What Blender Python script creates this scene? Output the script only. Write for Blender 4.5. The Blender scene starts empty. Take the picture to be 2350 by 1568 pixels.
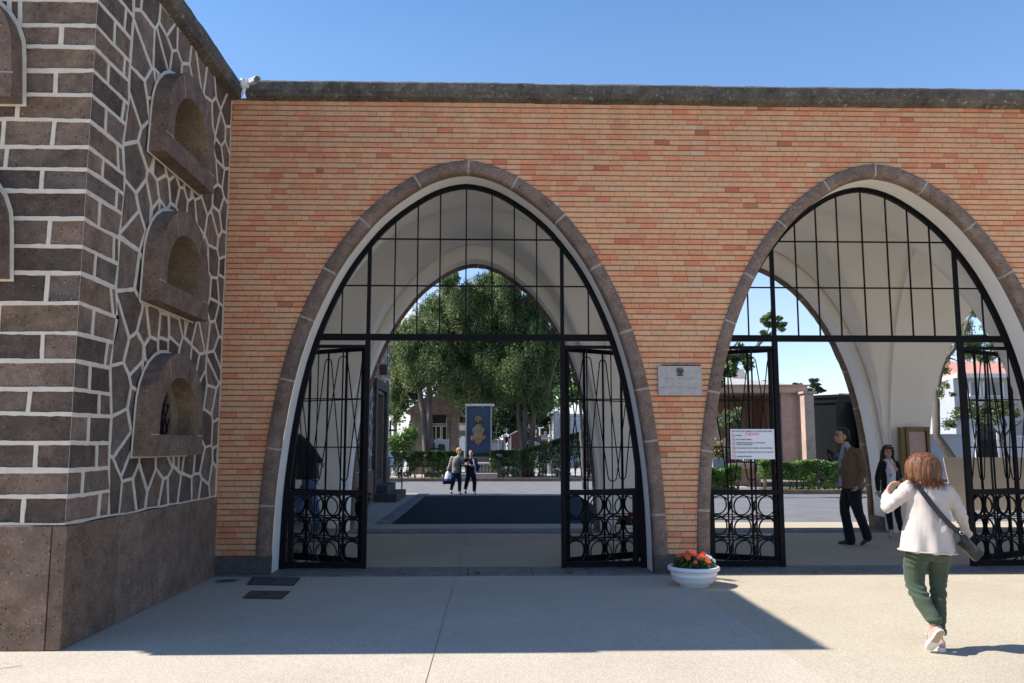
import bpy, bmesh, math, random
import numpy as np
from mathutils import Vector, Matrix, noise
from mathutils.geometry import tessellate_polygon
R = math.radians
random.seed(7); rng = np.random.default_rng(11)
scene = bpy.context.scene
col = scene.collection

# ------------------------------------------------------------------ camera, sky, sun, exposure
CAM_H, PITCH, YAW, FPX = 1.7, R(6.92), R(1.55), 1945.0
cam = bpy.data.objects.new('camera', bpy.data.cameras.new('camera'))
col.objects.link(cam)
cam.location = (0, 0, CAM_H)
cam.rotation_euler = (math.pi/2 + PITCH, 0, -YAW)
cam.data.sensor_width = 36; cam.data.lens = 36*FPX/2350
cam.data.clip_start = .1; cam.data.clip_end = 3000
scene.camera = cam
scene.cycles.diffuse_bounces = 8; scene.cycles.max_bounces = 12

SUN_EL = R(46.6); SUN_SIDE = R(0.0)
world = bpy.data.worlds.new("World"); scene.world = world; world.use_nodes = True
wn, wl = world.node_tree.nodes, world.node_tree.links
bg = wn['Background']; bg.inputs[1].default_value = 0.105
sky = wn.new('ShaderNodeTexSky'); sky.sky_type = 'NISHITA'; sky.sun_disc = False
sky.sun_elevation = SUN_EL; sky.sun_rotation = R(270)
sky.air_density = 1.0; sky.dust_density = 0.15; sky.ozone_density = 2.2; sky.altitude = 50
# small fair-weather clouds low over the horizon, laid out by direction
tc = wn.new('ShaderNodeTexCoord'); mp = wn.new('ShaderNodeMapping'); mp.inputs['Scale'].default_value = (1, 1, 2.6)
nz = wn.new('ShaderNodeTexNoise'); nz.inputs['Scale'].default_value = 5.5; nz.inputs['Detail'].default_value = 8; nz.inputs['Roughness'].default_value = .55
sx = wn.new('ShaderNodeSeparateXYZ')
r1 = wn.new('ShaderNodeValToRGB'); r1.color_ramp.elements[0].position = .43; r1.color_ramp.elements[1].position = .57
r2 = wn.new('ShaderNodeValToRGB')
e = r2.color_ramp.elements; e[0].position = .0; e[0].color = (1, 1, 1, 1); e[1].position = .34; e[1].color = (0, 0, 0, 1)
e2 = e.new(.21); e2.color = (1, 1, 1, 1)
mu = wn.new('ShaderNodeMath'); mu.operation = 'MULTIPLY'
mx = wn.new('ShaderNodeMix'); mx.data_type = 'RGBA'; mx.inputs['B'].default_value = (5.2, 5.4, 5.8, 1)
wl.new(tc.outputs['Generated'], mp.inputs[0]); wl.new(mp.outputs[0], nz.inputs[0]); wl.new(nz.outputs[0], r1.inputs[0])
wl.new(tc.outputs['Generated'], sx.inputs[0]); wl.new(sx.outputs['Z'], r2.inputs[0])
wl.new(r1.outputs[0], mu.inputs[0]); wl.new(r2.outputs[0], mu.inputs[1]); r4 = wn.new('ShaderNodeValToRGB'); r4.color_ramp.elements[0].position = .02; r4.color_ramp.elements[0].color = (1, 1, 1, 1); r4.color_ramp.elements[1].position = .12; r4.color_ramp.elements[1].color = (.15, .15, .15, 1)
mu2 = wn.new('ShaderNodeMath'); mu2.operation = 'MULTIPLY'; wl.new(sx.outputs['X'], r4.inputs[0]); wl.new(mu.outputs[0], mu2.inputs[0]); wl.new(r4.outputs[0], mu2.inputs[1]); wl.new(mu2.outputs[0], mx.inputs['Factor'])
tint = wn.new('ShaderNodeMix'); tint.data_type = 'RGBA'; tint.blend_type = 'MULTIPLY'; tint.inputs['Factor'].default_value = 1; 
r3 = wn.new('ShaderNodeValToRGB'); r3.color_ramp.elements[0].position = 0; r3.color_ramp.elements[0].color = (.95, .84, .86, 1); r3.color_ramp.elements[1].position = .66; r3.color_ramp.elements[1].color = (.52, .82, 1.0, 1)
e3 = r3.color_ramp.elements.new(.25); e3.color = (1.0, .97, .99, 1)
e3 = r3.color_ramp.elements.new(.43); e3.color = (.92, 1, 1, 1)
wl.new(sx.outputs['Z'], r3.inputs[0]); wl.new(r3.outputs[0], tint.inputs['B'])
wl.new(sky.outputs[0], tint.inputs['A']); gain = wn.new('ShaderNodeMix'); gain.data_type = 'RGBA'; gain.blend_type = 'MULTIPLY'; gain.inputs['Factor'].default_value = 1; gain.inputs['B'].default_value = (.93, 1.02, 1.13, 1)
wl.new(tint.outputs['Result'], gain.inputs['A']); wl.new(gain.outputs['Result'], mx.inputs['A']); wl.new(mx.outputs['Result'], bg.inputs[0])

sun = bpy.data.objects.new('sun', bpy.data.lights.new('sun', 'SUN')); col.objects.link(sun)
sun.data.energy = 4.15; sun.data.angle = R(.5); sun.data.color = (1, .965, .92)
sun.rotation_euler = Vector((math.cos(SUN_EL)*math.cos(SUN_SIDE), math.cos(SUN_EL)*math.sin(SUN_SIDE), -math.sin(SUN_EL))).to_track_quat('-Z', 'Y').to_euler()
vs = scene.view_settings
vs.view_transform = 'Standard'; vs.look = 'None'; vs.gamma = 1; vs.exposure = 0.92; vs.use_curve_mapping = False

# ------------------------------------------------------------------ helpers
FW = Vector((math.sin(YAW)*math.cos(PITCH), math.cos(YAW)*math.cos(PITCH), math.sin(PITCH)))
RT = Vector((math.cos(YAW), -math.sin(YAW), 0)); UP = RT.cross(FW)
def at(x, y, Y):
    """point of the place at distance Y along a line of sight (survey units of the plan drawing)"""
    r = FW + RT*((x-1175)/FPX) - UP*((y-784)/FPX)
    t = Y/r.y
    return Vector((r.x*t, Y, r.z*t + CAM_H))
def upm(Y): return Y/FPX           # metres per survey unit at distance Y

def wloc(o):
    v = Vector((0, 0, 0))
    while o is not None:
        v += o.location; o = o.parent
    return v

class MB:
    """collects faces, links them as ONE mesh"""
    def __init__(s): s.v = []; s.f = []; s.m = []; s.mi = 0; s.sm = []; s.smooth = False
    def add(s, vs, fs):
        b = len(s.v); s.v += [tuple(v) for v in vs]
        for f in fs: s.f.append([b+i for i in f]); s.m.append(s.mi); s.sm.append(s.smooth)
        return s
    def box(s, x0, x1, y0, y1, z0, z1, M=None):
        p = [(x, y, z) for z in (z0, z1) for y in (y0, y1) for x in (x0, x1)]
        if M is not None: p = [M @ Vector(q) for q in p]
        return s.add(p, [(0,2,3,1),(4,5,7,6),(0,1,5,4),(2,6,7,3),(0,4,6,2),(1,3,7,5)])
    def cbox(s, c, d, rz=0, bev=0):
        M = Matrix.Translation(c) @ Matrix.Rotation(rz, 4, 'Z')
        if bev: return s.bbox(M, d, bev)
        return s.box(-d[0]/2, d[0]/2, -d[1]/2, d[1]/2, -d[2]/2, d[2]/2, M)
    def bbox(s, M, d, b):
        bm = bmesh.new(); bmesh.ops.create_cube(bm, size=1)
        for v in bm.verts: v.co = Vector((v.co.x*d[0], v.co.y*d[1], v.co.z*d[2]))
        bmesh.ops.bevel(bm, geom=bm.edges[:], offset=b, segments=2, affect='EDGES', profile=.6)
        for v in bm.verts: v.co = M @ v.co
        bm.verts.index_update()
        s.add([v.co[:] for v in bm.verts], [[v.index for v in f.verts] for f in bm.faces]); bm.free(); return s
    def prism(s, pts, a, b, M=None):
        """closed outline pts (2D) extruded from a to b along local z; M maps"""
        n = len(pts); V = [Vector((p[0], p[1], a)) for p in pts] + [Vector((p[0], p[1], b)) for p in pts]
        if M is not None: V = [M @ v for v in V]
        F = [list(range(n))[::-1], list(range(n, 2*n))] + [(i, (i+1) % n, n+(i+1) % n, n+i) for i in range(n)]
        return s.add(V, F)
    def tube(s, pts, rad, n=8, cap=True, sq=None):
        pts = [Vector(p) for p in pts]
        if not hasattr(rad, '__len__'): rad = [rad]*len(pts)
        V = []; prev = None
        for i, p in enumerate(pts):
            d = (pts[min(i+1, len(pts)-1)] - pts[max(i-1, 0)]).normalized()
            if prev is None:
                u = d.orthogonal().normalized()
                if sq is not None: u = (Vector(sq) - d*Vector(sq).dot(d)).normalized()
            else: u = (prev - d*prev.dot(d)).normalized()
            prev = u; w = d.cross(u)
            for k in range(n):
                a = 2*math.pi*(k+.5)/n
                V.append(p + (u*math.cos(a) + w*math.sin(a))*rad[i])
        F = [(i*n+k, i*n+(k+1) % n, (i+1)*n+(k+1) % n, (i+1)*n+k) for i in range(len(pts)-1) for k in range(n)]
        if cap: F += [list(range(n))[::-1], [(len(pts)-1)*n+k for k in range(n)]]
        return s.add(V, F)
    def bar(s, a, b, w):   # square bar
        return s.tube([a, b], w*.7071, 4, sq=(0, 0, 1) if abs((Vector(b)-Vector(a)).normalized().z) < .9 else (0, 1, 0))
    def loft(s, secs, n=16):
        """secs: (centre, rx, ry[, yaw]) horizontal ellipses stacked"""
        V = []
        for q in secs:
            c, rx, ry = q[0], q[1], q[2]; yw = q[3] if len(q) > 3 else 0
            for k in range(n):
                a = 2*math.pi*k/n; x, y = rx*math.cos(a), ry*math.sin(a)
                V.append((c[0]+x*math.cos(yw)-y*math.sin(yw), c[1]+x*math.sin(yw)+y*math.cos(yw), c[2]))
        F = [(i*n+k, i*n+(k+1) % n, (i+1)*n+(k+1) % n, (i+1)*n+k) for i in range(len(secs)-1) for k in range(n)]
        F += [list(range(n))[::-1], [(len(secs)-1)*n+k for k in range(n)]]
        return s.add(V, F)
    def ball(s, c, r, n=12, M=None):
        if not hasattr(r, '__len__'): r = (r, r, r)
        V = []; F = []; m = n//2
        for i in range(m+1):
            t = math.pi*i/m
            for k in range(n):
                a = 2*math.pi*k/n
                v = Vector((r[0]*math.sin(t)*math.cos(a), r[1]*math.sin(t)*math.sin(a), r[2]*math.cos(t)))
                if M is not None: v = M @ v
                V.append(Vector(c)+v)
        for i in range(m):
            for k in range(n): F.append((i*n+k, (i+1)*n+k, (i+1)*n+(k+1) % n, i*n+(k+1) % n))
        return s.add(V, F)
    def lathe(s, prof, c=(0, 0, 0), n=24):
        V = [(c[0]+r*math.cos(2*math.pi*k/n), c[1]+r*math.sin(2*math.pi*k/n), c[2]+z) for r, z in prof for k in range(n)]
        F = [(i*n+k, i*n+(k+1) % n, (i+1)*n+(k+1) % n, (i+1)*n+k) for i in range(len(prof)-1) for k in range(n)]
        return s.add(V, F)
    def build(s, name, mats, parent=None, world=True, rnd=None):
        me = bpy.data.meshes.new(name)
        o = bpy.data.objects.new(name, me); col.objects.link(o)
        off = wloc(parent) if (world and parent is not None) else Vector((0, 0, 0))
        vs_ = [(v[0]-off.x, v[1]-off.y, v[2]-off.z) for v in s.v] if off.length else s.v
        me.from_pydata(vs_, [], s.f)
        if not isinstance(mats, (list, tuple)): mats = [mats]
        for m in mats: me.materials.append(m)
        me.polygons.foreach_set('material_index', s.m)
        me.polygons.foreach_set('use_smooth', s.sm)
        if rnd is not None:
            a = me.attributes.new('rnd', 'FLOAT', 'FACE'); a.data.foreach_set('value', rnd)
        me.update()
        if parent is not None: o.parent = parent
        return o
    def build_each(s, name, mats, parent=None, rnd=None):
        """every loose piece becomes a part of its own"""
        par = list(range(len(s.v)))
        def find(i):
            while par[i] != i: par[i] = par[par[i]]; i = par[i]
            return i
        for f in s.f:
            a = find(f[0])
            for k in f[1:]: par[find(k)] = a
        G = {}
        for i, f in enumerate(s.f): G.setdefault(find(f[0]), []).append(i)
        for ids in G.values():
            m = MB(); mp = {}
            for i in ids:
                nf = []
                for k in s.f[i]:
                    if k not in mp: mp[k] = len(m.v); m.v.append(s.v[k])
                    nf.append(mp[k])
                m.f.append(nf); m.m.append(s.m[i]); m.sm.append(s.sm[i])
            m.build(name, mats, parent, rnd=[rnd[i] for i in ids] if rnd is not None else None)

def tag(o, label=None, cat=None, group=None, kind=None):
    if label: o['label'] = label
    if cat: o['category'] = cat
    if group: o['group'] = group
    if kind: o['kind'] = kind
    return o
def thing(name, label, cat, loc=(0, 0, 0), rz=0, group=None):
    o = bpy.data.objects.new(name, None); col.objects.link(o)
    o.location = loc; o.rotation_euler = (0, 0, rz); o.empty_display_size = .2
    return tag(o, label, cat, group)
def fast_mesh(name, V, F, mats, parent=None, rnd=None, smooth=False):
    """V (n,3) world coords, F (m,k)"""
    V = np.asarray(V, np.float32)
    if parent is not None:
        V = V - np.array(wloc(parent), np.float32)
    me = bpy.data.meshes.new(name); F = np.asarray(F, np.int32); m, k = F.shape
    me.vertices.add(len(V)); me.vertices.foreach_set('co', V.ravel())
    me.loops.add(m*k); me.loops.foreach_set('vertex_index', F.ravel())
    me.polygons.add(m); me.polygons.foreach_set('loop_start', np.arange(0, m*k, k, dtype=np.int32))
    if smooth: me.polygons.foreach_set('use_smooth', np.ones(m, bool))
    if not isinstance(mats, (list, tuple)): mats = [mats]
    for mt in mats: me.materials.append(mt)
    if rnd is not None:
        a = me.attributes.new('rnd', 'FLOAT', 'FACE'); a.data.foreach_set('value', np.asarray(rnd, np.float32))
    me.update(calc_edges=True)
    o = bpy.data.objects.new(name, me); col.objects.link(o)
    if parent is not None: o.parent = parent
    return o

# ------------------------------------------------------------------ materials
def newmat(name):
    m = bpy.data.materials.new(name); m.use_nodes = True
    return m, m.node_tree.nodes, m.node_tree.links, m.node_tree.nodes['Principled BSDF']
def pm(name, c, rough=.6, metal=0, var=0, vscale=4, bump=0, bscale=60, spec=.5, c2=None, stretch=None, emit=None):
    """procedural material: base colour, broad mottling to c2, fine bump"""
    m, N, L, P = newmat(name)
    P.inputs['Roughness'].default_value = rough; P.inputs['Metallic'].default_value = metal
    P.inputs['Specular IOR Level'].default_value = spec
    P.inputs['Base Color'].default_value = (*c, 1)
    g = N.new('ShaderNodeTexCoord'); src = g.outputs['Object']
    if stretch:
        mp = N.new('ShaderNodeMapping'); mp.inputs['Scale'].default_value = stretch; L.new(src, mp.inputs[0]); src = mp.outputs[0]
    if var or c2:
        n = N.new('ShaderNodeTexNoise'); n.inputs['Scale'].default_value = vscale; n.inputs['Detail'].default_value = 6; n.inputs['Roughness'].default_value = .65
        L.new(src, n.inputs[0]); r = N.new('ShaderNodeValToRGB'); L.new(n.outputs[0], r.inputs[0])
        a = c; b = c2 if c2 else tuple(min(1, x*(1+var)) for x in c)
        if not c2: a = tuple(x*(1-var) for x in c)
        r.color_ramp.elements[0].position = .3; r.color_ramp.elements[0].color = (*a, 1)
        r.color_ramp.elements[1].position = .7; r.color_ramp.elements[1].color = (*b, 1)
        L.new(r.outputs[0], P.inputs['Base Color'])
    if bump:
        n2 = N.new('ShaderNodeTexNoise'); n2.inputs['Scale'].default_value = bscale; n2.inputs['Detail'].default_value = 4
        L.new(src, n2.inputs[0]); b_ = N.new('ShaderNodeBump'); b_.inputs['Strength'].default_value = bump; b_.inputs['Distance'].default_value = .01
        L.new(n2.outputs[0], b_.inputs['Height']); L.new(b_.outputs[0], P.inputs['Normal'])
    if emit: P.inputs['Emission Color'].default_value = (*emit, 1); P.inputs['Emission Strength'].default_value = 1
    return m
def ramp(N, L, src, stops):
    r = N.new('ShaderNodeValToRGB'); e = r.color_ramp.elements
    e[0].position, e[0].color = stops[0][0], (*stops[0][1], 1); e[1].position, e[1].color = stops[-1][0], (*stops[-1][1], 1)
    for p, c in stops[1:-1]:
        q = e.new(p); q.color = (*c, 1)
    if src is not None: L.new(src, r.inputs[0])
    return r
def mixc(N, L, f, a, b, mode='MIX'):
    x = N.new('ShaderNodeMix'); x.data_type = 'RGBA'; x.blend_type = mode
    for s, v in (('Factor', f), ('A', a), ('B', b)):
        if isinstance(v, (int, float)): x.inputs[s].default_value = v
        elif isinstance(v, tuple): x.inputs[s].default_value = (*v, 1)
        else: L.new(v, x.inputs[s])
    return x.outputs['Result']
def noisen(N, L, src, sc, det=5, ro=.6):
    n = N.new('ShaderNodeTexNoise'); n.inputs['Scale'].default_value = sc; n.inputs['Detail'].default_value = det; n.inputs['Roughness'].default_value = ro
    L.new(src, n.inputs[0]); return n.outputs[0]
def bumpn(N, L, P, h, st, dist=.01):
    b = N.new('ShaderNodeBump'); b.inputs['Strength'].default_value = st; b.inputs['Distance'].default_value = dist
    L.new(h, b.inputs['Height']); L.new(b.outputs[0], P.inputs['Normal'])

def stone_mat(name, base, alt, rough=.85, lichen=0, speck=.35, attr=False):
    """volcanic tuff: mottled, pitted, with pale crystals; attr = tone per stone"""
    m, N, L, P = newmat(name); P.inputs['Roughness'].default_value = rough; P.inputs['Specular IOR Level'].default_value = .25
    o = N.new('ShaderNodeTexCoord').outputs['Object']
    a = ramp(N, L, noisen(N, L, o, 5, 8, .7), [(.34, base), (.66, alt)]).outputs[0]
    f = noisen(N, L, o, 38, 5, .75)
    a = mixc(N, L, ramp(N, L, f, [(.58, (0, 0, 0)), (.70, (speck,)*3)]).outputs[0], a, tuple(min(1, x*3.2+.03) for x in base))
    a = mixc(N, L, ramp(N, L, f, [(.30, (.85,)*3), (.41, (0, 0, 0))]).outputs[0], a, tuple(x*.3 for x in base))
    vo = N.new('ShaderNodeTexVoronoi'); vo.inputs['Scale'].default_value = 30; L.new(o, vo.inputs[0])
    sc3 = N.new('ShaderNodeSeparateColor'); L.new(vo.outputs['Color'], sc3.inputs[0])
    near = ramp(N, L, vo.outputs['Distance'], [(.16, (1, 1, 1)), (.30, (0, 0, 0))]).outputs[0]
    wsp = mixc(N, L, 1.0, near, ramp(N, L, sc3.outputs[0], [(.70, (0, 0, 0)), (.74, (.75,)*3)]).outputs[0], 'MULTIPLY')
    dsp = mixc(N, L, 1.0, near, ramp(N, L, sc3.outputs[0], [(.26, (.9,)*3), (.30, (0, 0, 0))]).outputs[0], 'MULTIPLY')
    a = mixc(N, L, wsp, a, tuple(min(1, x*2.6+.05) for x in base)); a = mixc(N, L, dsp, a, tuple(x*.25 for x in base))
    big = ramp(N, L, noisen(N, L, o, 1.6, 5, .6), [(.3, (.78, .76, .76)), (.7, (1.15, 1.10, 1.04))]).outputs[0]
    a = mixc(N, L, 1.0, a, big, 'MULTIPLY')
    if attr:
        at_ = N.new('ShaderNodeAttribute'); at_.attribute_name = 'rnd'
        t = ramp(N, L, at_.outputs['Fac'], [(0, (.55, .54, .55)), (.3, (.80, .76, .72)), (.55, (1.0, 1.0, 1.03)), (.78, (1.22, 1.10, .95)), (1, (1.40, 1.32, 1.30))]).outputs[0]
        a = mixc(N, L, 1.0, a, t, 'MULTIPLY')
    if lichen:
        q = noisen(N, L, o, 16, 10, .8)
        a = mixc(N, L, ramp(N, L, q, [(.57, (0, 0, 0)), (.63, (lichen,)*3)]).outputs[0], a, (.42, .42, .38))
        q2 = noisen(N, L, o, 3, 6, .7)
        a = mixc(N, L, ramp(N, L, q2, [(.45, (0, 0, 0)), (.7, (.6,)*3)]).outputs[0], a, tuple(x*.45 for x in base))
    L.new(a, P.inputs['Base Color'])
    h = N.new('ShaderNodeMath'); h.operation = 'ADD'; L.new(f, h.inputs[0]); L.new(noisen(N, L, o, 18, 6, .7), h.inputs[1])
    bumpn(N, L, P, h.outputs[0], .8, .016)
    return m

M = {}
M['tuff'] = stone_mat('tuff', (.112, .086, .070), (.235, .186, .156), attr=True, speck=.6)
M['tuff_plain'] = stone_mat('tuff_plain', (.130, .090, .068), (.250, .182, .144), speck=.6)
M['tuff_ring'] = stone_mat('tuff_ring', (.155, .108, .083), (.285, .212, .170), speck=.7)
M['tuff_recess_lit'] = stone_mat('tuff_recess_lit', (.20, .150, .100), (.33, .25, .17))  # lighter tuff: light bounced up into the recess is painted in
M['tuff_dark'] = stone_mat('tuff_dark', (.075, .066, .062), (.13, .115, .108))
M['tuff_plinth'] = stone_mat('tuff_plinth', (.165, .115, .082), (.29, .215, .165), attr=True, speck=.6)
M['coping'] = stone_mat('coping', (.085, .076, .064), (.165, .148, .125), lichen=.9)
M['paver_stone'] = stone_mat('paver_stone', (.15, .132, .122), (.25, .225, .21))
M['mortar_white'] = pm('mortar_white', (.66, .585, .48), .9, var=.12, vscale=9, bump=.3, bscale=40)
M['mortar_joint'] = pm('mortar_joint', (.36, .32, .27), .9, var=.25, vscale=20)
M['mortar_brown'] = pm('mortar_brown', (.27, .19, .135), .95, var=.3, vscale=8, bump=.6, bscale=70)
def plaster_mat():
    m, N, L, P = newmat('plaster'); P.inputs['Roughness'].default_value = .85
    o = N.new('ShaderNodeTexCoord').outputs['Object']
    c = ramp(N, L, noisen(N, L, o, .9, 6, .6), [(.3, (.84, .805, .75)), (.62, (.92, .885, .83))]).outputs[0]
    c = mixc(N, L, ramp(N, L, noisen(N, L, o, 4, 9, .75), [(.60, (0, 0, 0)), (.76, (.5,)*3)]).outputs[0], c, (.66, .62, .55))
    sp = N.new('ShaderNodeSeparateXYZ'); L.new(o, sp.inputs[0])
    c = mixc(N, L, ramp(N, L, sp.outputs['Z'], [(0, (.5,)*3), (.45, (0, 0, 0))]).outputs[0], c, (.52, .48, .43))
    L.new(c, P.inputs['Base Color']); bumpn(N, L, P, noisen(N, L, o, 30, 6, .7), .22, .01); return m
M['plaster'] = plaster_mat()
M['iron'] = pm('iron', (.006, .006, .008), .5, var=.3, vscale=12, bump=.05, bscale=30, spec=.12)
M['white_plastic'] = pm('white_plastic', (.78, .78, .80), .35, var=.03, vscale=6)
def brick_mat():
    m, N, L, P = newmat('brick'); P.inputs['Roughness'].default_value = .85; P.inputs['Specular IOR Level'].default_value = .25
    o = N.new('ShaderNodeTexCoord').outputs['Object']
    at_ = N.new('ShaderNodeAttribute'); at_.attribute_name = 'rnd'
    c = ramp(N, L, at_.outputs['Fac'], [(0, (.70, .405, .225)), (.32, (.77, .43, .235)), (.56, (.78, .385, .20)), (.75, (.76, .305, .16)), (.88, (.72, .24, .13)), (.925, (.45, .15, .085)), (.935, (.70, .38, .20)), (.992, (.70, .44, .26)), (1, (.72, .52, .36))]).outputs[0]
    n = ramp(N, L, noisen(N, L, o, 22, 6, .7), [(.25, (.80, .78, .76)), (.55, (1, 1, 1)), (.8, (1.12, 1.14, 1.12))]).outputs[0]
    c = mixc(N, L, 1.0, c, n, 'MULTIPLY')
    big = ramp(N, L, noisen(N, L, o, .7, 4, .6), [(.3, (.92, .90, .88)), (.7, (1.05, 1.05, 1.05))]).outputs[0]
    c = mixc(N, L, 1.0, c, big, 'MULTIPLY')
    sp = N.new('ShaderNodeSeparateXYZ'); L.new(o, sp.inputs[0])
    mp = N.new('ShaderNodeMapping'); mp.inputs['Scale'].default_value = (5, 1, .5); L.new(o, mp.inputs[0]); st = noisen(N, L, mp.outputs[0], 1.0, 7, .7)
    def math_(op, a, b):
        k = N.new('ShaderNodeMath'); k.operation = op
        for i, v in enumerate((a, b)):
            if isinstance(v, (int, float)): k.inputs[i].default_value = v
            else: L.new(v, k.inputs[i])
        return k.outputs[0]
    # grime streaks and painted overhang shade below the coping; splash dirt near the ground
    top = math_('MULTIPLY', math_('SUBTRACT', st, .30), math_('MULTIPLY', math_('SUBTRACT', sp.outputs['Z'], 4.9), 1.3))
    bot = math_('MULTIPLY', math_('SUBTRACT', .95, sp.outputs['Z']), .45)
    g = N.new('ShaderNodeMath'); g.operation = 'MAXIMUM'; g.use_clamp = True; L.new(top, g.inputs[0]); L.new(bot, g.inputs[1])
    c = mixc(N, L, math_('MULTIPLY', g.outputs[0], .42), c, (.20, .135, .085))
    L.new(c, P.inputs['Base Color']); bumpn(N, L, P, noisen(N, L, o, 90, 4, .7), .3, .006)
    return m
M['brick'] = brick_mat()
def ground_mat(name, a, b, fine=420, stain=.5):
    m, N, L, P = newmat(name); P.inputs['Roughness'].default_value = .85; P.inputs['Specular IOR Level'].default_value = .2
    o = N.new('ShaderNodeTexCoord').outputs['Object']
    v = N.new('ShaderNodeTexVoronoi'); v.inputs['Scale'].default_value = 110; L.new(o, v.inputs[0])
    sp = ramp(N, L, v.outputs['Color'], [(0, tuple(x*.78 for x in a)), (.45, a), (.8, b), (1, tuple(min(1, x*1.12) for x in b))]).outputs[0]
    l = ramp(N, L, noisen(N, L, o, .55, 7, .65), [(.3, (.90, .89, .88)), (.6, (1.02, 1.02, 1.02))]).outputs[0]
    c = mixc(N, L, 1.0, sp, l, 'MULTIPLY')
    s2 = ramp(N, L, noisen(N, L, o, 3.5, 9, .75), [(.56, (1, 1, 1)), (.72, (.74, .71, .68))]).outputs[0]
    c = mixc(N, L, stain, c, mixc(N, L, 1.0, c, s2, 'MULTIPLY'))
    L.new(c, P.inputs['Base Color']); bumpn(N, L, P, v.outputs['Distance'], .5, .004)
    return m
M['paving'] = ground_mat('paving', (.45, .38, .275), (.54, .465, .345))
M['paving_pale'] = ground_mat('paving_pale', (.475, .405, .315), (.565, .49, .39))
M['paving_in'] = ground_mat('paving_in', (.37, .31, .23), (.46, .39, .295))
M['asphalt'] = pm('asphalt', (.13, .128, .125), .9, c2=(.185, .182, .18), vscale=1.4, bump=.4, bscale=120)
M['asphalt_new_shaded'] = pm('asphalt_new_shaded', (.018, .020, .025), .95, c2=(.030, .033, .040), vscale=2, bump=.4, bscale=140, spec=.08)  # newer asphalt with the stone building's cast shadow painted into its colour
M['soil'] = pm('soil', (.16, .115, .07), .95, c2=(.30, .235, .15), vscale=3, bump=.6, bscale=40)
M['grass'] = pm('grass', (.05, .08, .02), .95, c2=(.10, .13, .04), vscale=6, bump=.8, bscale=60)
def leaf_mat(name, stops, rough=.5, trans=.28, spec=.35):
    m, N, L, P = newmat(name); P.inputs['Roughness'].default_value = rough; P.inputs['Specular IOR Level'].default_value = spec
    at_ = N.new('ShaderNodeAttribute'); at_.attribute_name = 'rnd'
    c = ramp(N, L, at_.outputs['Fac'], stops).outputs[0]; L.new(c, P.inputs['Base Color'])
    if trans:
        t = N.new('ShaderNodeBsdfTranslucent'); L.new(c, t.inputs[0]); ms = N.new('ShaderNodeMixShader'); ms.inputs[0].default_value = trans
        L.new(P.outputs[0], ms.inputs[1]); L.new(t.outputs[0], ms.inputs[2]); L.new(ms.outputs[0], N['Material Output'].inputs[0])
    return m
M['conifer'] = leaf_mat('conifer', [(0, (.030, .055, .020)), (.40, (.085, .135, .042)), (.75, (.22, .28, .10)), (1, (.36, .35, .19))])
M['conifer_dark'] = leaf_mat('conifer_dark', [(0, (.02, .036, .016)), (.6, (.04, .07, .026)), (1, (.08, .11, .045))])
M['hedge'] = leaf_mat('hedge', [(0, (.03, .06, .018)), (.6, (.065, .12, .032)), (1, (.14, .22, .065))], .4)
M['hedge_light'] = leaf_mat('hedge_light', [(0, (.06, .12, .025)), (.5, (.13, .235, .05)), (1, (.26, .38, .10))], .4)
M['shrub_pale'] = leaf_mat('shrub_pale', [(0, (.07, .10, .04)), (.6, (.15, .19, .09)), (1, (.30, .32, .20))], .4)
M['magnolia'] = leaf_mat('magnolia', [(0, (.05, .11, .03)), (.6, (.12, .21, .055)), (.86, (.22, .32, .10)), (.9, (.30, .12, .05)), (1, (.34, .2, .08))], .25, .15, .6)
M['bark'] = pm('bark', (.09, .07, .058), .95, c2=(.20, .165, .14), vscale=8, bump=.9, bscale=18, stretch=(1, 1, .15))
M['marble'] = pm('marble', (.62, .60, .56), .35, c2=(.78, .77, .74), vscale=2.5)
M['concrete'] = pm('concrete', (.34, .31, .28), .9, c2=(.46, .43, .39), vscale=2.5, bump=.3, bscale=50)
M['pink_granite'] = stone_mat('pink_granite', (.50, .35, .285), (.60, .43, .355), .7, speck=.25)
M['black_granite'] = pm('black_granite', (.007, .0075, .008), .30, c2=(.016, .017, .018), vscale=30, spec=.2)
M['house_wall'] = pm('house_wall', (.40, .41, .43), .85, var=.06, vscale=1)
M['wall_white'] = pm('wall_white', (.70, .70, .69), .85, var=.05, vscale=1)
M['wall_grey'] = pm('wall_grey', (.40, .42, .45), .85, var=.08, vscale=1.2)
M['roof_tile'] = pm('roof_tile', (.46, .20, .14), .85, c2=(.56, .28, .20), vscale=6, bump=.5, bscale=20)
M['dark'] = pm('dark', (.010, .010, .011), .6)
M['glass_dark'] = pm('glass_dark', (.02, .025, .03), .06, spec=.8)
# ------------------------------------------------------------------ setting: ground sheets
def sheet(name, x0, x1, y0, y1, z, m, kind='structure', lab=None):
    b = MB(); b.add([(x0, y0, z), (x1, y0, z), (x1, y1, z), (x0, y1, z)], [(0, 1, 2, 3)])
    return tag(b.build(name, m), lab, kind=kind)
YW, YB0, YB1 = 11.40, 16.75, 17.25          # brick face; back wall inner and outer face
TX = -3.58                                   # side wall of the stone tower
SW = 6.45
sheet('ground', -900, 900, -200, 1500, -.012, M['soil'])
sheet('pavement_pale', -60, 2.43, -60, YW-.02, 0, M['paving_pale'])
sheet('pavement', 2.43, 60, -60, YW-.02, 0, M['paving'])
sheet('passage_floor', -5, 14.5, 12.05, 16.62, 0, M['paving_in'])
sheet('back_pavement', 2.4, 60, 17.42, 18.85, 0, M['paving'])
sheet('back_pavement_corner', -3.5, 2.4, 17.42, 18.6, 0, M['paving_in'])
sheet('side_pavement', -3.5, -2.46, 18.6, 30.2, 0, M['paving_in'])
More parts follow.
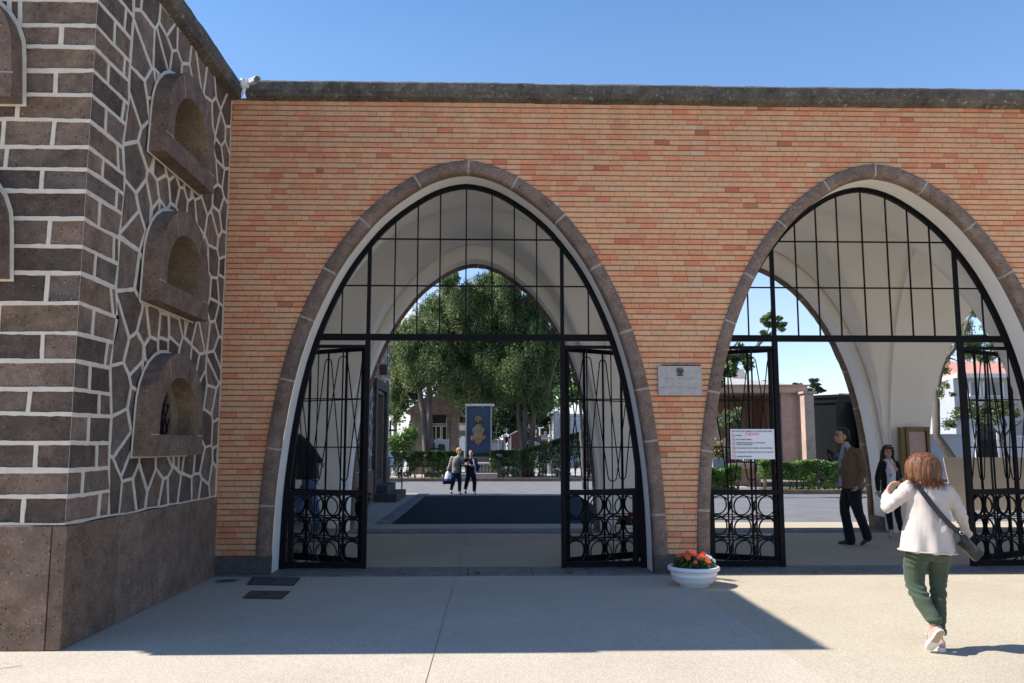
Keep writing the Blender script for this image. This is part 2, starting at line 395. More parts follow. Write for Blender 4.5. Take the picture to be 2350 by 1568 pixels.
def kerbrow(name, segs, w, z0, z1, m):
    b = MB(); 
    for (x0, y0, x1, y1) in segs: b.cbox(((x0+x1)/2, (y0+y1)/2, (z0+z1)/2), (abs(x1-x0)-.008, abs(y1-y0)-.008, z1-z0), bev=.008)
    return tag(b.build(name, m), kind='structure')
def row(x0, x1, y0, y1, step, alongx=True):
    o = []; t = x0 if alongx else y0; e = x1 if alongx else y1
    while t < e-.05:
        n = min(e, t+step*random.uniform(.8, 1.2))
        o.append((t, y0, n, y1) if alongx else (x0, t, x1, n)); t = n
    return o
kerbrow('threshold', row(-4.5, 14.5, 11.30, 12.04, .9), 0, -.1, .018, M['paver_stone'])
kerbrow('threshold_back', row(-3.4, 14.5, 16.63, 17.41, .9), 0, -.1, .018, M['paver_stone'])
kerbrow('kerb_band', row(-2.45, -2.10, 18.6, 30.2, 1.0, False), 0, -.1, .016, M['paver_stone'])
sheet('road', -80, 90, 18.86, 39.7, -.004, M['asphalt'])
sheet('road_shadow_patch', -2.09, 2.95, 18.58, 28.6, .001, M['asphalt_new_shaded'])  # newer asphalt laid over the building's shadow area, shade painted in
kerbrow('far_kerb', row(-60, 5.4, 39.7, 39.95, 1.0), 0, -.1, .15, M['tuff_plain'])
sheet('garden_bed', -60, 5.4, 39.95, 70, .06, M['soil'])
kerbrow('near_kerb', row(7.2, 60, 29.3, 29.52, 1.0), 0, -.1, .14, M['tuff_plain'])
kerbrow('garden_edge', row(7.0, 7.2, 29.3, 60, 1.0, False), 0, -.1, .14, M['tuff_plain'])
sheet('garden_bed_right', 7.2, 60, 29.52, 70, .05, M['soil'])
sheet('garden_path', 9.05, 9.95, 29.53, 33.6, .075, M['paving_pale'])
# joints in the paving
def joint(name, a, b, w=.012):
    a, b = Vector(a), Vector(b); d = (b-a).normalized(); n = Vector((-d.y, d.x, 0))*w/2
    q = MB(); q.add([a-n, b-n, b+n, a+n], [(0, 1, 2, 3)]); return tag(q.build(name, M['mortar_brown']), kind='structure')
joint('paving_joint', (-.42, 11.28, .004), (-.47, 3, .004), .005)
joint('paving_joint', (-.42, 12.06, .004), (-.42, 16.6, .004), .010)
joint('paving_joint', (5.2, 11.2, .004), (8.6, 8.0, .004), .006)
joint('paving_joint', (6.3, 12.1, .004), (8.0, 16.6, .004), .006)
joint('paving_joint', (-3.6, 6.9, .004), (-5.2, 5.9, .004), .010)

# ------------------------------------------------------------------ arcade geometry
TAB = [(0, 2.70), (.5, 2.691), (1, 2.67), (1.5, 2.628), (2, 2.565), (2.5, 2.48), (3, 2.36), (3.5, 2.19), (4, 1.965), (4.4, 1.73), (4.8, 1.425), (5, 1.23), (5.2, .99), (5.4, .69), (5.5, .49), (5.57, .28), (5.61, 0)]
def halfcurve(n=46):
    # dense smooth polyline right foot -> apex
    P = [Vector((w, z)) for z, w in TAB]; P = P + [Vector((-P[-2].x, P[-2].y))]
    P = [Vector((P[0].x+.001, -.5))] + P; out = []
    for i in range(1, len(P)-2):
        for k in range(8):
            t = k/8; a, b, c, d = P[i-1], P[i], P[i+1], P[i+2]
            out.append(.5*((2*b)+(c-a)*t+(2*a-5*b+4*c-d)*t*t+(3*b-a-3*c+d)*t**3))
    out.append(Vector((0, 5.61)))
    L = [0]
    for i in range(1, len(out)): L.append(L[-1]+(out[i]-out[i-1]).length)
    res = []
    for k in range(n+1):
        s = L[-1]*k/n; j = max(0, min(len(out)-2, int(np.searchsorted(L, s))-1)); u = (s-L[j])/(L[j+1]-L[j]); res.append(out[j].lerp(out[j+1], u))
    return res
HC = halfcurve()
def curve(c, sx=1.0, off=0.0, n=None):
    """left foot -> apex -> right foot, moved inwards by off"""
    pts = []
    for i, p in enumerate(HC):
        a = HC[max(0, i-1)]; b = HC[min(len(HC)-1, i+1)]
        t = (b-a).normalized() if i < len(HC)-1 else Vector((-1, 0))
        nrm = Vector((-t.y, t.x))
        q = Vector((p.x, p.y)) + nrm*off
        pts.append(q)
    pts[0].y = 0; pts[-1].x = 0
    pts = [p for i, p in enumerate(pts) if p.x >= 0]
    right = [Vector((c+p.x*sx, max(0, p.y))) for p in pts]; left = [Vector((c-p.x*sx, max(0, p.y))) for p in pts]
    return left + right[::-1][1:]
def half_at(z):
    if z >= 5.61: return -1
    return float(np.interp(z, [t[0] for t in TAB], [t[1] for t in TAB]))
ARCH = [(-.335, 1.0), (5.40, .978), (11.12, .978)]
BACK = [(-.29, .985), (5.36, .975), (11.10, .975)]

def plate(b, Y, x0, x1, z0, z1, arches, off, flip=False):
    pts = [(x0, z0)]
    for c, sx in arches:
        pts += [(p.x, max(p.y, z0)) for p in curve(c, sx, off)]
    pts += [(x1, z0), (x1, z1), (x0, z1)]
    V = [(x, Y, z) for x, z in pts]; b.add(V, [list(range(len(V)))[::-1 if flip else 1]])

gate_house = thing('gatehouse', 'long brick gatehouse wall with tall pointed stone arches and dark coping', 'building', (2.5, YW, 0))
X0, X1 = TX+.0, 14.2
# bricks -------------------------------------------------------
def build_bricks():
    b = MB(); rnd = []
    PITCH_, H_ = .0748, .0575; z = .262; r = random.Random(3)
    while z < 6.44:
        h = min(H_, 6.475-z); zc = z+h/2
        spans = [(X0+.002, X1)]
        for c, sx in ARCH:
            hw = max(half_at(z+.0), half_at(z+h))
            hw = half_at(zc)
            if hw > 0:
                hw = hw*sx-.035; n = []
                for a, e in spans:
                    if c-hw > a: n.append((a, min(e, c-hw)))
                    if c+hw < e: n.append((max(a, c+hw), e))
                spans = n
        prev = r.random()
        for a, e in spans:
            x = a
            x -= r.uniform(0, .2)
            while x < e:
                L = .205+r.uniform(-.006, .006)
                if r.random() < .10: L *= .5
                x2 = x+L; s, t = max(x, a), min(x2-.004, e)
                if t-s > .012:
                    d = r.uniform(-.0025, .0025); tz = r.uniform(-.0012, .0012)
                    y0 = YW+d
                    b.add([(s, y0, z+tz), (t, y0, z+tz), (t, y0, z+h+tz), (s, y0, z+h+tz), (s, YW+.03, z), (t, YW+.03, z), (t, YW+.03, z+h), (s, YW+.03, z+h)],
                          [(0, 1, 2, 3), (4, 0, 3, 7), (1, 5, 6, 2), (3, 2, 6, 7), (4, 5, 1, 0)])
                    v = r.random()
                    if r.random() < .35: v = .6*prev+.4*v
                    if v > .80 and r.random() < .45: v *= .8
                    prev = v
                    rnd += [v]*5
                x = x2
        z += PITCH_
    return b.build('brick_face', M['brick'], gate_house, rnd=rnd)
build_bricks()
b = MB(); plate(b, YW+.016, X0, X1, 0, 6.49, ARCH, .03); b.build('mortar_bed', M['mortar_brown'], gate_house)
# foot stones of the piers
b = MB(); cuts = [X0] + [q for c, sx in ARCH for q in (c-2.705*sx, c+2.705*sx)] + [X1]
for i in range(0, len(cuts), 2):
    a, e = cuts[i]+.001, cuts[i+1]
    if i > 0: a -= .10+.09
    if i < len(cuts)-2: e += .10+.09
    m_ = Matrix.Translation(((a+e)/2, YW-.055+.35, .125)); b.bbox(m_, (e-a, .70, .25), .012)
b.build_each('foot_stone', M['tuff_dark'], gate_house)
# white intrados and inner faces
def band(b, arches, off, y0, y1, smooth=True):
    for c, sx in arches:
        P = curve(c, sx, off); n = len(P); b.smooth = smooth
        b.add([(p.x, y0, p.y) for p in P]+[(p.x, y1, p.y) for p in P], [(i, i+1, n+i+1, n+i) for i in range(n-1)]); b.smooth = False
b = MB()
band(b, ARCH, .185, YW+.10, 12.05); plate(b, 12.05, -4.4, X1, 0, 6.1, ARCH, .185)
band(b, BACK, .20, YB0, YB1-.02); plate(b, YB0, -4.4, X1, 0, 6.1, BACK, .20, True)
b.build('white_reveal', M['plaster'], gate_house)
# arch stones: rounded roll of tuff with joints
def ring(name, arches, face, yf, depth, mat, rough=0, seg=.82):
    for c, sx in arches:
        A = curve(c, sx, 0); n = len(A)
        # profile: (offset inwards, y)
        prof = [(0, yf+.05), (.0, yf+.012), (.012, yf), (face-.05, yf-.002), (face-.015, yf+.012), (face, yf+.04), (face+.004, yf+depth)]
        C = [curve(c, sx, o) for o, _ in prof]; m = min(len(q) for q in C)
        def samp(q, k):   # param by fraction of half
            h = len(q)//2; u = k/N_*2
            if u <= 1: f = u*h; i = min(int(f), h-1); return q[i].lerp(q[i+1], f-i)
            f = (u-1)*h; i = min(int(f), h-1); return q[h+i].lerp(q[h+i+1], f-i)
        N_ = 92; L = sum((A[i+1]-A[i]).length for i in range(n-1)); ns = max(3, round(L/seg))
        b = MB(); rn = []; jb = MB()
        jit = [0]+[k+random.uniform(-.12, .12) for k in range(1, ns)]+[ns]
        for s in range(ns):
            f0, f1 = jit[s]/ns*N_, jit[s+1]/ns*N_; g = .10
            f0 += g if s else 0; f1 -= g if s < ns-1 else 0
            K = 8; V = []; r_ = random.uniform(0, 1); dy = random.uniform(-.004, .004)
            for k in range(K+1):
                f = f0+(f1-f0)*k/K
                for j, (o, y) in enumerate(prof):
                    p = samp(C[j], f); w = rough*noise.noise(Vector((p.x*7, p.y*7, j*3)))
                    V.append((p.x+w, y+dy+(w if j else 0), p.y+w))
            P_ = len(prof); b.smooth = True
            F = [(k*P_+j, k*P_+j+1, (k+1)*P_+j+1, (k+1)*P_+j) for k in range(K) for j in range(P_-1)]
            b.add(V, F); rn += [r_]*len(F); b.smooth = False
            b.add([V[j] for j in range(P_)]+[V[K*P_+j] for j in range(P_)], [list(range(P_)), list(range(P_, 2*P_))[::-1]]); rn += [r_]*2
            if s:
                f = jit[s]/ns*N_; V = []
                for q in (f-g*1.2, f+g*1.2):
                    for j, (o, y) in enumerate(prof): p = samp(C[j], q); V.append((p.x, y+.004, p.y))
                jb.add(V, [(j, j+1, P_+j+1, P_+j) for j in range(P_-1)])
        o_ = b.build(name, mat, gate_house, rnd=rn); jb.build_each('joint', M['mortar_joint'], o_)
ring('arch_ring', ARCH, .175, YW-.035, .14, M['tuff_ring'])
ring('arch_ring', BACK, .245, YB1-.02, .18, M['tuff_plain'], .018)
# groin vaults
HYC, HYS = (12.05+YB0)/2, (YB0-12.05)/2
def profile(scale_base, top):
    return [(p.x/2.70*scale_base, p.y/5.61*top) for p in HC]
b = MB(); b.smooth = True
for c, sx in [(a[0], a[1]) for a in BACK]:
    hb = profile(2.60*sx, 5.72); hx = [(-x, z) for x, z in hb] + [(x, z) for x, z in hb[::-1][1:]]
    hq = profile(HYS-.04, 5.72); hy = [(-x, z) for x, z in hq] + [(x, z) for x, z in hq[::-1][1:]]
    def smax(p, q, k=.16):
        h = max(k-abs(p-q), 0)/k; return max(p, q)+h*h*k*.25
    nx, ny = len(hx), len(hy)
    V = [(c+hx[i][0], HYC+hy[j][0], max(0, smax(hx[i][1], hy[j][1])-.02)) for j in range(ny) for i in range(nx)]
    b.add(V, [(j*nx+i, j*nx+i+1, (j+1)*nx+i+1, (j+1)*nx+i) for j in range(ny-1) for i in range(nx-1)])
b.build('groin_vault', M['plaster'], gate_house)
b = MB()
ribs = [(-4.4, BACK[0][0]-2.55)] + [(BACK[i][0]+2.60*BACK[i][1]-.02, BACK[i+1][0]-2.60*BACK[i+1][1]+.02) for i in range(2)]
for x0, x1 in ribs:
    P = [(HYC-x, z) for x, z in profile(HYS-.13, 5.62)] + [(HYC+x, z) for x, z in profile(HYS-.13, 5.62)[::-1][1:]]
    n = len(P); b.smooth = True
    b.add([(x0, y, z) for y, z in P]+[(x1, y, z) for y, z in P], [(i, i+1, n+i+1, n+i) for i in range(n-1)]); b.smooth = False
    for xx in (x0, x1):
        pts = [(xx, y, z) for y, z in P] + [(xx, P[-1][0]+.3, 0), (xx, P[-1][0]+.3, 6.0), (xx, P[0][0]-.3, 6.0), (xx, P[0][0]-.3, 0)]
        b.add(pts, [list(range(len(pts)))])
b.add([(-4.4, 12, 0), (-4.4, 17, 0), (-4.4, 17, 6.1), (-4.4, 12, 6.1)], [(0, 1, 2, 3)])
b.add([(14.2, 12, 0), (14.2, 17, 0), (14.2, 17, 6.1), (14.2, 12, 6.1)], [(3, 2, 1, 0)])
b.build_each('transverse_rib', M['plaster'], gate_house)
# back face of the back wall, roof
b = MB(); plate(b, YB1, -4.4, X1, 0, 6.49, BACK, .03); b.build('back_face', M['tuff_plain'], gate_house)
b = MB(); b.box(TX-1.2, X1, YW+.03, YB1-.01, 6.12, 6.42); b.build('roof_slab', M['concrete'], gate_house)
def coping(name, parent, p0, p1, nrm, z0=6.475, z1=6.70, proj=.13, depth=.5, step=1.25):
    """weathered slabs along p0->p1; nrm points outwards"""
    p0, p1, nrm = Vector(p0), Vector(p1), Vector(nrm); d = (p1-p0); L = d.length; d.normalize()
    b = MB(); t = 0; r = random.Random(5); jb = MB()
    while t < L-.02:
        e = min(L, t+step*r.uniform(.85, 1.15)); K = 10; dz = r.uniform(-.007, .007); V = []; pr = [(-.02, z0-.04), (proj*.72, z0+.01), (proj-.02, z0+.045), (proj, z0+.07), (proj, z1-.03), (proj-.03, z1), (-depth, z1+.03), (-depth, z0)]
        for k in range(K+1):
            q = p0+d*(t+.002+(e-t-.004)*k/K)
            for j, (u, z) in enumerate(pr):
                w = .005*noise.noise(Vector((q.x*4+j, q.y*4, z*4)))+.005*noise.noise(Vector((q.x*17+j, q.y*17, z*9)))
                v = q+nrm*(u+w); V.append((v.x, v.y, z+dz+w))
        n = len(pr); b.add(V, [(k*n+j, k*n+(j+1) % n, (k+1)*n+(j+1) % n, (k+1)*n+j) for k in range(K) for j in range(n)]+[list(range(n)), list(range(K*n, K*n+n))])
        t = e
    M_ = (p0+p1)/2
    o = b.build(name, M['coping'], parent)
    return o
b = MB()
for i in range(3):
    c, sx = BACK[i]; e = (BACK[i+1][0]-2.70*BACK[i+1][1]) if i < 2 else X1
    b.bbox(Matrix.Translation(((c+2.70*sx-.26+e+.26)/2, YB1-.20, .14)), (e-c-2.70*sx+.52, .56, .28), .015)
b.build_each('foot_stone', M['tuff_plain'], gate_house)
coping('coping', gate_house, (TX+.20, YW, 0), (X1, YW, 0), (0, -1, 0))

# ------------------------------------------------------------------ rubble masonry
def clip(poly, n, d):          # keep n.p <= d
    out = []; m = len(poly)
    for i in range(m):
        a, b_ = poly[i], poly[(i+1) % m]; da = n[0]*a[0]+n[1]*a[1]-d; db = n[0]*b_[0]+n[1]*b_[1]-d
        if da <= 0: out.append(a)
        if (da < 0 < db) or (db < 0 < da):
            t = da/(da-db); out.append((a[0]+(b_[0]-a[0])*t, a[1]+(b_[1]-a[1])*t))
    return out
def inset(poly, w, edge=None):
    c = poly; m = len(poly); out = poly
    for i in range(m):
        a, b_ = poly[i], poly[(i+1) % m]; dx, dy = b_[0]-a[0], b_[1]-a[1]; L = math.hypot(dx, dy)
        if L < 1e-4: continue
        if edge is not None and abs(a[0]-edge) < 1e-4 and abs(b_[0]-edge) < 1e-4: ww = .0015
        else: ww = w
        n = (dy/L, -dx/L); out = clip(out, n, n[0]*a[0]+n[1]*a[1]-ww)
        if len(out) < 3: return None
    return out
def area(p): return .5*sum(p[i][0]*p[(i+1) % len(p)][1]-p[(i+1) % len(p)][0]*p[i][1] for i in range(len(p)))
def voronoi(x0, x1, z0, z1, cell, r, aniso=1.0):
    seeds = []; nx = max(1, int((x1-x0)/cell)); nzz = max(1, int((z1-z0)/cell/aniso))
    for j in range(nzz):
        for i in range(nx):
            seeds.append((x0+(i+.5+(.5 if j % 2 else 0)*.8+r.uniform(-.42, .42))*(x1-x0)/nx, z0+(j+.5+r.uniform(-.40, .40))*(z1-z0)/nzz))
    cells = []
    for i, s in enumerate(seeds):
        p = [(x0, z0), (x1, z0), (x1, z1), (x0, z1)]
        near = sorted((q for k, q in enumerate(seeds) if k != i and abs(q[0]-s[0]) < 4*cell and abs(q[1]-s[1]) < 4*cell), key=lambda q: (q[0]-s[0])**2+(q[1]-s[1])**2)[:22]
        for q in near:
            n = (q[0]-s[0], q[1]-s[1]); d = (q[0]**2+q[1]**2-s[0]**2-s[1]**2)/2; p = clip(p, n, d)
            if len(p) < 3: break
        if len(p) >= 3: cells.append(p)
    return cells
def clean(p, eps=.02):
    out = []
    for q in p:
        if not out or math.hypot(q[0]-out[-1][0], q[1]-out[-1][1]) > eps: out.append(q)
    if len(out) > 2 and math.hypot(out[0][0]-out[-1][0], out[0][1]-out[-1][1]) < eps: out.pop()
    return out
BND = .15
def masonry(name, parent, cells, M4, wj=.0185, seed=1, amp=.018, edge=None):
    """M4 maps (u, v, out) to the place; each stone set back 9 mm from raised white pointing"""
    b = MB(); rn = []; r = random.Random(seed)
    def wob(p):
        f = min(1, abs(p[0]-edge)/.25) if edge is not None else 1
        a = noise.noise(Vector((p[0]*2.3, p[1]*2.3, seed)))*f; c = noise.noise(Vector((p[0]*2.3+9, p[1]*2.3, seed+5)))*f+.6*noise.noise(Vector((1, p[1]*3.3, 77)))*(1-f)
        g = BND*noise.noise(Vector((p[1]*2.1, 5.5, seed)))*math.exp(-((p[0]-8.16)/.30)**2) if edge == TY else 0
        return (p[0]+a*amp+g, p[1]+c*amp)
    for p in cells:
        if area(p) < 0: p = p[::-1]
        q = inset(p, wj*r.uniform(.85, 1.15), edge)
        if q is None: q = None
        else: q = clean(q)
        if q is None or len(q) < 3 or area(q) < .0008:
            b.mi = 1; b.add([M4 @ Vector((*wob(x), 0)) for x in p], [list(range(len(p)))]); rn.append(0); continue
        pd = []
        for i in range(len(p)):
            a, c = p[i], p[(i+1) % len(p)]; k = max(1, int(math.dist(a, c)/.05))
            pd += [(a[0]+(c[0]-a[0])*t/k, a[1]+(c[1]-a[1])*t/k) for t in range(k)]
        po, qi = [wob(x) for x in pd], [wob(x) for x in q]
        # wavy inner edge
        qs = []
        for i in range(len(qi)):
            a, c = Vector(qi[i]), Vector(qi[(i+1) % len(qi)]); L = (c-a).length; k = max(1, int(L/.06)); d = (c-a)/max(L, 1e-6); n = Vector((-d.y, d.x))
            for t in range(k):
                w = a.lerp(c, t/k)
                if t and not (edge is not None and abs(a.x-edge) < .004 and abs(c.x-edge) < .004): w += n*noise.noise(Vector((w.x*19, w.y*19, 3)))*.008
                qs.append((w.x, w.y))
        tri = tessellate_polygon([[Vector((*x, 0)) for x in po], [Vector((*x, 0)) for x in qs]])
        allp = po+qs; b.mi = 1
        b.add([M4 @ Vector((*x, 0)) for x in allp], [tuple(t) for t in tri]); rn += [0]*len(tri)
        n = len(qs); dz = -.010+(r.uniform(-.003, .003) if edge is None or min(abs(x[0]-edge) for x in qs) > .01 else 0)
        on = [edge is not None and abs(x[0]-edge) < .004 for x in qs]
        lo = [(x[0]+.010, x[1]) if on[i] else x for i, x in enumerate(qs)]
        W_ = [(i, (i+1) % n, n+(i+1) % n, n+i) for i in range(n) if not (on[i] and on[(i+1) % n])]
        b.add([M4 @ Vector((*x, 0)) for x in qs]+[M4 @ Vector((*x, dz)) for x in lo], W_); rn += [0]*len(W_)
        b.mi = 0; v = r.random()
        E_ = [(i, (i+1) % n, n+(i+1) % n, n+i) for i in range(n) if (on[i] and on[(i+1) % n])]
        if E_: b.add([M4 @ Vector((*x, 0)) for x in qs]+[M4 @ Vector((*x, dz)) for x in lo], E_); rn += [v]*len(E_)
        b.add([M4 @ Vector((*x, dz)) for x in lo], [list(range(n))]); rn.append(v)
    b.mi = 0
    return b.build(name, [M['tuff'], M['mortar_white']], parent, rnd=rn)

def cut_rect(cells, u0, u1, v0, v1):
    out = []
    for p in cells:
        us = [q[0] for q in p]; vs_ = [q[1] for q in p]
        if max(us) <= u0 or min(us) >= u1 or max(vs_) <= v0 or min(vs_) >= v1: out.append(p); continue
        for pc in (clip(p, (1, 0), u0), clip(p, (-1, 0), -u1), clip(clip(clip(p, (-1, 0), -u0), (1, 0), u1) or p, (0, 1), v0), clip(clip(clip(p, (-1, 0), -u0), (1, 0), u1) or p, (0, -1), -v1)):
            if len(pc) >= 3 and abs(area(pc)) > 1e-4: out.append(pc)
    return out
def niche(parent, M4, w=1.54, h=1.12, sill=.22, proj=.195, grille=False, DEP=-.24, gw=.37):
    """stone window surround in the local frame (u along the wall, v up, n outwards), origin bottom centre of the sill"""
    def ell(hw, z0, z1, n=14):
        return [(hw*math.cos(a), z0+(z1-z0)*math.sin(a)) for a in [math.pi*k/n for k in range(n+1)]]
    out = [(w/2, 0)] + ell(w/2-.03, sill+.22, h) + [(-w/2, 0)]
    ow = .56; inn = [(ow, sill)] + ell(ow, sill+.12, h-.27) + [(-ow, sill)]
    b = MB(); 
    # front face with opening
    tri = tessellate_polygon([[Vector((*x, 0)) for x in out], [Vector((*x, 0)) for x in inn]])
    b.add([M4 @ Vector((x[0], x[1], proj)) for x in out+inn], [tuple(t) for t in tri])
    n = len(out); b.add([M4 @ Vector((x[0], x[1], proj)) for x in out]+[M4 @ Vector((x[0], x[1], -.05)) for x in out], [(i, (i+1) % n, n+(i+1) % n, n+i) for i in range(n)])
    s = b.build('window_surround', M['tuff_ring'] if False else M['tuff_plain'], parent)
    n = len(inn)
    # pointed window in the back of the recess
    gz0, gz1 = sill+.004, sill+.64
    goth = [(gw, gz0)]+[(gw*(1-t**1.8), gz0+.16+(gz1-gz0-.16)*t**.85) for t in [k/9 for k in range(10)]]
    goth = goth[:-1]+[(0, gz1)]+[(-x, z) for x, z in goth[:-1][::-1]]
    b = MB()
    b.add([M4 @ Vector((x[0], x[1], proj)) for x in inn]+[M4 @ Vector((x[0], x[1], DEP)) for x in inn], [(i, (i+1) % n, n+(i+1) % n, n+i) for i in range(n)])
    tri = tessellate_polygon([[Vector((*x, 0)) for x in inn], [Vector((x[0], x[1], 0)) for x in goth]])
    b.add([M4 @ Vector((x[0], x[1], DEP)) for x in inn+goth], [tuple(t) for t in tri])
    g = len(goth); b.add([M4 @ Vector((x[0], x[1], DEP)) for x in goth]+[M4 @ Vector((x[0], x[1], DEP-.10)) for x in goth], [(i, (i+1) % g, g+(i+1) % g, g+i) for i in range(g)])
    b.build('reveal', M['tuff_recess_lit'], s)
    b = MB(); b.add([M4 @ Vector((x[0], x[1], DEP-.09)) for x in goth], [list(range(g))]); b.build('pane', M['glass_dark'], s)
    b = MB()
    for q in (-1, 1): u0, u1 = sorted((q*(ow+.004), q*(w/2-.004))); b.prism([(u0, sill-.006), (u1, sill-.006), (u1, sill+.006), (u0, sill+.006)], proj-.01, proj+.0015, M4)
    for a_ in (.9, 2.1): c0, c1 = (Vector(((w/2-.03)*math.cos(a_), sill+.22+(h-sill-.22)*math.sin(a_))), Vector((ow*math.cos(a_), sill+.12+(h-.39-sill)*math.sin(a_)))); d_ = (c0-c1).normalized(); n_ = Vector((-d_.y, d_.x))*.005; c1 += d_*.01; c0 -= d_*.01; b.prism([tuple(c1-n_), tuple(c0-n_), tuple(c0+n_), tuple(c1+n_)], proj-.01, proj+.0015, M4)
    b.build_each('joint', M['mortar_joint'], s)
    # white pointing round the surround
    o2 = [(x*(1+.045), z*1.03+(-.02 if z < .01 else 0)) for x, z in out]; b = MB(); m_ = len(o2)
    b.add([M4 @ Vector((x[0], x[1], .012)) for x in o2]+[M4 @ Vector((x[0]*.99, x[1]*.99+.003, .016)) for x in out], [(i, (i+1) % m_, m_+(i+1) % m_, m_+i) for i in range(m_)])
    b.build('pointing', M['mortar_white'], s)
    if grille:
        b = MB(); step = .125
        def inside(u, v):
            if v < gz0 or v > gz1: return False
            t = max(0, (v-gz0-.16)/(gz1-gz0-.16))**(1/.85); return abs(u) < gw*(1-t**1.8)
        for sgn in (1, -1):
            for k in range(-12, 13):
                run = []
                for q in range(0, 80):
                    v = gz0+q*.01; u = k*step+sgn*(v-gz0)*.55
                    if inside(u, v): run.append((u, v))
                if len(run) > 3: b.bar(M4 @ Vector((*run[0], DEP-.03+.008*sgn)), M4 @ Vector((*run[-1], DEP-.03+.008*sgn)), .011)
        b.build('lattice_grille', M['iron'], s)
    return s

# ------------------------------------------------------------------ stone tower on the left
tower = thing('stone_tower', 'dark rubble stone tower with white pointing and three arched window niches', 'building', (TX-1, 9.4, 0))
TY = 7.40; ZB = 1.02
MS = Matrix(((0, 0, 1, TX), (1, 0, 0, 0), (0, 1, 0, 0), (0, 0, 0, 1)))          # u = Y, v = Z, out = +X
MF = Matrix(((-1, 0, 0, 0), (0, 0, -1, TY), (0, 1, 0, 0), (0, 0, 0, 1)))        # u = -X, v = Z, out = -Y
zj = [1.02, 1.26, 1.48, 1.71, 1.96, 2.17, 2.42, 2.66, 2.92, 3.19, 3.43, 3.68, 3.93, 4.13, 4.33, 4.58, 4.82, 5.05, 5.27, 5.48, 5.72, 5.96, 6.20, 6.47]
r = random.Random(12); side = []; front = []
for i in range(len(zj)-1):
    z0, z1 = zj[i], zj[i+1]
    a = TY+(r.uniform(.26, .38) if i % 2 else r.uniform(.50, .66))
    side.append([(TY, z0), (a, z0), (a, z1), (TY, z1)])
    k = a
    if 8.16-k > .62:
        j = k+r.uniform(.35, .55)*(8.16-k); side.append([(k, z0), (j, z0), (j, z1), (k, z1)]); k = j
    side.append([(k, z0), (8.16, z0), (8.16, z1), (k, z1)])
    u = -TX; j = u+(r.uniform(.28, .40) if i % 2 == 0 else r.uniform(.62, .75))
    front.append([(u, z0), (j, z0), (j, z1), (u, z1)])
    while j < 9.0:
        k = j+r.uniform(.4, .75); front.append([(j, z0), (k, z0), (k, z1), (j, z1)]); j = k
side += voronoi(8.16, YW+.0, ZB, 6.47, .315, random.Random(21), 1.12)
for z in (1.58, 3.165, 4.745):
    side = cut_rect(cut_rect(side, 9.42-.575, 9.42+.575, z+.20, z+.80), 9.42-.36, 9.42+.36, z+.5, z+.88)
for z in (3.13, 4.72):
    front = cut_rect(cut_rect(front, 4.95-.575, 4.95+.575, z+.20, z+.80), 4.95-.36, 4.95+.36, z+.5, z+.88)
masonry('rubble_wall', tower, side, MS, seed=2, edge=TY)
masonry('rubble_wall', tower, front, MF, seed=4, edge=-TX)
for k, z in enumerate((1.58, 3.165, 4.745)):
    niche(tower, MS @ Matrix.Translation((9.42, z, 0)), grille=(k == 0), DEP=-.03 if k == 0 else -.24, gw=.36 if k == 0 else .30)
for z in (3.13, 4.72): niche(tower, MF @ Matrix.Translation((4.95, z, 0)))
b = MB()
# plinth of large dressed slabs
def slabs(b, M4, u0, u1, v0, v1, step, thick, r, rn):
    u = u0
    while u < u1-.02:
        e = min(u1, u+step*r.uniform(.75, 1.25)); e = u1 if u1-e < .25 else e; splits = [v0, v1] if r.random() < .45 else [v0, v0+(v1-v0)*r.uniform(.42, .58), v1]
        for k in range(len(splits)-1):
            c = M4 @ Vector(((u+e)/2, (splits[k]+splits[k+1])/2, -thick/2)); M_ = M4.copy(); M_.translation = c
            n0 = len(b.f); b.bbox(M_, (e-u-.007, splits[k+1]-splits[k]-.007, thick), .005); rn += [r.random()*.4+.35]*(len(b.f)-n0)
        u = e
rn = []
slabs(b, MS @ Matrix.Translation((0, 0, .030)), TY-.028, YW-.03, 0, ZB-.002, 1.05, .12, random.Random(9), rn)
slabs(b, MF @ Matrix.Translation((0, 0, .030)), -TX+.095, 9, 0, ZB-.002, .9, .12, random.Random(10), rn)
b.build('plinth', M['tuff_plinth'], tower, rnd=rn)
b = MB(); b.box(TX-5, TX-.45, TY+.45, YW, 0, 6.43); b.build('core', M['mortar_brown'], tower)
b = MB(); b.box(TX-.2, TX-.0155, TY+.0155, 8.6, ZB, 6.46); b.box(TX-5, TX-.2, TY+.0155, TY+.05, ZB, 1.9); b.box(TX-.3, TX-.0118, TY+.0118, TY+.2, ZB, 6.461); b.build('mortar_backing', M['mortar_white'], tower)
coping('coping', tower, (TX, YW+.05, 0), (TX, TY-.15, 0), (1, 0, 0), depth=5)
coping('coping', tower, (TX-.02, TY, 0), (-9, TY, 0), (0, -1, 0), z0=6.477, z1=6.696, depth=2)
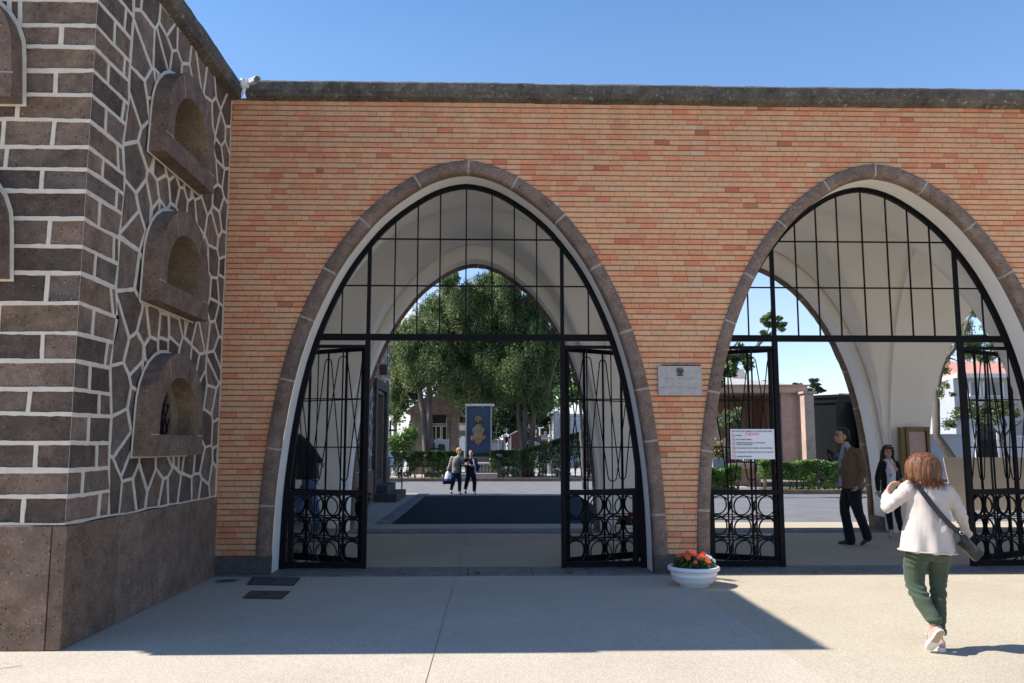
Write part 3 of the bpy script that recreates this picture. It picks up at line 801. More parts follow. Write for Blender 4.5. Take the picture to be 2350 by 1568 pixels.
# ------------------------------------------------------------------ stone office behind, on the left of the road
RX = -3.45
chapel = thing('stone_office', 'dark rubble stone building behind the arcade with tall doorway and two steps', 'building', (RX-1, 23, 0))
MR = Matrix(((0, 0, 1, RX), (1, 0, 0, 0), (0, 1, 0, 0), (0, 0, 0, 1)))
DY0, DY1, DZ = 25.7, 28.3, 3.42
cl = voronoi(YB1+.2, 25.55, .95, 6.4, .42, random.Random(31)) + voronoi(25.55, 28.45, DZ+.0, 6.4, .42, random.Random(32))
z = .95
while z < 6.3:
    q = random.uniform(.3, .6); cl.append([(28.45, z), (28.9+q/2, z), (28.9+q/2, z+.42), (28.45, z+.42)]); cl.append([(28.9+q/2, z), (29.5, z), (29.5, z+.42), (28.9+q/2, z+.42)]); z += .42
masonry('rubble_wall', chapel, cl, MR, .024, seed=8)
b = MB(); b.box(RX-6, RX-.02, YB1+.15, DY0+.3, 0, 6.4); b.box(RX-6, RX-.02, DY1-.3, 29.5, 0, 6.4); b.box(RX-6, RX-.02, DY0, DY1, 3.3, 6.4); b.box(RX-6, RX-1.0, DY0, DY1, 0, 3.3)
b.build('core', M['mortar_brown'], chapel)
b = MB(); b.box(RX-.1, RX+.05, YB1+.3, 25.45, 0, .95); b.box(RX-.1, RX+.05, 28.5, 29.53, 0, .95); b.build('plinth', M['tuff_plain'], chapel)
b = MB(); b.box(RX-.3, RX+.09, 25.45, DY0+.15, 0, DZ); b.box(RX-.3, RX+.09, DY1-.15, 28.5, 0, DZ); b.box(RX-.3, RX+.10, 25.4, 28.55, DZ-.02, DZ+.25); b.build('door_frame', M['tuff_dark'], chapel)
b = MB(); b.box(RX-.55, RX-.5, DY0+.1, DY1-.1, .5, 3.3); b.build('door', M['dark'], chapel)
b = MB(); b.bbox(Matrix.Translation((RX+.32, 26.9, .12)), (.82, 2.9, .24), .012); b.build('step', M['tuff_dark'], chapel)
b = MB(); b.bbox(Matrix.Translation((RX+.17, 27.0, .35)), (.48, 2.3, .24), .012); b.build('step', M['tuff_dark'], chapel)
b = MB(); b.box(RX-.5, RX+.0, DY0+.1, DY1-.1, .3, .62); b.build('step', M['tuff_dark'], chapel)
coping('coping', chapel, (RX, 29.6, 0), (RX, YB1+.2, 0), (1, 0, 0), depth=5)
h = MB(); rail = [(RX+.1, 28.75, .35), (RX+.1, 28.75, 1.25), (RX+.55, 28.75, 1.25), (RX+.55, 28.75, 0)]
for a, c in zip(rail[:-1], rail[1:]): h.bar(a, c, .045)
for z in (.45, .68, .92): h.bar((RX+.1, 28.75, z), (RX+.55, 28.75, z), .02)
h = h.build('handrail', pm('rail_paint', (.30, .22, .18), .5)); tag(h, 'thin brown metal handrail beside the steps of the stone building', 'handrail')
h = MB(); h.cbox((RX+.12, 26.9, 4.05), (.22, .30, .32), bev=.02); h.cbox((RX+.02, 26.9, 4.05), (.08, .12, .12))
tag(h.build('wall_lamp', pm('rust_box', (.14, .05, .035), .6)), 'small rusty red box lamp on the rubble wall over the doorway', 'lamp')
# steps inside the passage, left
st = thing('stone_steps', 'low dark stone steps inside the passage on the left', 'steps', (-3.5, 14.4, 0))
for k, (x, y0, y1) in enumerate(((-2.78, 12.9, 16.0), (-3.08, 12.95, 15.98), (-3.38, 13.0, 15.96))):
    b = MB(); b.bbox(Matrix.Translation(((x-4.35)/2, (y0+y1)/2, .0825+.165*k)), (x+4.35, y1-y0, .165), .01); b.build('step', M['paver_stone'], st)
# ------------------------------------------------------------------ iron gates
YG = 11.90
def leafpanel(b, ring_b, wave_b, w, hgt, x0=0.0, limit=None, thick=.026, yo=0.0, wave_phase=1, nb=None):
    """bars, rings and waves of one panel in local (u, v) for u in x0..w ; limit(v) gives the largest u allowed"""
    lim = limit or (lambda v: w)
    P = .343
    def V(u, v, y=0.0): return Vector((u, yo+y, v))
    k = 1
    while k*P < w-.02:
        u = k*P; top = hgt
        if limit:
            while top > .3 and lim(top) < u: top -= .02
        if top > .4: b.bar(V(u, .10), V(u, top), thick if k % 2 else thick*.75)
        k += 1
    for v in (2.33, 1.66):
        b.bar(V(x0, v, -.012), V(min(w, lim(v)), v, -.012), .016)
    for v in (.70, .42, .385, .665):
        b.bar(V(x0, v, .012), V(min(w, lim(v)), v, .012), .012)
    # rings, three rows
    for rrow, v in enumerate((.235, .545, .845)):
        k = 0
        while True:
            u = P*(k+.5); 
            if u > min(w, lim(v))-.10: break
            n = 28; ro, ri = .150, .136; VV = []
            for q in range(n):
                a = 2*math.pi*q/n
                for rr, yy in ((ro, -.016), (ro, .016), (ri, .016), (ri, -.016)): VV.append(V(u+rr*math.cos(a), v+rr*math.sin(a), yy))
            F = [(q*4+j, q*4+(j+1) % 4, ((q+1) % n)*4+(j+1) % 4, ((q+1) % n)*4+j) for q in range(n) for j in range(4)]
            ring_b.smooth = False; ring_b.add(VV, F); k += 1
    # long waves: narrow round bends above and below
    rb = .062; lo, hi = 1.26, 2.86; pts = []; k = 0; u = 0.0
    seq = []
    while k*P <= w+P:
        up_ = (k % 2 == wave_phase % 2)
        cu = k*P+.0; cv = hi if up_ else lo
        arc = []
        for q in range(9):
            a = math.pi*(1-q/8) if up_ else math.pi*(1+q/8)
            arc.append((cu+rb*math.cos(a), cv+rb*math.sin(a)*1.1))
        seq += arc; k += 1
    run = []
    def flush():
        if len(run) > 1: wave_b.tube([V(p[0], p[1], -.004) for p in run], .0085, 6)
        run.clear()
    for i in range(len(seq)-1):
        a, c = seq[i], seq[i+1]; n = max(1, int(math.dist(a, c)/.06))
        for t in range(n):
            p = (a[0]+(c[0]-a[0])*t/n, a[1]+(c[1]-a[1])*t/n)
            if x0+.01 < p[0] < min(w, lim(p[1]))-.015: run.append(p)
            else: flush()
    flush()

def make_gate(idx, c, sx, label):
    g = thing('iron_gate', label, 'gate', (c, YG, 0), group=None)
    post = 1.37*sx/1.0
    # outline frame following the arch
    A = curve(c, sx, .188); B = curve(c, sx, .188+.078); m = MB()
    def frac(q, f): f *= (len(q)-1); i = min(int(f), len(q)-2); return q[i].lerp(q[i+1], f-i)
    n = 90; V = []
    for k in range(n+1):
        a, c_ = frac(A, k/n), frac(B, k/n)
        for p, y in ((a, YG-.03), (c_, YG-.03), (c_, YG+.035), (a, YG+.035)): V.append((p.x, y, p.y+.02))
    m.add(V, [(k*4+j, k*4+(j+1) % 4, (k+1)*4+(j+1) % 4, (k+1)*4+j) for k in range(n) for j in range(4)])
    V = []
    for k in range(n+1):   # second angle iron
        a, c_ = frac(curve(c, sx, .200), k/n), frac(curve(c, sx, .235), k/n)
        for p, y in ((a, YG-.045), (c_, YG-.045), (c_, YG+.06), (a, YG+.06)): V.append((p.x, y, p.y+.02))
    m.add(V, [(k*4+j, k*4+(j+1) % 4, (k+1)*4+(j+1) % 4, (k+1)*4+j) for k in range(n) for j in range(4)])
    m.build('outline_frame', M['iron'], g)
    _c = {}
    def hw(v, off=.24):          # free half width at height v inside the outline frame
        k = round(off, 3)
        if k not in _c:
            q = curve(0, sx, off); q = q[len(q)//2:]; _c[k] = ([p.y+.02 for p in q][::-1], [p.x for p in q][::-1])
        zs, xs = _c[k]
        return float(np.interp(v, zs, xs)) if v < max(zs) else 0.0
    m = MB(); z = 3.20
    m.box(c-hw(z)-.03, c+hw(z)+.03, YG-.035, YG+.03, z-.045, z+.045); m.box(c-hw(z)-.02, c+hw(z)+.02, YG-.05, YG+.05, z-.008, z+.015)
    m.build('crossbar', M['iron'], g)
    top = 5.34
    def topz(u):
        v = 3.25
        while v < 5.6 and hw(v, .26) > abs(u)+1e-6: v += .01
        return v
    m = MB()
    for u in (0, .37, -.37, .69, -.69, 1.01, -1.01, 1.745, -1.745): m.bar((c+u*sx, YG, 3.24), (c+u*sx, YG, topz(u*sx)), .019)
    for v in (4.615, 3.937): m.bar((c-hw(v), YG-.004, v), (c+hw(v), YG-.004, v), .020)
    m.build_each('fanlight_bar', M['iron'], g)
    for s in (-1, 1):
        m = MB(); m.box(c+s*post-.034, c+s*post+.034, YG-.03, YG+.04, 0.02, 3.16); m.box(c+s*post-.026, c+s*post+.026, YG-.022, YG+.03, 3.24, topz(post)+.02)
        m.build('post', M['iron'], g)
        # fixed side panel
        sp = bpy.data.objects.new('side_panel', bpy.data.meshes.new('side_panel')); 
        def fl(b):        # mirror local panel to its side
            b.v = [(c+s*(post+v[0]), YG+v[1], v[2]) for v in b.v]
            if s < 0: b.f = [f[::-1] for f in b.f]
            return b
        lim = lambda v: hw(v, .20)-post
        W = hw(.2, .20)-post
        m = MB(); rg = MB(); wv = MB()
        m.box(0, W, -.02, .03, .03, .105); m.box(0, hw(1.03, .20)-post, -.022, .03, 1.00, 1.075); m.box(0, hw(3.06, .18)-post, -.02, .03, 3.045, 3.09)
        m.box(hw(.5, .2)-post-.16, hw(.5, .2)-post-.10, -.02, .03, .1, 1.0)
        leafpanel(m, rg, wv, W, 3.06, 0, lim, .020)
        pn = fl(m).build('side_panel', M['iron'], g)
        fl(rg).build_each('ring', M['iron'], pn); fl(wv).build_each('wave_bar', M['iron'], pn)
        # opened leaf, swung back inside
        ang = R(31); L = post-.03
        m = MB(); rg = MB(); wv = MB(); T = 3.07
        m.box(0, .055, -.025, .025, .06, T); m.box(L-.055, L, -.025, .025, .06, T); m.box(0, L, -.025, .025, .06, .15); m.box(0, L, -.024, .024, 1.0, 1.06); m.box(0, L, -.024, .024, T-.06, T)
        leafpanel(m, rg, wv, L-.02, T-.03, 0, None, .026, 0, 0)
        def sw(b):
            o = []
            for v in b.v:
                u, y = v[0], v[1]; X = u*math.cos(ang)-y*math.sin(ang); Y = u*math.sin(ang)+y*math.cos(ang)
                o.append((c+s*(post+.035+X), YG+.05+Y, v[2]))
            b.v = o
            if s < 0: b.f = [f[::-1] for f in b.f]
            return b
        lf = sw(m).build('gate_leaf', M['iron'], g)
        sw(rg).build_each('ring', M['iron'], lf); sw(wv).build_each('wave_bar', M['iron'], lf)
        bpy.data.objects.remove(sp)
        m = MB()
        for v in (.75, 1.9, 2.9, 4.2):
            x = c+s*(half_at(v)*sx-.175); m.bar((x-s*.10, YG-.02, v), (x+s*.04, YG-.02, v), .018)
        m.build_each('wall_pin', M['iron'], g)
    return g
make_gate(0, ARCH[0][0], 1.0, 'black wrought iron gate standing open in the left arch, beside the tower')
make_gate(1, ARCH[1][0]+.01, .978, 'black wrought iron gate standing open in the right arch, with a white notice on it')
#make_gate(2, ARCH[2][0]+.01, .978, 'black wrought iron gate in the third arch past the picture edge')

# ------------------------------------------------------------------ lettering
def text(s, name, size, M4, mat, parent, align='LEFT', ext=.0012, wide=1.0, bold=0.0):
    cu = bpy.data.curves.new(name, 'FONT'); cu.body = s; cu.size = size; cu.align_x = align; cu.extrude = ext; cu.offset = bold; cu.resolution_u = 2
    t = bpy.data.objects.new(name, cu); col.objects.link(t); bpy.context.view_layer.update()
    me = bpy.data.meshes.new_from_object(t.evaluated_get(bpy.context.evaluated_depsgraph_get())); bpy.data.objects.remove(t); bpy.data.curves.remove(cu)
    me.transform(Matrix.Diagonal((wide, 1, 1, 1))); me.transform(M4)
    off = wloc(parent); me.transform(Matrix.Translation(-off)); me.materials.clear(); me.materials.append(mat); me.name = name
    o = bpy.data.objects.new(name, me); col.objects.link(o); o.parent = parent; return o
def face(x, y, z): return Matrix.Translation((x, y, z)) @ Matrix.Rotation(math.pi/2, 4, 'X')   # text in XZ plane facing -Y

# prohibition notice on the right gate
YS = 11.845; a = at(1675.5, 985, YS); c_ = at(1778.5, 1054, YS); sw_, sh_ = c_.x-a.x, a.z-c_.z
sg = thing('notice_sign', 'white rectangular notice with red prohibition circles fixed to the right gate', 'sign', (a.x+sw_/2, YS, c_.z))
b = MB(); b.cbox((a.x+sw_/2, YS, c_.z+sh_/2), (sw_, .006, sh_), bev=.001); b.build('board', pm('sign_white', (.72, .72, .76), .4), sg)
ink = pm('sign_ink', (.06, .06, .09), .6); red = pm('sign_red', (.62, .06, .07), .5)
# lay the board out in its own fractions
def sgp(u, v): return face(a.x+u*sw_, YS-.0036, a.z-v*sh_)
fit = lambda s, w: w
def line(s, u, v, w, h, mat=ink):
    o = text(s, 'lettering', h*sh_*1.38, Matrix.Identity(4), mat, sg, bold=.0006)
    W_ = wloc(sg); xs = [q.co.x+W_.x for q in o.data.vertices]; mn = min(xs); k = w*sw_/(max(xs)-mn); p = sgp(u, v)
    for q in o.data.vertices: q.co = p @ Vector(((q.co.x+W_.x-mn)*k, q.co.y+W_.y, q.co.z+W_.z))-W_
    return o
line('ART.39 DEL REGOLAMENTO DI POLIZIA MORTUARIA', .03, .098, .93, .052)
line('\u00c8 VIETATO', .345, .212, .31, .085, red)
rows = [(.22, ['FUMARE'], [.135]), (.355, ['INTRODURRE ANIMALI'], [.35]), (.495, ['ABBANDONARE RIFIUTI AL DI FUORI DEGLI', 'APPOSITI CONTENITORI'], [.66, .365]),
        (.64, ['FOTOGRAFARE CORTEI FUNEBRI O OPERE CIMITERIALI'], [.83]), (.775, ['INTRODURRE IN CIMITERO BICICLETTE E CICLOMOTORI'], [.84]), (.92, ['CHIEDERE ELEMOSINA'], [.345])]
for i, (v, ls, ws) in enumerate(rows):
    for j, (s_, w_) in enumerate(zip(ls, ws)):
        line(s_, .13, v+(.012 if len(ls) == 1 else (-.018+.062*j)), w_, .042)
    b = MB(); n = 28; cx, cz = a.x+.072*sw_, a.z-(v-.012)*sh_; ro, ri = .040*sw_*.98, .033*sw_; yy = YS-.0048
    V = [(cx+rr*math.cos(2*math.pi*k/n), yy, cz+rr*math.sin(2*math.pi*k/n)) for rr in (ro, ri) for k in range(n)]
    b.add(V, [(k, (k+1) % n, n+(k+1) % n, n+k) for k in range(n)])
    d = ri*.72; t = ri*.10
    b.add([(cx-d-t, yy, cz+d-t), (cx-d+t, yy, cz+d+t), (cx+d+t, yy, cz-d+t), (cx+d-t, yy, cz-d-t)], [(0, 1, 2, 3)])
    b.build('prohibition_ring', red, sg)
    b = MB(); y2 = YS-.0042; k_ = ri*.5
    def q_(x0, x1, z0, z1): b.add([(cx+x0*k_, y2, cz+z0*k_), (cx+x1*k_, y2, cz+z0*k_), (cx+x1*k_, y2, cz+z1*k_), (cx+x0*k_, y2, cz+z1*k_)], [(0, 1, 2, 3)])
    if i == 0: q_(-1, .7, -.25, .05); q_(.3, .5, .2, 1)
    if i == 1: q_(-.8, .6, -.1, .4); q_(-.8, -.5, -.9, -.1); q_(.3, .6, -.9, -.1); q_(.6, 1, .4, .8)
    if i == 2: q_(-.2, .2, .5, 1); q_(-.4, .3, -.2, .4); q_(-.4, -.1, -1, -.2); q_(.1, .4, -1, -.2)
    if i == 3: q_(-1, 0, -.5, .5); q_(0, 1, -.6, .5)
    if i == 4: q_(-.9, -.3, -.6, 0); q_(.3, .9, -.6, 0); q_(-.5, .6, 0, .4)
    if b.f: b.build('pictogram', ink, sg)
b = MB()
for u, v in ((.033, .43), (.033, .50), (.965, .41), (.965, .48)): b.ball((a.x+u*sw_, YS-.004, a.z-v*sh_), .004, 8)
b.build_each('screw', M['dark'], sg)

# marble plaque on the brick pier
YP = YW-.03; a = at(1509.5, 840, YP); c_ = at(1611, 908, YP)
pq = thing('marble_plaque', 'weathered grey stone plaque with a dark emblem on the brick pier', 'plaque', ((a.x+c_.x)/2, YP, c_.z))
def plaque_mat():
    m, N, L, P = newmat('plaque_stone'); P.inputs['Roughness'].default_value = .75
    o = N.new('ShaderNodeTexCoord').outputs['Object']
    c = ramp(N, L, noisen(N, L, o, 14, 8, .7), [(.3, (.36, .32, .29)), (.7, (.50, .46, .42))]).outputs[0]
    c = mixc(N, L, ramp(N, L, noisen(N, L, o, 60, 4, .8), [(.6, (0, 0, 0)), (.7, (.5,)*3)]).outputs[0], c, (.66, .63, .58))
    L.new(c, P.inputs['Base Color']); bumpn(N, L, P, noisen(N, L, o, 50, 5, .7), .25); return m
b = MB(); b.cbox(((a.x+c_.x)/2, YP+.005, (a.z+c_.z)/2), (c_.x-a.x, .045, a.z-c_.z), bev=.003); b.build('slab', plaque_mat(), pq)
PX, PW, PZ, PH = a.x, c_.x-a.x, a.z, a.z-c_.z; fa = pm('faint_letters', (.27, .24, .21), .9)
def pl(s_, v, w, h):
    o = text(s_, 'inscription', h*PH*1.38, Matrix.Identity(4), fa, pq, 'CENTER', ext=.0005, bold=-.0006)
    W_ = wloc(pq); xs = [q.co.x+W_.x for q in o.data.vertices]; k = w*PW/(max(xs)-min(xs)); f = face(PX+PW/2, YP-.0182, PZ-v*PH)
    for q in o.data.vertices: q.co = f @ Vector(((q.co.x+W_.x)*k, q.co.y+W_.y, q.co.z+W_.z))-W_
pl('OPERA   REALIZZATA', .47, .68, .075); pl('DA', .61, .10, .07); pl('MINISTERO   LL. PP.', .77, .90, .085)
b = MB(); ecx, ecz = PX+PW*.50, PZ-.175*PH; er = .075*PW
n = 36
for q in range(n):   # wreath of leaves
    t = 2*math.pi*q/n
    if abs(t-math.pi/2) < .22: continue
    p = Vector((ecx+er*.92*math.cos(t), YP-.024, ecz+er*1.0*math.sin(t))); b.ball(p, (er*.16, .006, er*.13), 6, Matrix.Rotation(t, 3, 'Y'))
V = []; 
for q in range(10):
    t = math.pi/2+2*math.pi*q/10; rr = er*.80 if q % 2 == 0 else er*.30; V.append((ecx+rr*math.cos(t), ecz+rr*math.sin(t)))
MX = Matrix(((1, 0, 0, 0), (0, 0, 1, 0), (0, 1, 0, 0), (0, 0, 0, 1)))
b.prism(V, YP-.032, YP-.018, MX)
for q in range(16):
    t = 2*math.pi*q/16; b.ball((ecx+er*.62*math.cos(t), YP-.024, ecz+er*.62*math.sin(t)), (er*.10, .006, er*.10), 6)
b.tube([(ecx-er*.95, YP-.024, ecz-er*1.22), (ecx-er*.3, YP-.026, ecz-er*1.36), (ecx, YP-.028, ecz-er*1.28), (ecx+er*.3, YP-.026, ecz-er*1.36), (ecx+er*.95, YP-.024, ecz-er*1.22)], er*.17, 6)
b.build('emblem', pm('bronze_dark', (.045, .052, .048), .55, metal=.4), pq)
b = MB()
for q in range(26): b.ball((PX+PW*(.10+.85*q/25)+random.uniform(-.005, .005), YP+.0, PZ+.008), (.016, .016, random.uniform(.006, .016)), 6)
b.build('moss', pm('moss', (.035, .032, .025), .95, var=.5, vscale=40), pq)

# framed notice board on the rear pier
YN = 16.30; a = at(2076, 980, YN); c_ = at(2137, 1098, YN)
nb = thing('notice_board', 'tall brass framed glass notice board on the white pier', 'notice board', ((a.x+c_.x)/2, YN, c_.z))
brass = pm('brass_frame', (.15, .098, .028), .45, metal=.3, var=.15, vscale=5)
w_, h_ = c_.x-a.x, a.z-c_.z; cx_, cz_ = (a.x+c_.x)/2, (a.z+c_.z)/2; c0 = c_.z
c0z = c0
b = MB()
for (x0, x1, z0, z1) in ((a.x, a.x+.055, c0, a.z), (c_.x-.055, c_.x, c0, a.z), (a.x+.055, c_.x-.055, a.z-.075, a.z), (a.x+.055, c_.x-.055, c0, c0+.075)): b.box(x0, x1, YN-.045, YN+.09, z0, z1)
b.box(a.x-.085, a.x-.002, YN-.02, YN+.12, c0+.01, a.z-.01)
b.build('frame', brass, nb)
b = MB(); b.box(a.x+.05, c_.x-.05, YN+.02, YN+.05, c0+.06, a.z-.06); b.build('backing', pm('reflection_blue', (.10, .15, .24), .25), nb)  # blue-grey colour paints the lower part of the glass reflection
b = MB(); b.box(a.x+.065, c_.x-.065, YN+.008, YN+.014, a.z-.54, a.z-.09); b.build('reflection_sheet', pm('reflection_pink', (.52, .38, .35), .7, var=.1, vscale=9), nb)  # pink sheet paints the sunlit facade reflected in the glass
b = MB(); b.box(a.x+.22, a.x+.31, YN+.004, YN+.007, a.z-.25, a.z-.21); b.build('label', pm('paper_ochre', (.50, .34, .15), .7), nb)

# security camera under the tower coping
sc_ = thing('security_camera', 'white bullet security camera on the end of the tower coping', 'camera', (TX+.20, 11.02, 6.52))
wp = M['white_plastic']; C0 = at(562, 191.5, 11.02)
b = MB(); b.smooth = True; b.tube([C0+Vector((-.045, 0, 0)), C0+Vector((.0, 0, 0)), C0+Vector((.004, 0, 0)), C0+Vector((.035, -.006, 0)), C0+Vector((.042, -.007, 0))], [.068, .068, .064, .066, .058], 24); b.build('mount', wp, sc_)
b = MB(); b.smooth = True; b.tube([C0+Vector((.03, 0, 0)), C0+Vector((.085, -.02, 0))], .019, 12); b.build('arm', wp, sc_)
d_ = Vector((.62, -.75, -.16)).normalized(); p0 = C0+Vector((.075, -.01, .008))
b = MB(); b.smooth = True; b.tube([p0, p0+d_*.02, p0+d_*.10, p0+d_*.205], [.020, .036, .042, .043], 20, cap=False)
b.tube([p0+d_*.205, p0+d_*.205, p0+d_*.19], [.043, .036, .034], 20, cap=False); hd = b.build('housing', wp, sc_)
b = MB(); b.tube([p0+d_*.188, p0+d_*.19], .036, 20); b.build('lens', M['glass_dark'], hd)
b = MB(); b.smooth = True; u_ = d_.cross(Vector((0, 0, 1))).normalized(); v_ = u_.cross(d_)
V = []
for t in (.03, .24):
    for k in range(9):
        q = math.pi*(.12+.76*k/8); V.append(p0+d_*t+(u_*math.cos(q)+v_*math.sin(q))*.050)
b.add(V, [(k, k+1, 9+k+1, 9+k) for k in range(8)]); b.build('sun_shield', wp, hd)
b = MB(); b.smooth = True; pts = [C0+Vector((-.02, -.01, -.06)), C0+Vector((-.022, -.012, -.11)), C0+Vector((-.035, -.02, -.17)), C0+Vector((-.03, -.02, -.185)), C0+Vector((-.015, -.02, -.17)), C0+Vector((.012, -.012, -.10)), C0+Vector((.018, -.01, -.06))]
b.tube(pts, .007, 8); b.build('cable', wp, sc_)

# ------------------------------------------------------------------ flower bowls
def leaves(n, pos, size, r, flat=0.0, aspect=1.8, droop=0.0, up=None):
    """n rhombic leaf faces at pos(n,3) -> V, F"""
    d = r.normal(size=(n, 3)); 
    if droop: d[:, 2] = -np.abs(d[:, 2])*droop-.2
    d /= np.linalg.norm(d, axis=1)[:, None]
    q = r.normal(size=(n, 3)); 
    if flat: q[:, 2] *= (1-flat)
    s = np.cross(d, q); s /= np.linalg.norm(s, axis=1)[:, None]+1e-9
    L = (size*r.uniform(.6, 1.4, n))[:, None]; W = L/aspect
    n3 = np.cross(d, s)
    P0 = pos-d*L*.5; P1 = pos+s*W*.5+n3*L*.08; P2 = pos+d*L*.5; P3 = pos-s*W*.5+n3*L*.08
    V = np.stack([P0, P1, P2, P3], 1).reshape(-1, 3); F = np.arange(4*n).reshape(n, 4)
    return V, F
def flower_bowl(loc, R_, label, nfl, whites, seed):
    t = thing('flower_bowl', label, 'flower pot', loc, 0, 'white bowls of red flowers'); r = np.random.default_rng(seed); x, y, z = loc
    prof = [(0, .012), (R_*.52, .012), (R_*.56, 0), (R_*.60, .0), (R_*.60, .02), (R_*.68, .03), (R_*.84, R_*.24), (R_*.90, R_*.42), (R_*.905, R_*.425), (R_*.90, R_*.43), (R_*.92, R_*.56), (R_*.94, R_*.60), (R_*1.0, R_*.61), (R_*1.03, R_*.66), (R_*1.03, R_*.73), (R_*.99, R_*.77), (R_*.92, R_*.77), (R_*.88, R_*.72), (R_*.86, R_*.55)]
    b = MB(); b.smooth = True; b.lathe(prof, loc, 40); b.build('bowl', M['white_plastic'], t)
    b = MB(); b.lathe([(R_*.87, R_*.62), (0, R_*.66)], loc, 24); b.build('earth', M['soil'], t)
    n = 620; a = r.uniform(0, 2*math.pi, n); q = np.sqrt(r.uniform(0, 1, n))*R_*.80
    hh = R_*(.70+.50*np.sqrt(np.clip(1-(q/(R_*.86))**2, 0, 1))*r.uniform(.05, 1, n))
    pos = np.stack([x+q*np.cos(a), y+q*np.sin(a), z+hh], 1); V, F = leaves(n, pos, R_*.17, r)
    fast_mesh('foliage', V, F, M['hedge'], t, r.uniform(0, .8, n))
    redf = pm('petal_red', (.72, .05, .012), .5, c2=(.80, .13, .02), vscale=30); wf = pm('petal_white', (.85, .84, .86), .5)
    for k in range(nfl):
        a = r.uniform(0, 2*math.pi); q = math.sqrt(r.uniform(0, 1))*R_*.78; wh = k < whites
        if wh: a = r.uniform(-.5, .35); q = R_*r.uniform(.60, .85)
        c = Vector((x+q*math.cos(a), y+q*math.sin(a), z+R_*(.76+.55*math.sqrt(max(0, 1-(q/(R_*.9))**2))*(r.uniform(.75, 1.05)))))
        b = MB(); nv = Vector((math.cos(a)*.5, math.sin(a)*.5-.6, .8)).normalized(); u = nv.orthogonal().normalized(); w = nv.cross(u); s = R_*r.uniform(.085, .125)
        for p in range(5):
            t0 = 2*math.pi*p/5+a; dd = u*math.cos(t0)+w*math.sin(t0); ee = nv.cross(dd)
            b.add([c, c+dd*s*.6+ee*s*.42+nv*s*.12, c+dd*s*1.05+ee*s*.15+nv*s*.02, c+dd*s*1.05-ee*s*.15+nv*s*.02, c+dd*s*.6-ee*s*.42+nv*s*.12], [(0, 1, 2, 3, 4)])
        b.build('flower', wf if wh else redf, t)
    return t
g = at(1595, 1346, 10.45); flower_bowl((g.x, 10.5, 0), .305, 'large white plastic bowl of red and white flowers outside the brick pier', 44, 7, 1)
flower_bowl((at(1446, 1200, 15.9).x, 15.9, 0), .31, 'white bowl of red flowers inside the passage behind the left gate', 30, 0, 2)
t = thing('flower_pot', 'small dark pot of red flowers against the stone building', 'flower pot', (RX+.42, 20.6, 0))
b = MB(); b.smooth = True; b.lathe([(0, .01), (.13, .01), (.17, .30), (.19, .32), (.16, .33), (.14, .28)], (RX+.42, 20.6, 0), 20); b.build('pot', M['dark'], t)
r = np.random.default_rng(4); pos = np.array([RX+.42, 20.6, .42])+r.normal(size=(260, 3))*[.10, .10, .08]; V, F = leaves(260, pos, .08, r); fast_mesh('foliage', V, F, M['hedge'], t, r.uniform(0, 1, 260))
pos = np.array([RX+.42, 20.6, .50])+r.normal(size=(60, 3))*[.11, .11, .07]; V, F = leaves(60, pos, .07, r, aspect=1.1); fast_mesh('flower', V, F, pm('petal_dark_red', (.45, .02, .03), .6), t)

# ------------------------------------------------------------------ covers in the pavement
rust = pm('rusty_iron', (.060, .045, .040), .7, c2=(.11, .08, .068), vscale=14, bump=.5, bscale=60)
def cover(pxs, label, seed):
    P = [at(x, y, 1) for x, y in pxs]; G = []
    for x, y in pxs:
        rr = FW+RT*((x-1175)/FPX)-UP*((y-784)/FPX); t_ = -CAM_H/rr.z; G.append((rr.x*t_, rr.y*t_))
    cx, cy = sum(q[0] for q in G)/4, sum(q[1] for q in G)/4
    t = thing('drain_cover', label, 'manhole cover', (cx, cy, 0), 0, 'square iron covers in the pavement')
    b = MB(); b.prism([(cx+(q[0]-cx)*1.0, cy+(q[1]-cy)*1.0) for q in G], .001, .007); b.build('frame', pm('iron_frame', (.03, .027, .025), .7), t)
    b = MB(); b.prism([(cx+(q[0]-cx)*.93, cy+(q[1]-cy)*.93) for q in G], .0072, .012)
    for i in range(11):
        for j in range(7):
            u, v = (i+1)/12, (j+1)/8; A_ = [G[0][k]*(1-u)*(1-v)+G[1][k]*u*(1-v)+G[2][k]*u*v+G[3][k]*(1-u)*v for k in (0, 1)]
            if (i+j) % 2: b.cbox((A_[0], A_[1], .0135), (.022, .022, .004), rz=.4)
    b.build('lid', rust, t)
    b = MB(); b.cbox((cx, cy, .015), (.05, .03, .006)); b.build('handle', M['dark'], t)
cover([(580, 1325), (690, 1327), (674, 1345), (565, 1343)], 'rusty square iron cover in the pavement, nearest the wall', 1)
cover([(575, 1357), (667, 1358), (646, 1376), (556, 1374)], 'rusty square iron cover in the pavement, farther from the wall', 2)
t = thing('drain_cover', 'small round drain cover in the pavement at the foot of the tower corner', 'manhole cover', (-3.32, 11.0, 0))
t.location = (-3.27, 10.98, 0)
b = MB(); b.lathe([(.145, .0), (.145, .008), (.12, .010), (.115, .006)], (-3.27, 10.98, 0), 28); b.build('ring', pm('zinc', (.15, .18, .18), .5), t)
b = MB(); b.lathe([(.117, .005), (.0, .007)], (-3.27, 10.98, 0), 28); b.build('lid', rust, t)
b = MB(); r_ = random.Random(8)
for k, (x, y) in enumerate(((-.15, 11.33), (1.05, 11.32), (4.3, 11.30))):
    for j in range(14): 
        a_ = r_.uniform(0, 6.28); b.add([(x, y, .015), (x+.05*math.cos(a_), y+.03*math.sin(a_), .03+r_.uniform(0, .05)), (x+.05*math.cos(a_+.3), y+.03*math.sin(a_+.3), .03)], [(0, 1, 2)])
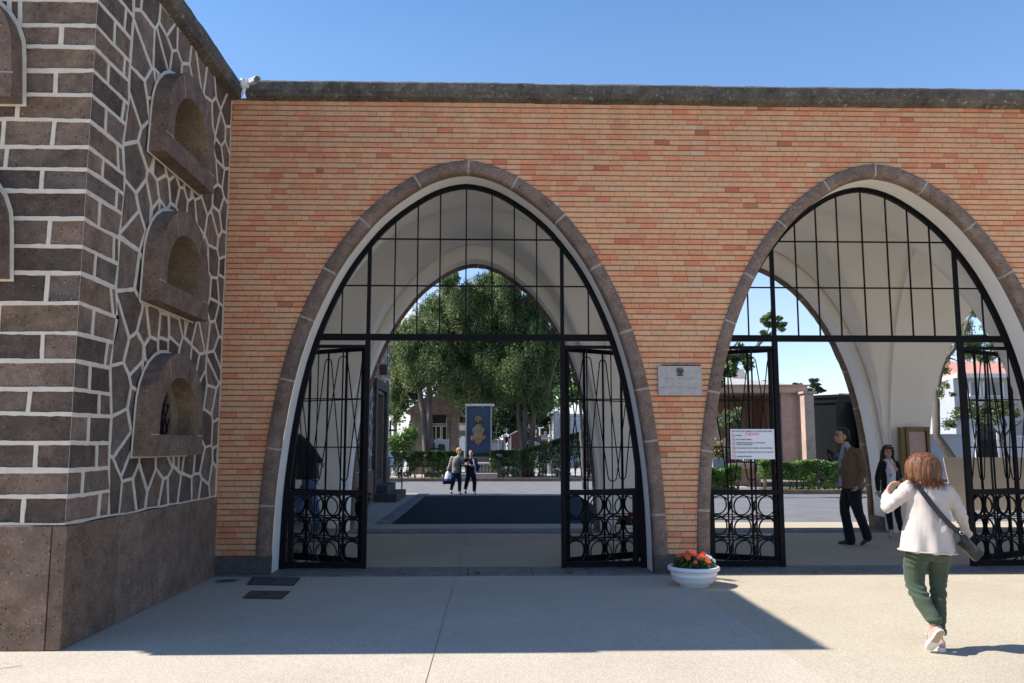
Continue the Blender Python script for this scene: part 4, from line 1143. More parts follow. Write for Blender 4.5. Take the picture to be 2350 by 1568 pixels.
tag(b.build('weeds', M['grass'] if False else pm('weed', (.06, .12, .03), .8)), 'tiny green weeds in the joints of the threshold stones', kind='stuff')
# ------------------------------------------------------------------ people
def fuse(name, mb, mat, parent, vox=.008, sm=4, disp=None, rnd=False):
    """one continuous skin over overlapping lofts (local coordinates of parent)"""
    me = bpy.data.meshes.new(name+'_raw'); me.from_pydata([tuple(v) for v in mb.v], [], mb.f); me.update()
    bm = bmesh.new(); bm.from_mesh(me); bmesh.ops.recalc_face_normals(bm, faces=bm.faces[:]); bm.to_mesh(me); bm.free()
    o = bpy.data.objects.new(name+'_raw', me); col.objects.link(o)
    m = o.modifiers.new('r', 'REMESH'); m.mode = 'VOXEL'; m.voxel_size = vox; m.use_smooth_shade = True
    if sm:
        s = o.modifiers.new('s', 'SMOOTH'); s.factor = .5; s.iterations = sm
    bpy.context.view_layer.update()
    me2 = bpy.data.meshes.new_from_object(o.evaluated_get(bpy.context.evaluated_depsgraph_get()))
    bpy.data.objects.remove(o); bpy.data.meshes.remove(me)
    me2.name = name; me2.materials.clear(); me2.materials.append(mat)
    if disp:
        nr = [v.normal.copy() for v in me2.vertices]
        for v, n in zip(me2.vertices, nr): v.co += n*disp(v.co)
    me2.polygons.foreach_set('use_smooth', [True]*len(me2.polygons))
    q = bpy.data.objects.new(name, me2); col.objects.link(q); q.parent = parent
    return q
def V3(*a): return Vector(a)
def limb(b, pts, rad, n=14):
    """tapered limb with rounded ends through its joints"""
    P = [Vector(p) for p in pts]; Q = []; Rr = []
    for i in range(len(P)-1):
        a, c = P[i], P[i+1]; k = 5
        for j in range(k):
            t = j/k; Q.append(a.lerp(c, t)); Rr.append(rad[i]+(rad[i+1]-rad[i])*t)
    Q.append(P[-1]); Rr.append(rad[-1])
    # soften the joints
    S = [Q[0]]+[(Q[i-1]+Q[i]*2+Q[i+1])/4 for i in range(1, len(Q)-1)]+[Q[-1]]
    b.tube(S, Rr, n); b.ball(S[0], Rr[0], 12); b.ball(S[-1], Rr[-1], 12)
def hand(b, wrist, d, palm_n, curl=.5, s=1.0, thumb=1):
    """palm, four unequal curled fingers and a thumb off the side of the palm"""
    w = Vector(wrist); d = Vector(d).normalized(); n = Vector(palm_n); n = (n-d*n.dot(d)).normalized(); side = d.cross(n)*thumb
    c = w+d*.045*s
    M_ = Matrix((side, d, n)).transposed()
    b.ball(c, (.038*s, .050*s, .017*s), 14, M_)
    b.ball(w+d*.02*s, (.028*s, .035*s, .019*s), 12, M_)
    for k, (off, L) in enumerate(((.029, .070), (.010, .080), (-.010, .074), (-.028, .058))):
        p = w+d*.082*s+side*off*s; pts = [p-d*.02*s, p]; dd = d.copy()
        for j, f in enumerate((.42, .32, .26)):
            dd = (dd+n*curl*(1.1+.25*j+.1*k)).normalized(); p = p+dd*L*f*s; pts.append(p)
        b.tube(pts, [.0098*s, .0096*s, .0088*s, .0082*s, .0070*s], 8); b.ball(pts[-1], .0072*s, 8)
    p = w+d*.028*s+side*.026*s; dd = (side*.8+d*.65+n*.25).normalized(); pts = [p]
    for f in (.035, .028, .022):
        p = p+dd*f*s; pts.append(p); dd = (dd+n*curl*.6+d*.25).normalized()
    b.tube(pts, [.013*s, .0115*s, .0098*s, .0080*s], 8); b.ball(pts[-1], .008*s, 8)
def head(b, c, fwd, s=1.0):
    """skull, jaw, nose, ears, brow; c = centre of the skull, fwd = looking direction"""
    c = Vector(c); f = Vector(fwd).normalized(); up = Vector((0, 0, 1)); up = (up-f*up.dot(f)).normalized(); sd = f.cross(up)
    M_ = Matrix((sd, f, up)).transposed()
    def at_(x, y, z): return c+(sd*x+f*y+up*z)*s
    b.ball(at_(0, -.012, .018), (.076*s, .094*s, .096*s), 18, M_)
    b.ball(at_(0, .030, -.042), (.060*s, .062*s, .078*s), 16, M_)
    b.ball(at_(0, .052, -.090), (.034*s, .034*s, .026*s), 12, M_)
    b.tube([at_(0, .086, .010), at_(0, .104, -.022), at_(0, .108, -.034)], [.009*s, .013*s, .015*s], 8)
    b.ball(at_(0, .104, -.034), .0165*s, 10)
    for q in (-1, 1):
        b.ball(at_(q*.076, -.008, -.012), (.012*s, .022*s, .032*s), 10, M_)
        b.ball(at_(q*.030, .080, .024), (.026*s, .014*s, .008*s), 8, M_)
        b.ball(at_(q*.042, .058, -.030), (.022*s, .022*s, .022*s), 10, M_)
        b.ball(at_(q*.009, .092, -.066), (.018*s, .010*s, .006*s), 8, M_)
    b.ball(at_(0, .090, -.076), (.018*s, .010*s, .006*s), 8, M_)
    return at_, M_
def face_bits(parent, at_, M_, s, lips=(.35, .08, .07), glasses=None, smile=False):
    b = MB(); b.smooth = True
    for q in (-1, 1): b.ball(at_(q*.031, .078, .006), (.0135*s, .011*s, .009*s), 10, M_)
    b.build('eyes', pm('eye_white', (.55, .52, .50), .3), parent, world=False)
    b = MB(); b.smooth = True
    for q in (-1, 1):
        b.ball(at_(q*.031, .087, .006), (.007*s, .005*s, .007*s), 8, M_)
        b.tube([at_(q*.012, .092, .026), at_(q*.030, .091, .032), at_(q*.048, .078, .026)], .0038*s, 6)
    b.build('brows', pm('brow_dark', (.02, .014, .01), .7), parent, world=False)
    b = MB(); b.smooth = True; w = .027 if smile else .020
    b.tube([at_(-w, .086, -.066+(.006 if smile else 0)), at_(0, .100, -.072), at_(w, .086, -.066+(.006 if smile else 0))], .0050*s, 8)
    b.build('mouth', pm('lips', lips, .5), parent, world=False)
    if smile:
        b = MB(); b.smooth = True; b.tube([at_(-w*.7, .094, -.067), at_(0, .104, -.070), at_(w*.7, .094, -.067)], .0036*s, 8); b.build('teeth', pm('teeth', (.7, .68, .64), .3), parent, world=False)
    if glasses:
        b = MB()
        for q in (-1, 1):
            P = [at_(q*.033+.023*math.cos(a), .104-abs(.010*math.cos(a)), .004+.017*math.sin(a)) for a in [2*math.pi*k/14 for k in range(15)]]
            b.tube(P, .0026*s, 6); b.tube([at_(q*.056, .096, .008), at_(q*.082, .02, .008), at_(q*.082, -.02, .004)], .0024*s, 6)
        b.tube([at_(-.011, .106, .008), at_(.011, .106, .008)], .0024*s, 6)
        b.build('glasses', pm('spectacle_frame', (.01, .01, .012), .3), parent, world=False)
def skin(name, c): 
    m = pm(name, c, .5, var=.08, vscale=14)
    m.node_tree.nodes['Principled BSDF'].inputs['Subsurface Weight'].default_value = .12
    m.node_tree.nodes['Principled BSDF'].inputs['Subsurface Radius'].default_value = (.02, .008, .004)
    return m
SK1 = skin('skin_fair', (.50, .29, .21)); SK2 = skin('skin_tan', (.47, .28, .20))
def cloth(name, c, rough=.85, weave=260, var=.08):
    m = pm(name, c, rough, var=var, vscale=7, bump=.25, bscale=weave, spec=.2)
    P = m.node_tree.nodes['Principled BSDF']; P.inputs['Sheen Weight'].default_value = .15; return m
def folds(amp, sc=(6, 6, 14), seed=0, extra=None):
    def f(co):
        v = noise.noise(Vector((co.x*sc[0]+seed, co.y*sc[1], co.z*sc[2])))*amp+noise.noise(Vector((co.x*sc[0]*2.3+seed, co.y*sc[1]*2.3, co.z*sc[2]*2.1)))*amp*.45
        if extra: v += extra(co)
        return v
    return f
def shoe(b, heel, toe, up=(0, 0, 1), w=.045, h=.075, pointed=False):
    heel, toe, up = Vector(heel), Vector(toe), Vector(up).normalized(); d = (toe-heel); L = d.length; d.normalize(); up = (up-d*up.dot(d)).normalized(); s = d.cross(up)
    prof = [(.0, .60, .62), (.06, .78, .95), (.2, .86, 1.0), (.4, .86, .92), (.6, .98, .70), (.8, 1.0, .55), (.93, .78, .45), (1.0, .35, .30)]
    if pointed: prof = [(.0, .55, .62), (.06, .66, .9), (.2, .70, .9), (.4, .72, .7), (.65, .85, .50), (.85, .62, .38), (1.0, .18, .22)]
    V = []; n = 12
    for t, ww, hh in prof:
        for k in range(n):
            a = 2*math.pi*k/n; x = math.cos(a)*w*ww; z = math.sin(a); z = z*h*hh*.5+h*hh*.5 if z > 0 else z*h*hh*.5*.98+h*hh*.5
            V.append(heel+d*L*t+s*x+up*z)
    m = len(prof); b.add(V, [(i*n+k, i*n+(k+1) % n, (i+1)*n+(k+1) % n, (i+1)*n+k) for i in range(m-1) for k in range(n)]+[list(range(n))[::-1], [(m-1)*n+k for k in range(n)]])
def sole(b, heel, toe, up=(0, 0, 1), w=.048, t=.022):
    heel, toe, up = Vector(heel), Vector(toe), Vector(up).normalized(); d = toe-heel; L = d.length; d.normalize(); up = (up-d*up.dot(d)).normalized(); s = d.cross(up)
    out = [(0.0, .0), (.02, .55), (.10, .80), (.30, .78), (.45, .76), (.68, 1.0), (.85, .92), (.96, .58), (1.0, .0)]
    P = [(x, y) for x, y in out] + [(x, -y) for x, y in out[1:-1][::-1]]
    Mx = Matrix((( *s, 0), (*d, 0), (*up, 0), (0, 0, 0, 1))).transposed(); Mx.translation = heel
    b.prism([(y*w, x*L) for x, y in P], -t, t*.35, Mx)

def hair_mat(name, stops, rough=.50):
    m, N, L, P = newmat(name); P.inputs['Roughness'].default_value = rough; P.inputs['Specular IOR Level'].default_value = .3
    o = N.new('ShaderNodeTexCoord').outputs['Object']; mp = N.new('ShaderNodeMapping'); mp.inputs['Scale'].default_value = (60, 60, 5); L.new(o, mp.inputs[0])
    n_ = noisen(N, L, mp.outputs[0], 1.0, 4, .6); L.new(ramp(N, L, n_, stops).outputs[0], P.inputs['Base Color']); bumpn(N, L, P, n_, .8, .006); return m

# ---- woman in the cream cardigan seen from behind
g = at(2150, 1494, 7.22)
w1 = thing('person', 'woman seen from behind in cream cardigan and green trousers, walking in the sun', 'person', (g.x-.03, 7.22, 0))
LK, RK = V3(-.136, .045, .52), V3(.058, .035, .51)
LH, RH = V3(-.138, 0, .88), V3(.045, 0, .88)
LA, RA = V3(-.062, -.13, .235), V3(.040, -.01, .10)
LS, RS = V3(-.215, .0, 1.33), V3(.125, .0, 1.33); NK = V3(-.045, .01, 1.40); HD = V3(-.080, .03, 1.49)
LE, LW = V3(-.385, .03, 1.135), V3(-.345, .12, 1.27); RE, RW = V3(.232, -.01, 1.10), V3(.318, .05, .95)
b = MB()
b.loft([((-.05, 0, .80), .15, .10), ((-.05, 0, .95), .16, .11), ((-.05, 0, 1.10), .13, .09), ((-.05, 0, 1.28), .15, .09), ((-.045, 0, 1.36), .11, .07), ((-.045, .005, 1.40), .05, .05), ((-.06, .02, 1.47), .046, .05)])
limb(b, [LH, LK, LA], [.062, .046, .034]); limb(b, [RH, RK, RA], [.062, .044, .034])
limb(b, [LA, LA+V3(0, .02, -.06), LA+V3(-.01, .06, -.19)], [.034, .03, .026]); limb(b, [RA, RA+V3(0, .05, -.05), RA+V3(0, .15, -.07)], [.036, .036, .028])
limb(b, [LS, LE, LW], [.05, .036, .024]); limb(b, [RS, RE, RW], [.05, .036, .024])
hand(b, LW, (.62, .15, .75), (.35, -.6, -.1), .38, .95, 1); hand(b, RW, (.35, .55, -.70), (-.6, .3, 0), .30, .95, -1)
at_, M_ = head(b, HD, (.1, 1, .02), .98)
fuse('body', b, SK1, w1, .0055, 3)
face_bits(w1, at_, M_, .98)
# cardigan
STR = [V3(-.185, -.055, 1.365), V3(-.15, -.115, 1.29), V3(-.09, -.142, 1.20), V3(-.02, -.152, 1.12), V3(.06, -.158, 1.04), V3(.165, -.135, .965)]
b = MB()
b.loft([((-.050, -.00, .800), .238, .165), ((-.050, 0, .84), .236, .160), ((-.048, 0, .93), .215, .150), ((-.048, -.002, 1.03), .192, .138), ((-.046, 0, 1.15), .178, .125), ((-.045, 0, 1.25), .183, .118), ((-.045, 0, 1.32), .175, .100), ((-.045, .004, 1.365), .125, .078), ((-.045, .008, 1.395), .070, .060), ((-.045, .010, 1.405), .055, .052)], 28)
limb(b, [LS+V3(.02, 0, -.01), LS.lerp(LE, .5)+V3(-.005, 0, 0), LE, LE.lerp(LW, .72)], [.066, .060, .054, .041]); limb(b, [RS+V3(-.02, 0, -.01), RS.lerp(RE, .5), RE, RE.lerp(RW, .86)], [.066, .060, .052, .040])
def cardi(co):
    v = 0
    if co.y < .02:                        # the strap pulls a furrow across the back
        d = 9
        for a_, b_ in zip(STR[:-1], STR[1:]):
            ab = b_-a_; t = max(0, min(1, (co-a_).dot(ab)/ab.length_squared)); d = min(d, (co-a_-ab*t).length)
        v += -.007*math.exp(-(d/.030)**2)+.0045*math.exp(-((d-.062)/.022)**2)
    v += .006*noise.noise(Vector((co.x*5+co.z*7, co.y*4, co.z*9-co.x*6)))*(1 if co.z < 1.15 else .5)
    # vertical flare pleats at the hem, diagonal drag folds from the right shoulder to the bag
    k = max(0, 1-(co.z-.80)/.42)
    v += k*.010*math.sin(co.x*46+2*math.sin(co.z*6)) if co.z < 1.2 else 0
    if co.x > -.02 and .85 < co.z < 1.25: v += .005*math.sin((co.z*1.0-co.x*.9)*60)*max(0, noise.noise(co*5)+.4)
    if co.x < -.26 or co.x > .17: v += .009*noise.noise(Vector((co.x*14, co.y*14, co.z*30+co.x*18)))
    return v
cg = cloth('cardigan', (.52, .455, .405), .9, 300, .03)
fuse('cardigan', b, cg, w1, .0075, 5, folds(.011, (6, 6, 3.2), 3, cardi))
b = MB(); b.smooth = True; P = [(-.050+.241*math.cos(a), .168*math.sin(a), .803) for a in [2*math.pi*k/40 for k in range(41)]]; b.tube(P, .0065, 8); b.build('hem', cg, w1, world=False)
# trousers
b = MB()
b.loft([((-.042, 0, .725), .170, .105), ((-.042, -.01, .78), .192, .135), ((-.045, -.005, .86), .180, .130), ((-.05, 0, .94), .155, .11)])
limb(b, [LH+V3(.002, -.01, -.10), LK+V3(-.004, 0, .16), LK, V3(-.104, -.035, .38), LA+V3(0, .008, .035)], [.100, .094, .076, .070, .057]); limb(b, [RH+V3(-.002, -.01, -.10), RK+V3(0, 0, .16), RK, V3(.052, .012, .30), RA+V3(0, 0, .06)], [.098, .086, .066, .062, .053])
b.ball((-.115, -.055, .80), (.085, .075, .085), 14); b.ball((.02, -.055, .80), (.085, .075, .085), 14)
def trs(co):
    k = math.exp(-((co.z-.46)/.09)**2)+.8*math.exp(-((co.z-.70)/.05)**2)+.7*math.exp(-((co.z-.18)/.07)**2)
    return .0065*k*math.sin(co.z*120+co.x*30+6*noise.noise(co*7))*(.4+max(0, noise.noise(co*6+Vector((3, 0, 0)))+.3))
gt = cloth('green_trousers', (.050, .070, .044), .8, 320, .10)
fuse('trousers', b, gt, w1, .0075, 4, folds(.004, (9, 9, 9), 1, trs))
for A_, rr in ((LA+V3(0, .005, .035), .060), (RA+V3(0, 0, .055), .060)):
    b = MB(); b.smooth = True; b.lathe([(rr-.006, -.022), (rr+.001, -.022), (rr+.003, .0), (rr+.001, .020), (rr-.008, .020)], A_, 20); b.build('cuff', gt, w1, world=False)
# shoes: planted right, left pushing off with its sole showing
tan = pm('suede_shoe', (.46, .33, .27), .8, var=.1, vscale=30); wht = pm('rubber_white', (.72, .69, .64), .6); sol = pm('sole_worn', (.50, .40, .27), .8, c2=(.36, .28, .18), vscale=40, bump=.7, bscale=160)
b = MB(); shoe(b, (.040, -.075, .022), (.055, .165, .018), w=.041, h=.085); s = fuse('shoe', b, tan, w1, .006, 3)
b = MB(); sole(b, (.040, -.080, .026), (.055, .170, .026), w=.045, t=.024); b.build('sole', wht, s, world=False)
hl, to = V3(-.040, -.215, .205), V3(-.078, -.085, .020); upv = V3(-.05, .80, .58)
b = MB(); shoe(b, hl+V3(0, .018, .0), to+V3(0, .018, 0), upv, w=.041, h=.085); s = fuse('shoe', b, tan, w1, .006, 3)
b = MB(); sole(b, hl+V3(0, .016, .0), to+V3(0, .016, -.0), upv, w=.048, t=.018); b.build('sole', wht, s, world=False)
b = MB(); sole(b, hl+V3(0, -.002, -.004), to+V3(0, -.002, .004), upv, w=.040, t=.004); b.build('tread', sol, s, world=False)
b = MB(); b.smooth = True; b.tube([(-.095, -.10, .14), (-.118, -.10, .145), (-.125, -.10, .128), (-.100, -.10, .128)], .004, 6); b.build('lace', wht, s, world=False)
# hair: layered auburn bob, flicked ends
hm = hair_mat('auburn_hair', [(.25, (.055, .018, .008)), (.45, (.095, .036, .016)), (.62, (.20, .085, .038)), (.8, (.40, .21, .11))])
b = MB()
b.loft([(HD+V3(0, -.02, -.150), .080, .070), (HD+V3(.005, -.018, -.10), .125, .10), (HD+V3(.002, -.015, -.04), .136, .12), (HD+V3(0, -.012, .02), .136, .126), (HD+V3(0, -.008, .080), .120, .118), (HD+V3(0, 0, .122), .075, .082), (HD+V3(0, 0, .137), .025, .03)], 24)
rr_ = random.Random(6)
def lock(a, q, k, drop, flick):
    cx_, cy_ = math.cos(a), math.sin(a); P = []
    for t in (0, .12, .28, .46, .64, .82, 1):
        th = t*1.75                       # from the crown down the side of the skull
        rx, ry = .146*q*math.sin(min(th, 1.5)), .130*q*math.sin(min(th, 1.5)); z = .135-.150*(1-math.cos(min(th, 1.57)))
        if t > .8: rx *= .97; ry *= .95
        P.append(HD+V3(cx_*rx, -.012+cy_*ry, z*q))
    e1 = P[-1]+V3(cx_*(-.006), cy_*(-.004), -.055-drop*.4); e2 = e1+V3(cx_*flick+rr_.uniform(-.012, .012), cy_*flick*.5, -.045-drop*.6)
    return P+[e1, e2]
for k in range(64):
    a = math.pi*(.93+1.14*(k/63))+rr_.uniform(-.04, .04); back = max(0, -math.sin(a)); right = max(0, math.cos(a))
    P = lock(a, rr_.uniform(.93, .985), k, rr_.uniform(-.03, .03)+.065*back*rr_.random(), -.012+.06*right*rr_.random()+.02*rr_.random())
    r0 = rr_.uniform(.013, .020); b.tube(P, [.010, r0*.8, r0, r0, r0, r0, r0, r0*.8, .003], 6)
fuse('hair', b, hm, w1, .0055, 3, lambda co: .0035*noise.noise(Vector((co.x*80, co.y*80, co.z*5))))
b = MB(); b.smooth = True
for k in range(320):
    a = math.pi*(.92+1.16*rr_.random()); P = lock(a, rr_.uniform(.99, 1.07), k, rr_.uniform(0, .07), rr_.uniform(-.01, .07)); b.tube(P, [.0008, .0016, .0018, .0018, .0018, .0018, .0016, .0013, .0005], 4)
b.build('strands', hm, w1, world=False)
b = MB(); b.smooth = True; P = [LW+V3(-.0, -.0, -.01)+V3(.028*math.cos(a), .026*math.sin(a), -.010*math.cos(a)) for a in [2*math.pi*k/18 for k in range(19)]]; b.tube(P, .0052, 6); b.build('bracelet', pm('silver', (.6, .6, .6), .25, metal=1), w1, world=False)
b = MB(); b.smooth = True; P = [RW+V3(.0, -.005, .01)+V3(.026*math.cos(a), .026*math.sin(a), .012*math.cos(a)) for a in [2*math.pi*k/18 for k in range(19)]]; b.tube(P, .004, 6); b.build('bracelet', pm('silver_dark', (.3, .3, .3), .3, metal=1), w1, world=False)
# shoulder bag: broad strap across the back to a soft black bag at the right hip
bagm = pm('black_leather', (.012, .013, .017), .42, var=.3, vscale=9, bump=.15, bscale=60)
sb = thing('shoulder_bag', 'black leather crossbody bag worn by the woman in the cream cardigan', 'bag', w1.location[:])
S = [V3(-.19, .03, 1.385), V3(-.185, -.055, 1.365), V3(-.15, -.115, 1.29), V3(-.09, -.142, 1.20), V3(-.02, -.152, 1.12), V3(.06, -.158, 1.04), V3(.135, -.145, .985), V3(.165, -.135, .965)]
b = MB(); V = []; wd = [.006, .012, .020, .021, .021, .021, .020, .016]
for i, p in enumerate(S):
    d = (S[min(i+1, 7)]-S[max(i-1, 0)]).normalized(); u = d.cross(V3(0, -1, 0) if i > 0 else V3(-1, 0, 0)).normalized()
    nn = u.cross(d).normalized()
    for sx_, sy_ in ((-1, -1), (1, -1), (1, 1), (-1, 1)): V.append(p+u*wd[i]*sx_+nn*.005*sy_)
b.add(V, [(i*4+j, i*4+(j+1) % 4, (i+1)*4+(j+1) % 4, (i+1)*4+j) for i in range(7) for j in range(4)]); b.build('strap', bagm, sb, world=False)
b = MB(); b.smooth = True
b.tube([(.160, -.135, .975), (.195, -.135, .925), (.245, -.115, .87), (.285, -.095, .83)], [.020, .034, .040, .038], 14)
b.box(-.10, .10, -.028, .028, -.055, .045, Matrix.Translation((.275, -.075, .855)) @ Matrix.Rotation(R(42), 4, 'Y'))
fuse('pouch', b, bagm, sb, .007, 6)
b = MB(); b.smooth = True; b.tube([V3(.150, -.165, .985)+V3(.018*math.cos(a), 0, .014*math.sin(a)) for a in [2*math.pi*k/12 for k in range(13)]], .003, 6); b.build('buckle', pm('steel', (.5, .5, .5), .3, metal=1), sb, world=False)
b = MB(); b.smooth = True
for k in range(5): b.ball(V3(-.20+.012*k, -.03-.014*k, 1.398-.006*k), (.011, .010, .013), 8)
b.build('charm', pm('charm_violet', (.22, .20, .48), .4, c2=(.6, .6, .7), vscale=60), sb, world=False)

# ---- man in the brown jacket walking left (profile)
g = at(1950, 1250, 14.55); sc = 14.55/1945*1.0
def PX_(x, y, dy=0): return V3((x-1950)*sc/1.0, dy, (1251-y)*sc)
m1 = thing('person', 'man in brown jacket and glasses, in profile, walking left inside the right arch', 'person', (g.x, 14.55, 0))
hipz = .98; H1, H2 = PX_(1957, 1118, -.09), PX_(1955, 1118, .09); K1, K2 = PX_(1966, 1180, -.09), PX_(1942, 1172, .08); A1, A2 = PX_(1986, 1230, -.08), PX_(1956, 1236, .08)
SH1, SH2 = PX_(1957, 1042, -.19), PX_(1952, 1042, .19); E1, W1 = PX_(1968, 1086, -.22), PX_(1957, 1115, -.20); E2, W2 = PX_(1950, 1086, .22), PX_(1940, 1110, .20)
HDm = PX_(1931, 1004); 
b = MB(); b.loft([((H1.x, 0, .95), .11, .16), ((H1.x-.02, 0, 1.15), .12, .15), (PX_(1950, 1055), .12, .19), (PX_(1949, 1040), .09, .14), (PX_(1946, 1030), .06, .065), (PX_(1938, 1018), .058, .06)])
limb(b, [H1, K1, A1], [.085, .055, .042]); limb(b, [H2, K2, A2], [.085, .055, .042])
limb(b, [SH1, E1, W1], [.055, .042, .028]); limb(b, [SH2, E2, W2], [.055, .042, .028])
hand(b, W1, (-.35, 0, -.9), (-.6, .3, .1), .75, 1.05, -1); hand(b, W2, (-.3, 0, -.9), (-.5, -.4, 0), .6, 1.05, 1)
at_, M_ = head(b, HDm, (-1, -.12, -.04), 1.12); fuse('body', b, SK2, m1, .0065, 3); face_bits(m1, at_, M_, 1.12, glasses=True, smile=True)
b = MB(); b.ball(at_(0, -.035, .040), (.088*1.12, .090*1.12, .088*1.12), 18, M_); b.ball(at_(0, -.085, -.02), (.070*1.12, .045*1.12, .075*1.12), 14, M_); b.ball(at_(0, .03, .088), (.07, .05, .03), 12, M_)
fuse('hair', b, hair_mat('dark_hair', [(.3, (.010, .007, .006)), (.7, (.035, .025, .02))]), m1, .007, 2, lambda co: .004*noise.noise(co*60))
b = MB(); b.loft([((PX_(1953, 1122).x, 0, .950), .200, .215), (PX_(1952, 1100), .195, .21), (PX_(1950, 1080), .180, .205), (PX_(1950, 1060), .175, .22), (PX_(1953, 1045), .150, .215), (PX_(1952, 1036), .105, .16), (PX_(1950, 1030), .07, .085)], 24)
limb(b, [SH1, SH1.lerp(E1, .5)+V3(.01, 0, 0), E1, W1+V3(0, 0, .02)], [.082, .076, .068, .052]); limb(b, [SH2, E2, W2+V3(0, 0, .02)], [.080, .066, .05])
bj = cloth('brown_jacket', (.13, .080, .050), .9, 200)
fuse('jacket', b, bj, m1, .0095, 5, folds(.009, (6, 6, 7), 7, lambda co: .008*noise.noise(Vector((co.x*9, co.y*9, co.z*22))) if co.y < -.12 else 0))
b = MB(); b.tube([PX_(1938, 1029, -.05), PX_(1936, 1040, -.09), PX_(1931, 1060, -.13)], [.018, .03, .02], 8); fuse('lapel', b, bj, m1, .007, 3)
b = MB(); b.loft([(PX_(1940, 1121), .115, .12), (PX_(1940, 1098), .108, .11), (PX_(1939, 1070), .098, .11), (PX_(1940, 1048), .095, .11), (PX_(1942, 1034), .085, .09), (PX_(1941, 1024), .070, .072)], 20)
fuse('shirt', b, cloth('blue_shirt', (.24, .30, .42), .8, 300), m1, .008, 4, folds(.004, (9, 9, 9), 2))
bt = cloth('black_trousers', (.010, .011, .014), .85, 300)
b = MB(); b.loft([((H1.x-.0, 0, .90), .125, .16), ((H1.x-.015, 0, 1.04), .13, .165)]); limb(b, [H1, H1.lerp(K1, .55)+V3(-.03, 0, 0), K1, K1.lerp(A1, .5)+V3(.01, 0, 0), A1+V3(0, 0, -.005)], [.115, .105, .085, .078, .078]); limb(b, [H2, H2.lerp(K2, .5)+V3(-.02, 0, 0), K2, K2.lerp(A2, .5), A2+V3(.0, 0, -.04)], [.115, .10, .083, .080, .088])
fuse('trousers', b, bt, m1, .0095, 4, folds(.006, (7, 7, 9), 5))
blk = pm('black_shoe', (.012, .011, .011), .5)
b = MB(); shoe(b, PX_(1998, 1231, -.08)+V3(-.01, 0, -.02), PX_(1972, 1253, -.085)+V3(0, 0, .02), (-.65, 0, .75), .05, .10); fuse('shoe', b, blk, m1, .008, 3)
b = MB(); shoe(b, PX_(1965, 1251, .08)+V3(0, 0, .005), PX_(1927, 1251, .06)+V3(0, 0, .005), (0, 0, 1), .05, .10); fuse('shoe', b, blk, m1, .008, 3)
b = MB(); b.tube([W1+V3(-.05, -.05, -.08), W1+V3(-.10, -.06, -.075)], .008, 6); b.build('keys', pm('steel_key', (.6, .6, .6), .3, metal=1), m1, world=False)

# ---- woman in black blazer facing us
YW2 = 15.55; g = at(2044, 1236, YW2); s2 = YW2/1945
def Q2(x, y, dy=0): return V3((x-2044)*s2, dy, (1236-y)*s2)
w2 = thing('person', 'smiling woman in black blazer and white blouse with red heels, facing the camera', 'person', (g.x, YW2, 0))
HD2 = Q2(2036.5, 1040); b = MB()
hp = Q2(2046, 1128).z; cx2 = Q2(2043, 1100).x
b.loft([((cx2+.02, 0, hp), .15, .10), ((cx2, 0, hp+.18), .13, .09), ((cx2, 0, hp+.38), .15, .10), (Q2(2041, 1065), .12, .075), (Q2(2039.5, 1059), .05, .05), (Q2(2038, 1052), .045, .045)])
lh, rh_ = V3(cx2-.07, 0, hp), V3(cx2+.10, 0, hp); lk, rk = Q2(2036, 1172, -.05), Q2(2060, 1172, .02); la, ra = Q2(2046, 1216, .02), Q2(2068, 1217, .0)
limb(b, [lh, lk, la], [.08, .05, .030]); limb(b, [rh_, rk, ra], [.08, .05, .030])
limb(b, [la, la+V3(-.03, -.06, -.07), la+V3(-.06, -.12, -.12)], [.030, .026, .02]); limb(b, [ra, ra+V3(-.01, -.06, -.07), ra+V3(-.02, -.12, -.11)], [.030, .026, .02])
s1, s2_ = Q2(2022, 1068), Q2(2060, 1068); e1, w1_ = Q2(2015, 1102, .02), Q2(2013, 1128, -.04); e2, w2_ = Q2(2068, 1102, .05), Q2(2070, 1128, .03)
limb(b, [s1, e1, w1_], [.045, .034, .022]); limb(b, [s2_, e2, w2_], [.045, .034, .022]); hand(b, w1_, (.15, -.2, -.95), (.5, .6, 0), .45, .95, -1); hand(b, w2_, (0, -.1, -1), (-.6, .3, 0), .4, .95, 1)
at_, M_ = head(b, HD2, (-.12, -1, -.03), 1.0); fuse('body', b, SK1, w2, .0065, 3); face_bits(w2, at_, M_, 1.0, (.50, .10, .09), smile=True)
dh = hair_mat('dark_auburn_hair', [(.3, (.016, .007, .006)), (.7, (.055, .022, .016))]); b = MB()
b.ball(at_(0, -.03, .035), (.092, .092, .088), 18, M_)
for q in (-1, 1): b.tube([at_(q*.062, .03, .085), at_(q*.092, .01, .01), at_(q*.092, -.01, -.09), at_(q*.105, .01, -.16), at_(q*(.13 if q > 0 else .10), .02, -.21)], [.03, .032, .034, .036, .016], 10)
b.tube([at_(-.05, .066, .072), at_(0, .080, .070), at_(.05, .066, .072)], [.02, .022, .02], 8); b.ball(at_(0, -.06, -.05), (.085, .05, .10), 14, M_)
fuse('hair', b, dh, w2, .0065, 2, lambda co: .003*noise.noise(Vector((co.x*60, co.y*60, co.z*9))))
b = MB(); 
for q in (-1, 1): b.ball(at_(q*.032, .055, .118), (.028, .018, .016), 12, M_)
b.tube([at_(-.08, 0, .09), at_(-.05, .05, .115), at_(0, .065, .118), at_(.05, .05, .115), at_(.08, 0, .09)], .004, 6); b.build('sunglasses', pm('sunglass', (.03, .05, .10), .15), w2, world=False)
bz = cloth('black_blazer', (.009, .009, .011), .8, 300); b = MB()
b.loft([((cx2+.03, .02, hp-.02), .185, .135), ((cx2+.015, .02, hp+.15), .165, .120), ((cx2+.005, .02, hp+.32), .175, .115), (Q2(2041, 1070, .015), .165, .095), (Q2(2041, 1063, .012), .10, .07)], 24)
